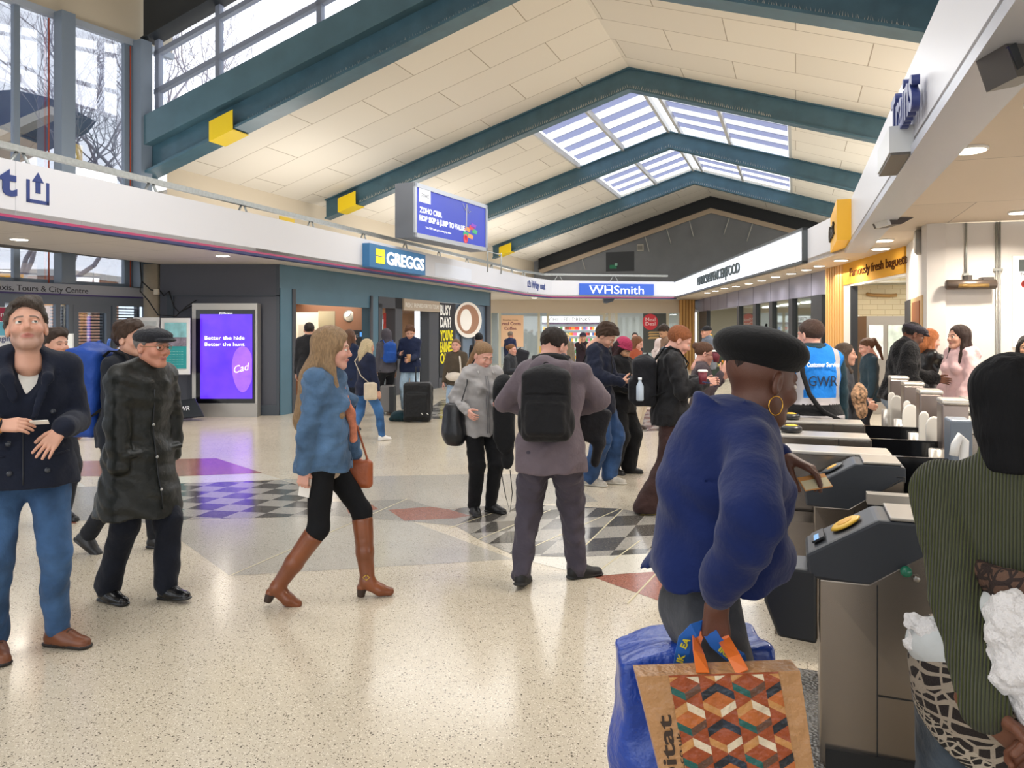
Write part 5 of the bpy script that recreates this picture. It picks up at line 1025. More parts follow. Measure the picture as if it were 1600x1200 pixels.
# ---------------------------------------------------------------- anatomy
def head_prims(o):
    w_ = o.get('hw', 1.0); j = o.get('jaw', 1.0); P = [Ell((0, -.014, .036), (.076 * w_, .097, .086), .02), Ell((0, .026, -.03), (.059 * w_, .064, .078), .03),
         Cap((-.014, .07, -.096), (.014, .07, -.096), .015 * j, .015 * j, .03), Cap((-.047 * j, -.004, -.052), (-.016, .055, -.09), .018, .015, .03), Cap((.047 * j, -.004, -.052), (.016, .055, -.09), .018, .015, .03)]
    for s in (-1, 1): P += [Ell((s * .04, .062, -.026), (.024, .026, .024), .02), Cap((s * .012, .084, .024), (s * .042, .07, .026), .011, .010, .014)]
    P += [Cap((0, .084, .016), (0, .104 + o.get('nose', 0), -.024), .008, .0125, .012), Cap((-.011, .092, -.03), (.011, .092, -.03), .0085, .0085, .01)]
    for s in (-1, 1): P += [Ell((s * .031, .099, .004), (.019, .018, .0135), .010, op='-')]
    if o.get('eyes', 1):
        op_ = o.get('slit', .0048)
        for s in (-1, 1):
            P += [Lid((s * .031, .0765, .004), .0148, op_)]
    P += [Cap((-.019, .082, -.058), (0, .0925, -.0555), .005, .0065, .006), Cap((.019, .082, -.058), (0, .0925, -.0555), .005, .0065, .006), Cap((-.015, .083, -.067), (.015, .083, -.067), .0075, .0075, .007), Cap((-.02, .092, -.0615), (.02, .092, -.0615), .0018, .0018, .003, op='-')]
    for s in (-1, 1):
        R = rotz(s * .35) @ rotx(-.12); P += [Ell((s * .079 * w_, -.010, -.004), (.0095, .019, .032), .006, R.T), Ell((s * .087 * w_, -.006, -.001), (.006, .010, .018), .005, R.T, '-')]
    P += [Cap((0, -.02, -.05), (0, -.045, -.17), .052 * w_, .058, .03)]
    return P
class Lid(Ell):
    def __init__(s, c, r, slit): Ell.__init__(s, c, (r, r, r), .002); s.sl = slit
    def d(s, X, Y, Z):
        d = Ell.d(s, X, Y, Z); return np.maximum(d, s.sl - np.abs(Z - s.c[2] + .001) + (X - s.c[0]) ** 2 * 22)
def hand_prims(side, curl=.3, spread=.02, thumb=.3, idx=None):
    s = -1 if side == 'R' else 1; P = [Cap((0, -.05, 0), (0, .015, 0), .025, .024, .02, ((0, 0, 1), .75))]
    xs = (.028, .0095, -.009, -.027); ln = (.068, .078, .072, .056)
    for i in range(4):
        x = xs[i] * s; P.append(Cap((x * .6, .012, 0), (x, .082, 0), .0135, .0115, .010))
        c = curl if idx is None or i not in idx else idx[i]; p = V(x, .085, 0); ang = 0; r = .0092 - .0008 * (i == 3)
        for seg, (q, b) in enumerate(((.44, .9), (.31, 1.25), (.25, .8))):
            ang += c * b; d = rotz(-s * spread * (1.5 - i)) @ V(0, math.cos(ang), -math.sin(ang)); e = p + d * ln[i] * q; P.append(Cap(p, e, r, r * .9, .002 if seg else .006)); p = e; r *= .9
    p = V(s * .022, .018, -.006); d = nrm(V(s * (.75 - thumb * .8), .6, -.25 - thumb * .5)); e = p + d * .042; P.append(Cap(p, e, .0145, .0115, .012)); p = e
    d = nrm(d + V(-s * thumb * .5, .3, -thumb * .4)); e = p + d * .032; P.append(Cap(p, e, .0112, .0098, .003)); d = nrm(d + V(-s * thumb * .4, .2, -.1)); P.append(Cap(e, e + d * .024, .0098, .0082, .003))
    return P
def cap_off(p, q, t): return p + (q - p) * t
SKIN = {'fair': '#d3a088', 'pink': '#d9a390', 'tan': '#c08a68', 'brown': '#6e4430', 'olive': '#c79a78', 'old': '#cc9078', 'dark': '#5e3a2b'}
LIPS = {'fair': '#b2685e', 'pink': '#c0706a', 'tan': '#9a5a4a', 'brown': '#6a3434', 'olive': '#aa6558', 'old': '#b06c60', 'dark': '#5a2d2b'}
def cloth(col, **k):
    a = dict(rough=.85, bump=.8, bscale=14, var=.12, vscale=9, sheen=.08, spec=.25); a.update(k); return M(col, **a)
def denim(col='#4a6a92', **k): return cloth(col, **dict(dict(var=.5, vscale=5), **k))
class Person:
    def __init__(s, label, at, face, H_, lod=1, feet=((-.1, 0), (.1, 0)), lean=0, tilt=0, hip=None, twist=0, armL=(-.25, .0, .80), armR=(.25, .0, .80), poleL=None, poleR=None, head=(0, 0, 0), skin='fair', build=1.0, depth=1.0, sw=.155, group=None, legpole=(0, 1, 0), sit=None, neck=0):
        s.root = thing('person', label, 'person', (at[0], at[1], 0), group); s.k = H_ / 1.75; s.lod = lod; s.skin = skin; s.b = build; s.dp = depth
        a = math.radians(face); fw = V(math.cos(a), math.sin(a), 0); rt = V(math.sin(a), -math.cos(a), 0); s.B = np.stack([rt, fw, V(0, 0, 1)], 1)   # local -> world
        s.res = (.0095, .0135, .021)[lod]; s.hres = (.0034, .0048, .0085)[lod]; s.feet = [tuple(f) + (0,) * (5 - len(f)) for f in feet]
        s.lean = lean; ank = [V(f[0], f[1], .085 + f[2]) for f in s.feet]; ph = .935 if sit is None else sit; py = (ank[0][1] + ank[1][1]) / 2 if hip is None else hip
        if sit is None:
            for i, an in enumerate(ank): dx = math.hypot(an[0] - (-.09, .09)[i], an[1] - py); ph = min(ph, an[2] + math.sqrt(max(.01, .868 ** 2 - dx * dx)))
        s.P = V(0, py, ph); Rt = rotx(-lean) @ roty(tilt); Rs = Rt @ rotz(twist); s.Rt, s.Rs = Rt, Rs
        s.hips = [s.P + V(-.09, 0, -.01), s.P + V(.09, 0, -.01)]; s.ank = []; s.knee = []
        for i in (0, 1): kn, an = ik(s.hips[i], ank[i], .435, .435, V(*legpole) + V((-.12, .12)[i], 0, 0)); s.knee.append(kn); s.ank.append(an)
        s.chest = s.P + Rt @ V(0, 0, .36); s.N = s.P + Rt @ V(0, -.01, .535); s.sh = [s.P + Rt @ (V(0, 0, .485) + rotz(twist) @ V(-sw, -.005, 0)), s.P + Rt @ (V(0, 0, .485) + rotz(twist) @ V(sw, -.005, 0))]
        s.fx = Rs @ V(1, 0, 0); s.fy = Rs @ V(0, 1, 0); s.fz = Rt @ V(0, 0, 1)
        s.el, s.wr = [], []
        for i, (w_, pl) in enumerate(((armL, poleL), (armR, poleR))):
            pl = V(*pl) if pl else V((-.35, .35)[i], -1, -.3); e, w2 = ik(s.sh[i], V(*w_), .285, .255, pl); s.el.append(e); s.wr.append(w2)
        yaw, pitch, roll = (math.radians(q) for q in head); s.Hd = rotz(yaw) @ rotx(pitch) @ roty(roll); s.hc = s.N + rotx(-lean * .6) @ V(0, .02 + neck, 0) + s.Hd @ V(0, .028, .0) + V(0, 0, .135); s.hs = 1.07
        s.hands = {}
    def xf(s, v): return (v * s.k) @ s.B.T
    def world(s, p): return Vector(s.xf(np.asarray([p], float))[0]) + s.root.location
    def wdir(s, d): return Vector((s.B @ np.asarray(d, float)))
    def hxf(s, v): return s.xf(v * s.hs @ s.Hd.T + s.hc)
    def part(s, name, prims, mats, fold=None, matfn=None, space='b', res=None, label=None, extra=None, frame=None):
        r = res or (s.res if space == 'b' else s.hres); v, f = mesh_field(prims, r, fold)
        if not isinstance(mats, (list, tuple)): mats = [mats]
        if len(f) == 0: return None
        m = matfn(fcent(v, f)) if matfn else 0; ch = [(v, f, m)] + (extra or []); s.last = (v, f)
        if frame is not None: R, o = frame; x = lambda q: s.xf(q @ R.T + o)
        else: x = s.xf if space == 'b' else s.hxf
        return mesh_obj(name, ch, mats, s.root, x, label)
    # --- body: head, neck, hands and what is under the clothes, one mesh
    def body(s, eyes='#4a3a2c', brow='#4a382a', stubble=None, gaze=(0, 0), slit=.0048, handL=None, handR=None, hw=1.0, jaw=1.0, nose=0, blush=True, skip_hands=()):
        fine = s.lod < 2; o = dict(hw=hw, jaw=jaw, nose=nose, eyes=fine, slit=slit); v, f = mesh_field(head_prims(o), s.hres); c = fcent(v, f); x, y, z = c[:, 0], c[:, 1], c[:, 2]; m = np.zeros(len(f), int)
        X, Y, Z = v[:, 0], v[:, 1], v[:, 2]; ax_ = np.abs(X); T = np.ones((len(v), 3)); base = np.array(lin(SKIN[s.skin])[:3])
        def mixc(w_, col): t_ = np.array(lin(col)[:3]) / base; T[:] = T * (1 - w_[:, None]) + t_ * w_[:, None]
        if blush: T[:] = T * (1 - (.14 * np.exp(-(((ax_ - .045) / .022) ** 2 + ((Z + .03) / .022) ** 2)) * (Y > .03) + .1 * np.exp(-((X / .016) ** 2 + ((Z + .022) / .016) ** 2)) * (Y > .08))[:, None] * np.array([.1, .8, .8]))
        if stubble: mixc(.38 * sstep(-.028, -.055, Z + .25 * np.maximum(.0, .04 - ax_) * (Z > -.052) + .0) * sstep(-.135, -.11, Z) * sstep(-.02, .015, Y) * (1 - .0 * ax_), stubble)
        mixc(.85 * sstep(1.25, .8, np.sqrt((X / .026) ** 2 + ((Z + .0615) / .0105) ** 2)) * (Y > .075), LIPS[s.skin])
        bz = .0285 + ax_ * .06 - np.maximum(ax_ - .036, 0) * .7; mixc(.9 * sstep(.0062, .003, np.abs(Z - bz)) * sstep(.009, .014, ax_) * sstep(.053, .045, ax_) * (Y > .05), brow)
        if not fine: mixc(.75 * sstep(.0085, .004, np.abs(Z - .005)) * sstep(.016, .009, np.abs(ax_ - .031)) * (Y > .055), '#3a2a22')
        else: mixc(.5 * sstep(.0035, .001, np.abs(Z - .0045 - slit * .9)) * sstep(.017, .012, np.abs(ax_ - .031)) * (Y > .06), '#3a2a22')
        lo_ = slice(None)
        ch = []; hv = v * s.hs @ s.Hd.T + s.hc; ch.append((hv, f, m))
        if fine:
            for sd in (-1, 1):
                cc = V(sd * .031, .0768, .004); fw = rotz(math.radians(gaze[0])) @ rotx(math.radians(gaze[1])) @ V(0, 1, 0); ev, ef, an = sphere_quads(cc, .0132, 16, 12, fw); em = np.where(an < .2, 6, np.where(an < .46, 5, 4)); ch.append((ev * s.hs @ s.Hd.T + s.hc, ef, em))
        for i, (side, hd) in enumerate((('L', handL), ('R', handR))):
            if side in skip_hands: continue
            hd = dict(hd or {}); aim = nrm(hd.get('aim', s.wr[i] - s.el[i])); back = V(*hd.get('back', ((-1, 0, .1), (1, 0, .1))[i])); back = nrm(back - aim * np.dot(back, aim)); R = np.stack([np.cross(aim, back), aim, back], 1)
            hv, hf = mesh_field(hand_prims(side, hd.get('curl', .32), hd.get('spread', .05), hd.get('thumb', .3), hd.get('idx')), (.0035, .0045, .008)[s.lod]); w_ = s.wr[i] + aim * .012; ch.append((hv @ R.T + w_, hf, 0)); s.hands[side] = (R, w_)
        q = .78; pr = [Ell(s.P, (.13 * s.b, .09, .1)), Cap(s.P, s.chest, .105 * s.b, .11, .04, (s.fy, .65)), Cap(s.chest, s.N, .1, .05, .05), Cap(s.N - V(0, 0, .03), s.hc + s.Hd @ V(0, -.03, -.08), .05, .045)]
        for i in (0, 1): pr += [Cap(s.hips[i], s.knee[i], .066, .05), Cap(s.knee[i], s.ank[i], .048, .032), Cap(s.sh[i], s.el[i], .04, .034), Cap(s.el[i], s.wr[i], .034, .02), Cap(s.chest, s.sh[i], .06, .045, .04)]
        v, f = mesh_field(pr, .026); ch.append((v, f, 0)); sk = st = skin_mat(s.skin)
        return mesh_obj('body', ch, [sk, M(LIPS[s.skin], .4), M(brow, .7), st, M('#d6cdc4', .2), M(eyes, .2), M('#0c0a09', .15)], s.root, s.xf, None, T)
    # --- points on the surface of the part built last, seen from the front (sd=1) or the back (-1)
    def surf(s): from mathutils.bvhtree import BVHTree; s.bvh = BVHTree.FromPolygons(s.last[0].tolist(), s.last[1].tolist()); return s
    def on(s, x, z, sd=1, d=.003):
        y0 = s.P[1] + (z - s.P[2]) * math.tan(s.lean); h = s.bvh.ray_cast(Vector((x, y0 + sd * .8, z)), Vector((0, -sd, 0))); y = h[0].y if h[0] is not None else y0 + sd * .16
        return s.world((x, y + sd * d, z))
    def line(s, pts, r, mat, name, par=None, sd=1, n=7, flat=None):
        q = []
        for a, b in zip(pts[:-1], pts[1:]):
            for k in range(n): t = k / n; q.append(s.on(a[0] + (b[0] - a[0]) * t, a[1] + (b[1] - a[1]) * t, sd))
        q.append(s.on(*pts[-1], sd)); return MB().tube(q, r, 5, flat=flat).build(name, mat, par or s.root)
    # --- clothes
    def torso(s, e=.015, hem=None, flare=0, bust=0, belly=0):
        b, d = s.b, s.dp; fy = s.fy; w_ = s.P + s.fz * .17
        p = [Cap(s.P, w_, .158 * b + e, .142 * b + e, .05, (V(0, 1, 0), .70 * d)), Cap(w_, s.chest, .142 * b + e, .155 * b + e, .05, (fy, .68 * d)), Cap(s.chest, s.chest + s.fz * .08, .155 * b + e, .14 * b + e, .05, (fy, .66 * d))]
        if belly: p.append(Ell(w_ + fy * (.05 * d + belly * .3), (.12 * b + e, .08 + belly, .15), .06))
        if bust:
            for q in (-1, 1): p.append(Ell(s.chest + s.fx * q * .07 + fy * (.085 * d + e) - s.fz * .03, (.062, .05 + bust, .062), .04))
        p += [Cap(s.chest + s.fz * .04, s.N - s.fz * .06, .12 + e * .5, .052 + e, .05, (fy, .75))]
        if hem is not None: p.append(Ell(s.P - V(0, .005, .0), (.168 * b + e * 1.3, .122 * b * d + e * 1.3, .14), .05))
        for i in (0, 1): p.append(Cap(s.N - s.fz * .065, s.sh[i] - s.fz * .006, .05 + e * .5, .046 + e, .04))
        if hem is not None and hem < s.P[2] - .02:
            zt = s.P[2]; n_ = 4 if hem > .7 else 6; prev = V(0, s.P[1], zt); pr = .158 * b + e
            for i in range(1, n_ + 1):
                t = i / n_; q = V(0, s.P[1], zt + (hem - .05 - zt) * t); r = .158 * b + e + flare * t; p.append(Cap(prev, q, pr, r, .04, (V(0, 1, 0), (.72 + .1 * t) * d))); prev, pr = q, r
        if hem is not None: p.append(Cut((0, 0, hem), (0, 0, -1)))
        return p
    def sleeves(s, e=.012, cuff=.045, k=.014, which=(0, 1), up=.05):
        p = []
        for i in which:
            w_ = s.wr[i] + (s.el[i] - s.wr[i]) * cuff; p += [Cap(s.sh[i], cap_off(s.sh[i], s.el[i], .5), up + e, .047 + e, k), Cap(cap_off(s.sh[i], s.el[i], .5), s.el[i], .047 + e, .043 + e, k), Cap(s.el[i], cap_off(s.el[i], w_, .55), .043 + e, .038 + e, k), Cap(cap_off(s.el[i], w_, .55), w_, .038 + e, .034 + e * .8, k)]
        return p
    def collar(s, r=.066, th=.014, h=.03, tip=.25): return [Tor(s.N + s.fz * (h - .005), nrm(s.fz + s.fy * tip), r + .003, th * .8, .005), Tor(s.N + s.fz * (h - .02), nrm(s.fz + s.fy * tip), r, th, .012), Tor(s.N + s.fz * (h - .05), nrm(s.fz + s.fy * tip), r + .008, th, .02)]
    def folds(s, amp=.005, seed=1, fr=22, st=(1, 1, .55)): return [(amp * 1.7, fr, seed, st), (amp * 1.3, fr * 2.1, seed + 9, (st[2], st[1], 1))]
    def trousers(s, mat, e=.012, bot=.058, hi=.0, name='trousers', fold=.004, seed=5, end=.05, knee=.062, thigh=.084, top=None, cutz=None, label=None):
        b = s.b; p = [Ell(s.P - V(0, 0, .01), (.162 * b + e, .118 * b * s.dp + e, .12), .04), Cap(s.P, s.P + s.fz * .1, .15 * b + e, .138 * b + e, .04, (V(0, 1, 0), .7 * s.dp))]
        for i in (0, 1):
            a = s.ank[i] + (s.knee[i] - s.ank[i]) * end; p += [Ell(s.hips[i] + V(0, -.028, -.03), (.08 * b + e, .082 * b + e, .1), .05), Cap(s.hips[i] + V((-1, 1)[i] * .0, 0, -.03), s.knee[i], thigh * b + e, knee + e, .03), Cap(s.knee[i], a, knee + e, bot, .03)]
        p.append(Cut(s.P + s.fz * (top or .1), s.fz))
        if cutz is not None: p.append(Cut((0, 0, cutz), (0, 0, -1)))
        return s.part(name, p, mat, s.folds(fold, seed, 24, (1, 1, .7)), label=label)
    def shoes(s, mat, sole=None, L=1.0, w_=1.0, kind='shoe', laces=None, label=None, ank=.042):
        for i in (0, 1):
            f = s.feet[i]; R = rotz(-math.radians(f[3])) @ rotx(-math.radians(f[4]))
            p = [Cap((0, -.03, -.045), (0, .07, -.048), .038 * w_, .042 * w_, .02), Cap((0, .07, -.05), (0, .145 * L, -.058), .044 * w_, .036 * w_, .02, ((0, 0, 1), .8)), Cap((0, -.012, .01), (0, .03, -.03), ank, .042, .03), Cut((0, 0, -.084), (0, 0, -1))]
            p += [Cap((0, -.032, -.074), (0, .15 * L, -.074), .043 * w_, .04 * w_, .004, ((0, 0, 1), .3)), Cut((0, 0, -.084), (0, 0, -1))]
            if laces:
                for q in range(4): y = .025 + q * .018; z = -.004 - q * .0095; p.append(Cap((-.02, y, z), (.02, y + .004, z), .0035, .0035, .001))
            mt = [mat, sole or mat, laces or mat]
            def mf(c):
                m = np.zeros(len(c), int); m[c[:, 2] < -.066] = 1
                if laces: m[(c[:, 2] > -.012 - (c[:, 1] - .02) * .5) & (np.abs(c[:, 0]) < .021) & (c[:, 1] > .018) & (c[:, 1] < .092) & (np.mod(c[:, 1] - .018, .018) < .009)] = 2
                return m
            s.part(kind, p, mt, None, mf, 'h', res=(.0045, .006, .011)[s.lod], frame=(R, s.ank[i]), label=label)
    # --- hair and hats (head space)
    def hair(s, kind, col, label=None, seed=3, vol=0, bald=None, **k):
        m = M(col, .5, bump=.9, bscale=90, var=.3, vscale=30, stretch=(6, 6, 1), spec=.4); R = s.hres * 1.15; v = vol
        base = [Ell((0, -.02, .043), (.084 + v, .104 + v, .092 + v), .01)]
        face = [Ell((0, .095, -.03), (.072, .062, .085), .015, op='-')]
        if kind in ('short', 'crop', 'curly', 'tousled'):
            t = {'crop': -.004, 'short': 0, 'curly': .012, 'tousled': .012}[kind]; p = [Ell((0, -.018, .043), (.083 + v + t * .5, .102 + v + t * .5, .09 + v + t), .01)]
            if kind == 'tousled': p += [Ell((0, .045, .1), (.06, .05, .035), .03), Ell((.02, -.05, .115), (.05, .05, .03), .03), Ell((-.03, .01, .122), (.04, .05, .025), .03)]
            p += face + [Cut((0, .078, .080 + k.get('hl', 0)), (0, 1.0, -1)), Cut((0, -.04, -.07), (0, .2, -1))]
            p += [Ell((sd * .088, .0, -.018), (.02, .028, .036), .008, op='-') for sd in (-1, 1)]; fo = [((.0022 if kind != 'tousled' else .0085), 130 if kind != 'tousled' else 75, seed, (1, 1, .6)), (.0015 if kind == 'crop' else .003, 260, seed + 2, (1, 1, 1))]
        elif kind == 'bun' or kind == 'pony':
            p = list(base) + face + [Cut((0, .085, .082), (0, .85, -1)), Cut((0, -.05, -.055), (0, .15, -1))]
            if kind == 'bun': p += [Ell((0, -.12, .06), (.04, .035, .04), .015)]
            else: p += [Ell((0, -.12, .07), (.03, .03, .03), .02), Cap((0, -.13, .07), (0, -.155, -.06), .028, .03, .02), Cap((0, -.155, -.06), (k.get('px', .0), -.15, -.22), .03, .014, .02)]
            fo = [(.002, 200, seed, (1, .4, 1)), (.001, 300, seed, (1, 1, 1))]
        elif kind in ('long', 'bob'):
            L = k.get('L', .34); w_ = k.get('w', 1); p = list(base) + [Ell((0, .1, -.04), (.062, .07, .128), .012, op='-')]
            p += [Cap((0, -.05, .0), (0, -.075 - L * .08, -L * .45), .085, .085 * w_, .04, ((0, 1, 0), .7)), Cap((0, -.075 - L * .08, -L * .45), (0, -.05 - L * .28, -L), .085 * w_, .055 * w_, .04, ((0, 1, 0), .6))]
            for sd in (-1, 1): p += [Cap((sd * .07, -.015, .02), (sd * .083, -.005, -.1), .03, .032, .02), Cap((sd * .083, -.005, -.1), (sd * .08 * w_, .02 + k.get('fw', .03), -L * .9), .032, .022, .02)]
            p += [Ell((0, .105, -.035), (.05, .05, .1), .01, op='-')]; fo = [(.004, 120, seed, (1, 1, .12)), (.002, 260, seed + 4, (1, 1, .15))]
        s.part('hair', p, m, fo, None, 'h', R, label)
    def hat(s, kind, mat, label=None, brim=None):
        name = {'beanie': 'beanie', 'beret': 'beret', 'flatcap': 'flat_cap', 'cap': 'baseball_cap', 'hood': 'hood'}[kind]; R = s.hres * 1.2
        if kind == 'beanie': p = [Ell((0, -.018, .055), (.09, .108, .1), .01), Tor((0, -.012, .032), (0, -.22, 1), .086, .014, .01, ell=1.16, ax=V(0, 1, 0)), Cut((0, 0, .018), (0, .3, -1))]; fo = [(.002, 90, 2, (1, 1, .2))]
        if kind == 'beret': p = [Ell((.0, -.02, .086), (.118, .135, .062), .02), Ell((0, -.01, .06), (.086, .104, .05), .02), Cap((0, -.02, .145), (0, -.02, .158), .004, .003, .006), Cut((0, 0, .034), (0, .12, -1))]; fo = [(.003, 26, 4, (1, 1, 1))]
        if kind == 'flatcap': p = [Ell((0, -.012, .06), (.09, .108, .058), .02), Ell((0, .045, .072), (.078, .08, .036), .02), Cap((-.045, .1, .047), (.045, .1, .047), .02, .02, .02, ((0, 0, 1), .4)), Ell((0, .105, .047), (.062, .045, .012), .012), Cut((0, 0, .03), (0, -.08, -1))]; fo = [(.0015, 40, 4, (1, 1, 1))]
        if kind == 'cap': p = [Ell((0, -.016, .052), (.088, .106, .086), .01), Ell((0, .105, .05), (.07, .075, .008), .01), Cut((0, 0, .03), (0, -.1, -1))]; fo = None
        if kind == 'hood': p = [Ell((0, -.02, .03), (.105, .12, .12), .01), Cap((0, -.06, -.06), (0, -.08, -.13), .085, .09, .05), Ell((0, .1, .0), (.07, .07, .1), .02, op='-'), Cut((0, 0, -.17), (0, 0, -1))]; fo = [(.003, 40, 4, (1, 1, 1))]
        s.part(name, p, mat, fo, None, 'h', R, label)
    def glasses(s, mat=None):
        mb = MB(); mt = mat or M('#3a3430', .3, .5); ro = s.root
        for sd in (-1, 1):
            ring = [s.root.location + Vector(s.hxf(np.array([[sd * .033 + .023 * math.cos(a), .098 - abs(math.cos(a) * sd * .004 + .004), .004 + .017 * math.sin(a)]]))[0]) for a in [2 * PI * q / 14 for q in range(15)]]
            mb.tube(ring, .0016 * (1 + .6 * s.lod), 5, caps=False); mb.tube([s.root.location + Vector(s.hxf(np.array([q]))[0]) for q in ((sd * .056, .09, .009), (sd * .077, .06, .009), (sd * .081, -.005, .008))], .0015 * (1 + .6 * s.lod), 5)
        mb.tube([s.root.location + Vector(s.hxf(np.array([q]))[0]) for q in ((-.011, .1, .007), (.011, .1, .007))], .0018, 5); mb.build('glasses', mt, ro)
def held(p, side, name, label, cat, fn, off=(0, .06, -.02), **k):
    """a thing of its own held in a hand: fn(center, x axis (thumb side), y axis (fingers), z axis (back of hand)) builds and returns it"""
    R, w_ = p.hands[side]; c = p.world(w_ + R @ V(*off)); ax = [p.wdir(R[:, i]) for i in range(3)]; return fn(c, *ax)
def free_mesh(name, prims, mats, res, at, B=None, fold=None, matfn=None, label=None, cat=None, parent=None, group=None, scale=1.0):
    """a stand-alone smooth thing in its own frame (B columns = local axes in the world)"""
    v, f = mesh_field(prims, res, fold); m = matfn(fcent(v, f)) if matfn else 0; B = np.eye(3) if B is None else np.array(B, float)
    at = Vector(at)
    if parent is not None: off = np.array(at - world_loc(parent)); ob = mesh_obj(name, [(v, f, m)], mats if isinstance(mats, (list, tuple)) else [mats], parent, lambda q: (q * scale) @ B.T + off)
    else: ob = mesh_obj(name, [(v, f, m)], mats if isinstance(mats, (list, tuple)) else [mats], None, lambda q: (q * scale) @ B.T); ob.location = at
    return tag(ob, label, cat, group)
def phone(c, x, y, z, label, L=.145, W_=.07, col='#16181c', back=None):
    t = thing('phone', label, 'phone', c); MB().obox(c - x * W_ / 2 - y * L / 2 - z * .004, x * W_, y * L, z * .008).build('case', M(col, .25), t)
    MB().obox(c - x * W_ * .46 - y * L * .47 - z * .0045, x * W_ * .92, y * L * .94, z * -.0005).build('screen', M(back or '#0b0d12', .1), t); return t
def backpack(p, label, mat, w_=.15, h=.24, d=.1, off=(0, -.0, 0), name='backpack', strap=None, pocket=True, e=.02, trim=None, tilt=0):
    """a rucksack on a person's back: its own thing, with straps over the shoulders"""
    t = thing(name, label, 'backpack', p.world(p.chest - p.fy * .2)); c = p.chest + p.Rs @ V(off[0], -(.13 * p.b + d * .75 + e), -.04 + off[2] + .0); R = np.stack([p.fx, p.fy, p.fz], 0)
    R = rotx(-tilt) @ R
    pr = [Box(c, (w_, d, h), .05, .02, R), Ell(c + p.fz * h * .75, (w_ * .92, d * .9, h * .42), .03, R)]
    if pocket: pr += [Box(c - p.fy * d * .8 - p.fz * h * .35, (w_ * .82, d * .5, h * .5), .035, .012, R), Cap(c - p.fy * (d * 1.28) + p.fx * w_ * .5 + p.fz * h * .05, c - p.fy * (d * 1.28) - p.fx * w_ * .5 + p.fz * h * .05, .006, .006, .002)]
    pr += [Ell(c + p.fx * sd * w_ * .98 - p.fz * h * .45, (.03, d * .55, h * .4), .012, R) for sd in (-1, 1)] + [Tor(c + p.fz * (h * 1.12) + p.fy * d * .3, p.fy, .025, .007, .004)]
    pr += [Cap(c - p.fy * (d * 1.02) + p.fx * w_ * .78 + p.fz * h * z0, c - p.fy * (d * 1.02) + p.fx * w_ * (.5 if z0 > .3 else .78) + p.fz * h * (z0 + .42), .005, .005, .006, None, '-') for z0 in (.45,)] + [Cap(c - p.fy * (d * .96) + p.fx * w_ * .9 + p.fz * h * .3, c - p.fy * (d * .96) - p.fx * w_ * .9 + p.fz * h * .3, .005, .005, .008, None, '-')]
    loc = np.array(t.location - p.root.location)
    v, f = mesh_field(pr, p.res * .8, [(.004, 30, 5, (1, 1, .7))]); mesh_obj('bag', [(v, f, 0)], [mat], t, lambda q: p.xf(q) - loc)
    for i in (0, 1):
        sx = p.sh[i] * .62 + p.N * .38; tp = sx + p.fz * (.062 + e); q = [c + p.fz * h * .7 + p.fx * (-1, 1)[i] * w_ * .5 + p.fy * d * .6, tp - p.fy * .06, tp, tp + p.fy * .07 - p.fz * .02, tp + p.fy * (.12 * p.b + e) - p.fz * .14, p.sh[i] * .8 + p.chest * .2 - p.fz * .22 + p.fy * .05 + p.fx * (-1, 1)[i] * .03, c - p.fz * h * .6 + p.fx * (-1, 1)[i] * w_ * .9 + p.fy * d * .5]
        MB().tube([p.world(x) for x in q], .021 * p.k, 6, flat=.35).build('strap', strap or mat, t)
    if trim: v, f = mesh_field([Cap(c - p.fx * w_ * .98 - p.fz * h * .7 - p.fy * d * .2, c - p.fx * w_ * .98 + p.fz * h * .7 - p.fy * d * .2, .008, .008)], p.res * .6); mesh_obj('trim_line', [(v, f, 0)], [trim], t, lambda q: p.xf(q) - loc)
    return t, c
# ================================================================ people
def PXc(px, c): return ((px - 800) / F * c, c)
def Hof(yt, c, extra=0): return CAMZ + (HZ - yt) * c / F - extra
black = cloth('#0e0f12'); charc = cloth('#2a2b30')
def zipline(p, z0, z1, mat, off=0, name='zip', e=.02):
    b = p.root.location; pts = []
    for k in range(5): z = z0 + (z1 - z0) * k / 4; pts.append(p.world(V(off, 0, z) + p.fy * (.7 * (.15 * p.b) + e + .012)))
    return MB().tube(pts, .004, 4).build(name, mat, p.root)
# ---- man in the navy coat looking up
p = Person('man in a navy double breasted coat and jeans gazing upward', PXc(42, 3.97), 302, 1.80, 0, feet=((-.13, .02, 0, -46), (.14, .0, 0, -16)), armL=(-.15, .25, 1.13), armR=(.13, .27, 1.16), poleL=(-.35, -1, -.5), poleR=(.35, -1, -.5), head=(0, 17, 3), skin='fair', build=1.02, sw=.168)
p.body(stubble='#8f7f78', brow='#4d4038', gaze=(18, 14), eyes='#4a4f4c', slit=.0040, nose=.003, hw=.96, jaw=.95, handL=dict(aim=(.62, .35, -.75), back=(.1, 1, .5), curl=.18, spread=.12, thumb=.25), handR=dict(aim=(-1, .25, .02), back=(.1, .8, .6), curl=.35, thumb=.7))
p.hair('tousled', '#5d534b', vol=-.001, hl=.012)
m_coat = cloth('#161c2c', bump=.6)
co = p.torso(.036, .83, .03); 
vf = p.fy; q0 = p.chest + vf * .2
co += [Cap(p.N + vf * .12 + V(0, 0, -.02), p.chest + vf * .19 + V(0, 0, -.09), .082, .012, .012, None, '-')]
co += p.sleeves(.022, .03)
for sd in (-1, 1):   # lapels and turned collar
    a = p.N + p.fx * sd * .085 + vf * .03 + V(0, 0, .0); b = p.chest + p.fx * sd * .085 + vf * .155 + V(0, 0, .07); c_ = p.chest + p.fx * sd * .02 + vf * .175 - V(0, 0, .14)
    co += [Cap(a, b, .03, .034, .012, (vf, .35)), Cap(b, c_, .034, .008, .010, (vf, .3))]
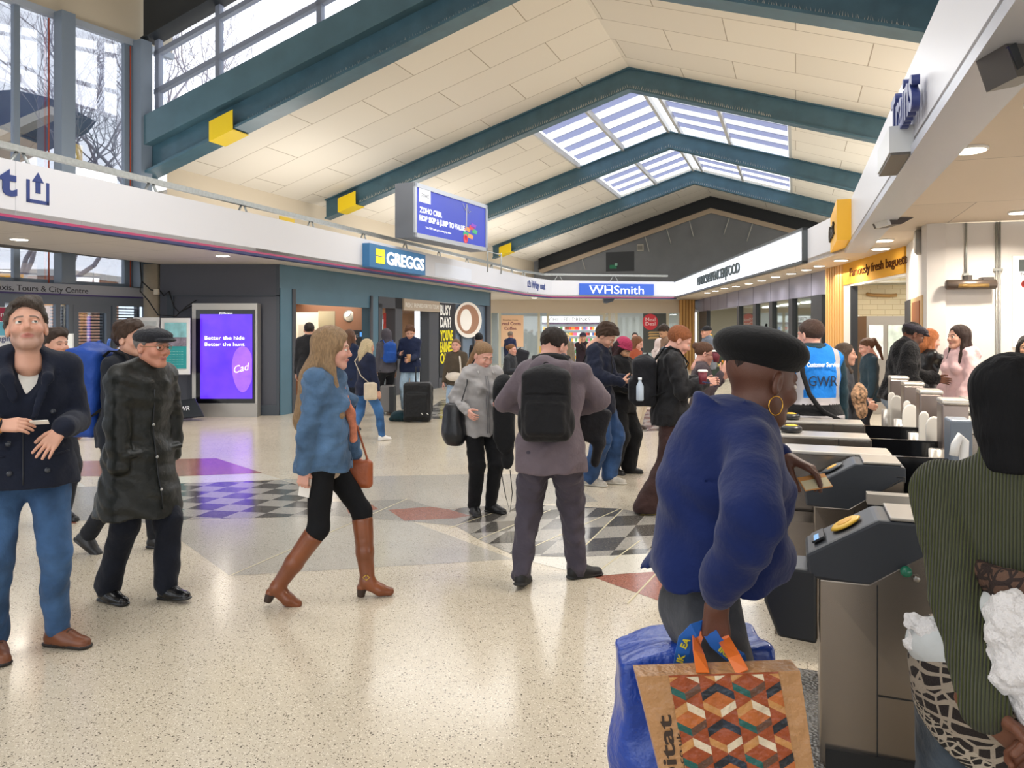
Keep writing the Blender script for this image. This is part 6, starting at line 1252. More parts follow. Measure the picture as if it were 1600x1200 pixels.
co += [Cap(p.N + p.fx * .075 - V(0, 0, .0), p.N - vf * .07 + V(0, 0, .03), .026, .028, .02), Cap(p.N - p.fx * .075 - V(0, 0, .0), p.N - vf * .07 + V(0, 0, .03), .026, .028, .02)]
co += [Cap(V(.01, p.P[1] + .0, .83) + V(0, .16, 0), p.chest + vf * .15 - V(0, 0, .12) + p.fx * .015, .0035, .0035, .006, None, '-')]
for sd in (-1, 1): co += [Cap(p.P + V(sd * .15, .10, .10), p.P + V(sd * .09, .14, .12), .012, .012, .006)]
cto = p.part('coat', co, m_coat, p.folds(.0045, 3)); p.surf(); p.line([(.015, .86), (.015, 1.12)], .003, m_dark, 'coat_edge', cto); [p.line([(x_ - .05, 1.0), (x_ + .05, .985)], .005, m_coat, 'pocket_flap', cto) for x_ in (-.13, .14)]
p.part('shirt', [Cap(p.P, p.chest, .12, .13, .03, (vf, .75)), Cap(p.chest, p.N - V(0, 0, .05), .128, .07, .04, (vf, .8)), Tor(p.N + V(0, .012, -.012), p.fz + p.fy * .5, .058, .014, .015), Cap(p.chest + vf * .112, p.N + vf * .05 - V(0, 0, .05), .006, .006, .004)], cloth('#e9e6df', sheen=0), p.folds(.003, 8, 30))
for (bx_, bz_) in ((-.09, 1.06), (.075, 1.06), (-.085, .92), (.07, .92), (-.11, 1.2)):
    c0 = p.on(bx_, bz_, 1, .002); MB().lathe(c0, [(.014, 0), (.014, .005), (.006, .007)], 16, 0, p.wdir(p.fy)).build('button', M('#2c313b', .25), cto)
p.part('shirt_cuff', [Cap(p.wr[1] - nrm(p.wr[1] - p.el[1]) * .03, p.wr[1] - nrm(p.wr[1] - p.el[1]) * .002, .034, .034, .01)], cloth('#e4dfc8', sheen=0), res=.006)
R, w_ = p.hands['R']; p.part('bracelet', [Tor(w_ - R[:, 1] * .01, R[:, 1], .031, .0055, .002), Tor(w_ + R[:, 1] * .004, R[:, 1], .031, .005, .002)], M('#4a3020', .5, bump=1, bscale=120), res=.0035)
p.part('yellow_bracelet', [Tor(w_ + R[:, 1] * .018, R[:, 1], .031, .004, .002)], M('#c98a2e', .5), res=.0035, label='yellow cord bracelet')
p.trousers(denim('#3a587e'), e=.012, bot=.058, seed=4, fold=.005, end=.0, knee=.06); p.shoes(M('#6e3f26', .4, var=.2, vscale=12), M('#1c1512', .6), 1.05, 1.05, laces=M('#3a2416', .6))
held(p, 'R', 'paper_ticket', 'small folded ticket held by the man in the navy coat', 'ticket', lambda c, x, y, z: tag(MB().obox(c + z * .0 + y * .0, y * .08, z * .035, x * .003).build('paper_ticket', M('#efece4', .5)), 'small folded ticket in the fingers of the man in the navy coat', 'ticket'), (-.02, .13, -.035))
# ---- person with orange jacket behind him
def quick(label, px, c, yt, face, top, trou, skin='fair', hair=('short', '#4a3526'), hat=None, head=(0, 0, 0), hem=.8, lod=2, e=.025, armL=(-.22, .05, .82), armR=(.22, .05, .82), feet=((-.1, 0), (.1, 0)), shoe='#1b1b1d', group=None, build=1.0, lean=0, extra=0, flare=0, tk=None, bk=None, hk=None, sw=.155, sit=None, H_=None, collar=True, sleeve=None, depth=1.0, hip=None, pole=(0, 1, 0)):
    p = Person(label, PXc(px, c), face, H_ or Hof(yt, c, extra), lod, feet=feet, armL=armL, armR=armR, head=head, skin=skin, build=build, lean=lean, group=group, sw=sw, sit=sit, depth=depth, hip=hip, legpole=pole)
    p.body(**(bk or {}))
    if hair: p.hair(hair[0], hair[1], **(hair[2] if len(hair) > 2 else {}))
    if hat: p.hat(hat[0], hat[1] if not isinstance(hat[1], str) else cloth(hat[1]))
    tm = top if not isinstance(top, str) else cloth(top); pr = p.torso(e, hem, flare, **(tk or {}))
    if sleeve is None: pr += p.sleeves(e * .6)
    if collar: pr += p.collar()
    p.part('jacket', pr, tm, p.folds(.005, int(px) % 50))
    if sleeve: p.part('sleeves', p.sleeves(e * .6), sleeve, p.folds(.005, 4))
    p.trousers(trou if not isinstance(trou, str) else cloth(trou), **(hk or {})); p.shoes(M(shoe, .4)); return p
quick('person in an orange and black jacket half hidden by the navy coat', 84, 6.6, 514, 335, '#c9622b', '#26282e', hair=('tousled', '#4a3a30'), hem=.85)
# ---- traveller with the blue rucksack
p = quick('walking traveller with brown hair wearing the big blue rucksack', 192, 5.75, 500, 352, '#20242c', '#1a1c22', hair=('tousled', '#4f3b2e'), lod=1, head=(0, 3, 0), armR=(.2, .12, .85), feet=((-.1, .2, 0, 0), (.1, -.22, .05, 0, 35)), lean=.06)
t, c = backpack(p, 'very large royal blue hiking rucksack on the walking traveller', cloth('#23489a', bump=1, bscale=10, rough=.5, sheen=0), .17, .33, .15, (0, 0, -.06), 'rucksack', black); rl = [p.world(c + p.fz * a - p.fx * b_ - p.fy * d_) for a, b_, d_ in ((.40, .17, 0), (.36, .185, .02), (.1, .19, .04), (-.25, .185, .04))]; MB().tube(rl, .012, 6, flat=.5).build('compression_strap', M('#5b86d6', .5), t); MB().tube([p.world(c + p.fz * .2 - p.fx * .17 + p.fy * .1), p.world(c + p.fz * .17 - p.fx * .19 - p.fy * .1), p.world(c + p.fz * .2 - p.fx * .1 - p.fy * .19)], .008, 6).build('lid_seam', black, t)
# ---- elderly man with flat cap
p = Person('elderly man in a long dark green waxed coat and flat cap', PXc(208, 4.72), 340, 1.69, 0, feet=((-.07, .20, 0, 4, -6), (.09, -.12, 0, 8)), lean=.09, armL=(-.22, .10, .90), armR=(.215, .12, .88), poleL=(-1, -.6, 0), poleR=(1, -.8, 0), head=(0, -2, 0), skin='old', build=1.03, sw=.162, neck=.03)
p.body(skip_hands=('L', 'R'), brow='#8a7d74', slit=.0036, hw=.98, handR=dict(curl=.8), handL=dict(curl=.8)); p.hair('crop', '#8f8a86'); p.hat('flatcap', cloth('#2a2b30', bump=.9, bscale=60)); p.glasses(M('#8a6f4a', .3, .6))
m_wax = cloth('#0f1411', rough=.45, sheen=0, bump=1.0, bscale=9, spec=.5, var=.2)
co = p.torso(.04, .55, .075) + p.sleeves(.026, .02) + p.collar(.072, .02, .02); co += [Cap(V(.03, p.P[1] + .3, .45), p.chest + p.fy * .17, .006, .006, .012, None, '-'), Cap(p.P + V(.02, .34, -.45), p.P + V(.01, .20, .0), .03, .002, .01, None, '-')]
for sd in (-1, 1): co += [Cap(p.N + p.fx * sd * .07 + p.fy * .05 - V(0, 0, .01), p.N + p.fx * sd * .06 + p.fy * .12 - V(0, 0, .08), .024, .02, .015, (p.fy, .5))]
co += [Box(p.P + V(sd * .17, .10, .02), (.05, .05, .012), .01, .01) for sd in (-1, 1)]
cto = p.part('coat', co, m_wax, p.folds(.008, 12, 17)); p.surf(); p.line([(.03, .6), (.035, 1.34)], .004, m_dark, 'coat_edge', cto); p.part('scarf', [Tor(p.N + p.fz * .02, p.fz + p.fy * .3, .055, .022, .02)], cloth('#3a3f46', bump=1), p.folds(.004, 2, 40))
p.part('jumper', [Cap(p.chest, p.N + p.fy * .03, .12, .055, .03, (p.fy, .9))], charc)
for z in (.72, .92, 1.12): MB().lathe(p.on(.03, z), [(.009, 0), (.009, .006)], 12, 0, p.wdir(p.fy)).build('button', M('#bfc0bf', .3, .5), cto)
p.trousers(cloth('#171b26'), e=.016, bot=.072, seed=9, end=.02, knee=.07, fold=.006); p.shoes(M('#141416', .2), M('#0e0e10', .4), 1.05, laces=M('#111', .5) if False else M('#101012', .6))
# ---- woman in the denim jacket and tall boots
p = Person('long haired blonde woman in a denim jacket and tall brown boots walking', PXc(505, 4.68), 3, 1.67, 0, feet=((-.07, .27, .035, 0), (.08, -.26, .05, 0, 14)), lean=.03, twist=-.12, armR=(.21, -.09, .765), armL=(-.2, .18, .85), poleR=(.5, -1, 0), head=(4, -3, 0), skin='pink', build=1.0, sw=.15, depth=1.08)
p.body(brow='#8d7257', handR=dict(aim=(-.05, -.15, -1), back=(1, -.3, 0), curl=.75, thumb=.75)); p.hair('long', '#b0906c', L=.42, w=1.3, vol=.012, fw=.06)
m_den = denim('#4c6887', bscale=22); co = p.torso(.03, .845, .012, bust=.008) + [Ell(p.P + V(0, 0, .14), (.185, .145, .14), .06)] + p.sleeves(.024, .03) + [Tor(p.P + V(0, 0, -.03), V(0, 0, 1), .155, .012, .008, ell=.85, ax=V(0, 1, 0)), Tor(p.wr[1] + nrm(p.el[1] - p.wr[1]) * .02, p.wr[1] - p.el[1], .036, .008, .004), Cap(p.chest + V(.0, -.14, .1), p.chest + V(0, -.16, -.2), .004, .004, .004, None, '-')]
jk = p.part('jacket', co + p.collar(.07, .02, .0), m_den, p.folds(.009, 21, 20)); p.surf(); p.line([(.02, .9), (.02, 1.35)], .004, m_den, 'placket_seam', jk); p.part('jumper', [Cap(p.P + V(0, -.01, .06), p.P + V(0, -.012, -.03), .163, .168, .03, (V(0, 1, 0), .82)), Cut((0, 0, .79), (0, 0, -1))], cloth('#bfae9c'))
p.part('scarf', [Cap(p.N + p.fy * .07, p.chest + p.fy * .16 - V(0, 0, .1), .028, .03, .02, (p.fx, .6)), Cap(p.chest + p.fy * .165 - V(0, 0, .08), p.P + V(-.02, .18, .1), .026, .03, .02)], cloth('#c47a5e', var=.5, vscale=16))
p.trousers(cloth('#121316', sheen=0, bump=.3), e=.006, bot=.05, knee=.058, seed=9, fold=.002, end=.4)
m_bt = M('#7d4526', .32, var=.18, vscale=6, bump=.5, bscale=9, coat=.15)
for i in (0, 1):
    f = p.feet[i]; R = rotz(-math.radians(f[3])) @ rotx(-math.radians(f[4])); an, kn = p.ank[i], p.knee[i]; top_ = an + (kn - an) * .86; L_ = lambda v: an + R @ V(*v)
    pr = [Cap(an, cap_off(an, top_, .45), .044, .056, .02), Cap(cap_off(an, top_, .45), top_, .056, .068, .02), Cut(top_ + (kn - an) * .04, kn - an), Cap(L_((0, -.01, -.03)), L_((0, .08, -.075)), .044, .036, .03), Cap(L_((0, .08, -.08)), L_((0, .145, -.09)), .036, .027, .02), Cap(L_((0, -.035, -.06)), L_((0, -.042, -.112)), .034, .026, .006)]
    def mfb(c): q = (c - an) @ R; return ((q[:, 2] < -.066) & (q[:, 1] < -.002)).astype(int)
    bo = p.part('boot', pr + [Cut(L_((0, 0, -.122)), R @ V(0, 0, -1))], [m_bt, M('#3a2a22', .5)], [(.0035, 26, 5 + i, (1, 1, .5))], mfb, res=.006)
    if i == 0: cb = p.world(an + V(.048, .0, .02)); MB().tube([cb + Vector((0, 0, .015)), cb + Vector((.02, -.004, 0)), cb - Vector((0, 0, .02)), cb + Vector((-.02, 0, 0)), cb + Vector((0, 0, .015))], .004, 5).build('boot_buckle', M('#c9a24a', .3, .9), bo)
held(p, 'R', 'phone', '', 'phone', lambda c, x, y, z: phone(c - z * .03 + y * .03 + x * .0, x, y, z, 'white phone held low by the woman in the denim jacket', col='#e9e4dc', back='#dcd5ca'), (0, .07, -.008))
hb = free_mesh('handbag', [Box((0, 0, 0), (.1, .035, .09), .03, .02), Cap((-.07, 0, .08), (0, 0, .3), .008, .008, .01), Cap((.07, 0, .08), (0, 0, .3), .008, .008, .01)], M('#a3552f', .4, bump=.4, bscale=20), .008, p.world(V(-.16, .19, .78)), label='tan leather bag on the far side of the denim jacket', cat='handbag')
# ---- people near the bakery
quick('dark jacketed customer hidden behind the blonde hair at the bakery hatch', 483, 13.6, 503, 100, '#1a1b1f', '#1d1e22', hair=('short', '#2a211c'), hem=.8)
quick('person in a dark blue coat standing past the blonde woman', 545, 12.6, 514, 60, '#1d2740', '#20242c', hair=('long', '#6b4a36'), hem=.75)
p = quick('walking woman with a pale bob, navy puffer coat and cream bag', 571, 11.4, 527, 40, cloth('#1a2138'), denim('#3d6799'), hair=('bob', '#d9c49c', dict(L=.2, w=1.0)), hem=.78, shoe='#e6e4e0', feet=((-.1, -.24, .0, 0), (.09, .26, 0, 0)), armR=(.25, .1, .84), e=.035, head=(0, -6, 0))
t = thing('crossbody_bag', 'cream cross body bag with a long strap on the navy puffer coat', 'handbag', p.world(V(.22, -.04, .85))); free_mesh('bag', [Box((0, 0, 0), (.045, .1, .13), .03, .02)], cloth('#cdbfa8'), .014, p.world(V(.23, -.03, .86)), parent=t, B=np.array([p.B[:, 0], p.B[:, 1], p.B[:, 2]]).T)
MB().tube([p.world(q) for q in (V(.23, -.03, .97), V(.13, -.16, 1.12), V(-.06, -.165, 1.34), V(-.11, -.06, 1.46), V(-.1, .08, 1.4), V(.1, .17, 1.1), V(.23, .03, .97))], .022, 6, flat=.3).build('strap', cloth('#cdbfa8'), t)
p = quick('hooded person in grey with a blue rucksack by the bakery door', 604, 15.2, 514, 120, '#55535a', '#1b1c20', hair=None, hat=('hood', '#4a464d'), hem=.85, armL=(-.22, .0, .8)); backpack(p, 'small blue and black rucksack on the hooded person in grey', cloth('#2450a0'), .13, .2, .07, name='rucksack')
p = quick('curly haired young man in a navy fleece with phone and cup', 641, 15.3, 508, 266, '#1d2744', denim('#9bb2c4'), hair=('tousled', '#6b4429', dict(vol=.004)), head=(8, -22, 0), armL=(-.06, .28, 1.08), armR=(.14, .3, 1.18), hem=.82, hk=dict(bot=.08, knee=.07), shoe='#d9d6d0', e=.03)
held(p, 'R', 'phone', '', 'phone', lambda c, x, y, z: phone(c, x, y, z, 'dark phone held by the curly haired young man in navy'), (0, .09, -.02)); tag(MB().lathe(p.world(V(-.04, .34, 1.03)), [(.032, 0), (.042, .13), (.045, .135), (.04, .15)], 14).build('paper_cup', M('#d9a878', .5)), 'tan takeaway cup held by the curly haired young man in navy', 'cup')
wb = W(653, 13.9, 0); t = thing('holdall', 'big black wheeled holdall standing beside the curly haired young man', 'luggage', wb)
free_mesh('bag_body', [Box((0, 0, .36), (.25, .16, .35), .06, .03), Box((0, -.15, .3), (.2, .04, .22), .03, .02), Cap((-.2, -.17, .5), (.2, -.17, .5), .008, .008, .004), Cap((.245, 0, .62), (.245, 0, .2), .03, .03, .02)], cloth('#1e1f21', rough=.5, bump=1), .014, wb, parent=t, fold=[(.006, 20, 3, (1, 1, 1))])
MB().tube([wb + Vector((-.05, .1, .68)), wb + Vector((-.05, .1, .98)), wb + Vector((.03, .1, .98)), wb + Vector((.03, .1, .68))], .012, 6).build('pull_handle', m_dark, t)
for dx in (-.17, .17): MB().lathe(wb + Vector((dx, .16, .04)), [(.04, -.02), (.04, .02)], 12, 0, (1, 0, 0)).build('wheel', m_dark, t)
for dx in (.08, .18): MB().tube([wb + Vector((dx, -.19, .17)), wb + Vector((dx + .03, -.19, .14))], .008, 5).build('zip_pull', M('#d9d9d4', .4), t)
wb = W(606, 15.0, 0); t = thing('suitcase', 'grey hard shell suitcase with black lid on four small wheels', 'luggage', wb); free_mesh('shell', [Box((0, 0, .32), (.13, .15, .26), .04, .02)], M('#6f6d6c', .35), .014, wb, parent=t, matfn=lambda c: (c[:, 0] > .09).astype(int)); MB().obox(wb + Vector((.05, -.16, .06)), (.09, 0, 0), (0, .32, 0), (0, 0, .5)).build('black_side', m_dark, t)
for dx, dy in ((-.1, -.1), (.1, -.1), (-.1, .1), (.1, .1)): MB().lathe(wb + Vector((dx, dy, .03)), [(.03, -.015), (.03, .015)], 10, 0, (1, 0, 0)).build('wheel', m_dark, t)
free_mesh('daypack', [Ell((0, 0, .09), (.19, .14, .1), .03), Ell((-.13, 0, .04), (.1, .06, .04), .02), Cut((0, 0, .0), (0, 0, -1))], cloth('#17323a', bump=1), .014, W(626, 13.95, 0), fold=[(.008, 24, 3, (1, 1, 1))], label='dark teal daypack slumped on the floor against the black holdall', cat='bag')
# ---- near the shop window
p = quick('woman in an olive jacket with a white cross body bag', 713, 13.2, 529, 262, '#51473b', denim('#8fa3b8'), skin='pink', hair=('pony', '#8d6a4c'), hem=.82, armL=(-.24, .08, .88), armR=(.24, .08, .88))
t = thing('crossbody_bag', 'small white cross body bag on the olive jacket', 'handbag', p.world(V(.02, .2, 1.02))); free_mesh('bag', [Ell((0, 0, 0), (.15, .05, .08), .02)], cloth('#d9cfc2'), .014, p.world(V(.0, .19, 1.0)), parent=t, B=np.array([p.B[:, 0], p.B[:, 1], p.B[:, 2]]).T); MB().tube([p.world(q) for q in (V(-.13, .17, 1.03), V(-.12, .155, 1.2), V(-.09, .1, 1.4), V(-.06, .0, 1.47), V(.08, -.14, 1.3), V(.17, -.02, 1.1), V(.14, .16, 1.03))], .016, 6, flat=.4).build('strap', cloth('#d9cfc2'), t)
quick('person in a black beanie and dark coat by the coffee cup picture', 748, 16.5, 521, 80, '#25272c', '#1d1e22', hair=None, hat=('beanie', '#1a1b1f'), hem=.7)
# ---- woman in pale grey jacket
p = Person('young woman with a ponytail, pale grey overshirt, checking her phone', PXc(752, 6.95), 296, 1.555, 0, feet=((-.1, .02, 0, -30), (.08, .0, 0, 10)), armL=(-.06, .30, 1.10), armR=(.22, .14, 1.06), poleL=(-.35, -1, -.5), poleR=(.4, -1, -.3), head=(10, -24, 0), skin='pink', sw=.152)
p.body(slit=.0022, brow='#7d5f48', gaze=(0, -25), handL=dict(aim=(.55, .8, .15), back=(0, .3, -1), curl=.45, thumb=.5), handR=dict(curl=.4)); p.hair('pony', '#a3805c', px=.06)
ov = p.part('overshirt', p.torso(.03, .80, .0, bust=.006) + p.sleeves(.02, .03) + p.collar(.066, .016, .01) + [Cap(p.P + V(.0, .15, -.1), p.chest + p.fy * .14, .003, .003, .005, None, '-')] + [Cap(p.N + p.fx * sd * .05 + p.fy * .055 - V(0, 0, .005), p.N + p.fx * sd * .075 + p.fy * .11 - V(0, 0, .075), .022, .012, .008, (p.fy, .4)) for sd in (-1, 1)], cloth('#a19e9d', bump=.6), p.folds(.008, 31)); p.surf(); p.line([(.012, .83), (.012, 1.4)], .0035, M('#77757a', .8), 'placket_seam', ov); p.line([(-.012, .83), (-.012, 1.4)], .003, M('#77757a', .8), 'placket_seam', ov); p.part('collar', [Tor(p.N + p.fz * .028, nrm(p.fz + p.fy * .25), .068, .012, .01)] + [Cap(p.N + p.fx * sd * .06 + p.fy * .05 + p.fz * .015, p.N + p.fx * sd * .085 + p.fy * .125 - p.fz * .05, .024, .006, .008, (p.fy, .35)) for sd in (-1, 1)], cloth('#aba8a6'), res=.007); p.trousers(cloth('#111215'), e=.014, bot=.064, knee=.066, thigh=.084, end=.02, seed=2); p.shoes(M('#131315', .45), M('#0f0f11', .5), w_=1.1)
held(p, 'L', 'phone', '', 'phone', lambda c, x, y, z: phone(c, x, y, z, 'phone with a pink case in the hand of the woman in pale grey', col='#8f6a72'), (0, .08, -.022))
t = thing('shoulder_bag', 'black leather bucket bag hanging from the pale grey shoulder', 'handbag', p.world(V(.3, -.02, .85))); bb_ = np.array([p.B[:, 0], p.B[:, 1], p.B[:, 2]]).T
free_mesh('bag', [Cap((0, 0, .08), (0, 0, -.08), .12, .15, .04, ((1, 0, 0), .75)), Cut((0, 0, -.2), (0, 0, -1)), Cut((0, 0, .17), (0, 0, 1))], M('#1a1b1f', .35, bump=.5, bscale=14), .01, p.world(V(.28, -.05, .93)), parent=t, B=bb_, fold=[(.006, 18, 3, (1, 1, .4))]); MB().tube([p.world(q) for q in (V(.27, .06, 1.06), V(.20, .10, 1.32), V(.15, .02, 1.465), V(.18, -.12, 1.3), V(.27, -.15, 1.06))], .010, 6, flat=.5).build('strap', M('#1a1b1f', .35), t)
wb = p.world(V(-.30, .10, .0)); t = thing('held_rucksack', 'black rucksack hanging down with loose straps between the two phone users', 'backpack', Vector((wb.x, wb.y, .9))); qb = W(788, 6.7, .93)
free_mesh('bag', [Box((0, 0, 0), (.095, .09, .26), .05, .03), Ell((.01, 0, -.27), (.08, .08, .09), .03), Ell((.03, 0, -.4), (.05, .05, .09), .03), Ell((0, 0, .25), (.09, .08, .08), .03)], cloth('#131417', bump=1), .011, qb, parent=t, fold=[(.009, 22, 3, (1, 1, .6))])
MB().tube([qb + Vector((.03, 0, -.4)), qb + Vector((-.03, 0, -.5)), qb + Vector((.01, 0, -.72)), qb + Vector((.05, 0, -.87)), qb + Vector((.07, 0, -.7)), qb + Vector((.05, 0, -.5))], .008, 5, flat=.5).build('loose_strap', black, t)
# ---- man in the mauve jacket with a black rucksack, back turned
p = Person('balding man seen from behind in a mauve grey hooded jacket', PXc(861, 5.02), 84, 1.69, 0, feet=((-.19, -.12, .02, 8, 10), (.17, .12, 0, 62)), hip=.0, lean=.1, armL=(-.13, .30, 1.13), armR=(.15, .30, 1.14), poleL=(-1, -.3, -.2), poleR=(1, -.25, .0), head=(-38, -26, 0), skin='pink', build=1.12, sw=.175)
p.body(stubble='#8d7468'); p.hair('crop', '#30241d', vol=.001)
m_mv = cloth('#665b62', rough=.7); p.part('jacket', p.torso(.036, .76, .02) + p.sleeves(.03, .03) + [Tor(p.N + p.fz * .005 - p.fy * .02, p.fz - p.fy * .3, .10, .034, .02), Ell(p.N - p.fy * .13 - p.fz * .03, (.15, .075, .085), .02)], m_mv, p.folds(.009, 17, 18)); p.part('hood_lining', [Tor(p.N + p.fz * .045 - p.fy * .02, p.fz - p.fy * .25, .085, .028, .03), Ell(p.N - p.fy * .115 + p.fz * .03, (.12, .055, .05), .03)], black)
backpack(p, 'large black rucksack on the back of the mauve jacket', cloth('#121215', bump=1, bscale=12, rough=.7), .16, .23, .09, (-.02, 0, -.06), strap=black, e=.03)
p.trousers(cloth('#45404a', bump=1), e=.02, bot=.068, knee=.07, thigh=.092, end=-.02, seed=19, fold=.009); p.shoes(M('#141416', .6), M('#1d1c1b', .6), 1.08, 1.08)
free_mesh('sling_bag', [Box((0, 0, 0), (.16, .04, .13), .03, .02, R=rotz(0)), Cap((-.14, 0, .1), (-.16, 0, .28), .012, .012, .01), Cap((.12, 0, -.1), (.13, 0, -.24), .05, .03, .03)], cloth('#232327', bump=1), .011, W(917, 5.3, 1.02), fold=[(.008, 20, 3, (1, 1, 1))], B=np.array([[.9, 0, .25], [0, 1, 0], [-.35, 0, 1]]), label='dark cloth sling bag below the elbow of the mauve jacket', cat='bag')
# ---- young man with phone in navy fleece
p = Person('young man with tousled hair in a dark navy fleece looking at his phone', PXc(929, 8.25), 332, 1.74, 1, feet=((-.1, .12, 0, -8), (.1, -.02, 0, -2)), armL=(-.1, .36, 1.1), armR=(.12, .34, 1.12), poleR=(1, -.8, -.5), head=(6, -38, 0), skin='fair', sw=.165, neck=.04)
p.body(stubble='#a3816c', slit=.002, brow='#4a3424', handR=dict(aim=(-.4, .85, .1), back=(.5, .3, -.8), curl=.6, thumb=.6), handL=dict(aim=(.4, .85, .1), back=(-.5, .3, -.8), curl=.6, thumb=.6)); p.hair('tousled', '#4a3526', vol=.006); p.part('fleece', p.torso(.04, .78, .0) + p.sleeves(.032, .03) + p.collar(.075, .022, .03), cloth('#171d30'), p.folds(.007, 6)); p.surf(); p.line([(0, 1.15), (0, 1.42)], .004, black, 'zip'); p.trousers(denim('#34507a'), e=.03, bot=.085, knee=.08, thigh=.095, end=.03, seed=4, fold=.008); p.shoes(M('#b9b3a8', .6, var=.25, vscale=30), M('#d6d2c8', .6), 1.08, 1.12)
held(p, 'R', 'phone', '', 'phone', lambda c, x, y, z: phone(c, x, y, z, 'dark phone held by the young man in the navy fleece'), (.02, .09, -.03)); MB().tube([p.world(q) for q in (V(.13, -.13, 1.2), V(.12, -.02, 1.475), V(.1, .12, 1.36), V(-.1, .17, 1.1))], .014, 6, flat=.4).build('chest_strap', black, p.root)
# ---- woman in pink beanie
p = Person('woman in a raspberry pink beanie and black padded jacket looking down', PXc(968, 8.85), 322, 1.575, 1, feet=((-.09, .08, 0, -30), (.09, -.06, 0, 0)), armL=(-.14, .30, 1.12), armR=(.12, .3, 1.08), head=(8, -34, 0), skin='olive', sw=.16)
p.body(slit=.002, brow='#2a1d18'); p.hair('bob', '#3a1f22', L=.15, w=.9); p.hat('beanie', cloth('#b23a5e', bump=1, bscale=60)); p.part('jacket', p.torso(.045, .78, .01) + p.sleeves(.035, .03), cloth('#15161a'), p.folds(.008, 8)); p.part('hood_fleece', [Tor(p.N + p.fz * .0, p.fz + p.fy * .4, .078, .026, .02)], cloth('#ddd8cc', bump=1)); p.trousers(cloth('#141518'), e=.03, bot=.1, knee=.08, thigh=.095, end=.03, seed=3); p.shoes(M('#161617', .4), w_=1.1)
t = thing('carrier_bag', 'shiny red and white carrier bag hanging beside the pink beanie woman', 'bag', W(950, 8.6, .42)); free_mesh('bag', [Ell((0, 0, -.05), (.11, .08, .16), .03), Cap((0, 0, .1), (.0, 0, .26), .045, .012, .03)], M('#c8291f', .25, bump=1, bscale=12, var=.0), .012, W(949, 8.6, .36), parent=t, fold=[(.012, 26, 3, (1, 1, .6))], matfn=None)
mb = MB(); r_ = random.Random(4)
for k in range(7): q = W(949, 8.5, .36) + Vector((r_.uniform(-.06, .06), -.0, r_.uniform(-.15, .05))); mb.add([q, q + Vector((.03, 0, .01)), q + Vector((.035, 0, .03)), q + Vector((.0, 0, .025))], [(0, 1, 2, 3)])
mb.build('white_print', M('#f1ebe6', .3), t)
# ---- seated and distant people
quick('person in a peach fleece with a brown collar behind the pink beanie', 993, 12.8, 524, 330, '#a8543a', '#d2c6b4', hair=('bob', '#8a5a3c', dict(L=.16)), skin='pink', hem=.8, hk=dict(bot=.09, knee=.08), shoe='#3a2a22', head=(0, -20, 0))
quick('man with glasses in a dark padded jacket at the newsagent window', 992, 21, 519, 262, '#33363f', '#24262c', hair=('short', '#241c18'), hem=.8, e=.035)
quick('man in a beige cap and khaki coat in the newsagent doorway', 885, 20.5, 520, 268, '#7d7362', '#3a3a40', hair=None, hat=('cap', '#c9b28a'), head=(0, -20, 0), hem=.75)
quick('man in a dark purple cap touching his face in the newsagent doorway', 911, 18.5, 519, 262, '#2b1f26', '#26262c', hair=None, hat=('cap', '#2a2232'), hem=.8, armR=(.05, .2, 1.45))
quick('elderly man in a blue overcoat standing by the coffee poster', 797, 24, 517, 60, '#2a3150', '#25252a', hair=('crop', '#8a7a6c'), hem=.6, skin='old')
p = quick('seated person with a brown bun and grey jacket by the cafe table', 794, 16.9, 560, 330, '#34373d', '#5a2f38', hair=('bun', '#8a5c34'), H_=1.68, sit=.60, feet=((-.1, .42, .04), (.1, .40, .04)), hip=.0, hem=.52, armL=(-.1, .35, .8), armR=(.12, .35, .8), lean=.12, skin='pink')
t = thing('rucksack', 'dark rucksack resting on the white cafe table', 'backpack', W(814, 17.6, .81)); free_mesh('bag', [Box((0, 0, .2), (.15, .11, .2), .06, .03, R=roty(-.25)), Cap((-.1, -.05, .38), (-.02, -.05, .44), .014, .014, .01)], cloth('#2b2c31', bump=1), .016, W(815, 17.6, .81), parent=t)
p = quick('person in a pale pink hooded puffer jacket sitting by the window', 1030, 15.6, 529, 20, '#d8c8c4', '#3a3d44', hair=None, hat=('hood', '#d8c8c4'), hem=.75, e=.05, H_=1.48)
quick('dark haired man bending his head beside the pink puffer jacket', 1047, 15.0, 514, 190, '#8a6f5c', '#3a3d44', hair=('tousled', '#3a2a20'), head=(0, -32, 0), hem=.8, skin='olive', lean=.15, extra=-.1)
quick('man in a black cap and grey padded jacket outside the food shop', 1106, 16.8, 509, 185, '#6b7482', '#2a2c32', hair=None, hat=('cap', '#1f2024'), hem=.8, e=.04)
# ---- red haired man with cup
p = Person('red haired man in a black jacket and brown flared trousers with a red cup', PXc(1052, 6.95), 352, 1.715, 1, feet=((-.08, .16, 0, 0), (.09, -.24, .0, 0, 0)), hip=-.02, armL=(-.14, .30, 1.2), armR=(.1, .27, 1.20), poleR=(.8, -1, -.5), poleL=(-.8, -1, -.5), head=(2, -28, 0), skin='pink', sw=.168, neck=.04)
p.body(slit=.002, brow='#a8683c', handR=dict(aim=(-.3, .9, .2), back=(1, .2, .1), curl=.75, thumb=.6)); p.hair('short', '#a5623a', vol=.004); p.part('jacket', p.torso(.042, .82, .01) + p.sleeves(.034, .03) + p.collar(.076, .022, .03), cloth('#17171a', rough=.7), p.folds(.008, 6)); p.surf(); p.line([(0, .86), (0, 1.42)], .004, m_galv, 'zip'); p.line([(.1, 1.3), (.13, 1.31)], .006, M('#e9e9e9', .5), 'chest_mark'); p.part('shirt_collar', [Tor(p.N + p.fz * .035, p.fz + p.fy * .35, .062, .02, .02)], cloth('#5c6b78'))
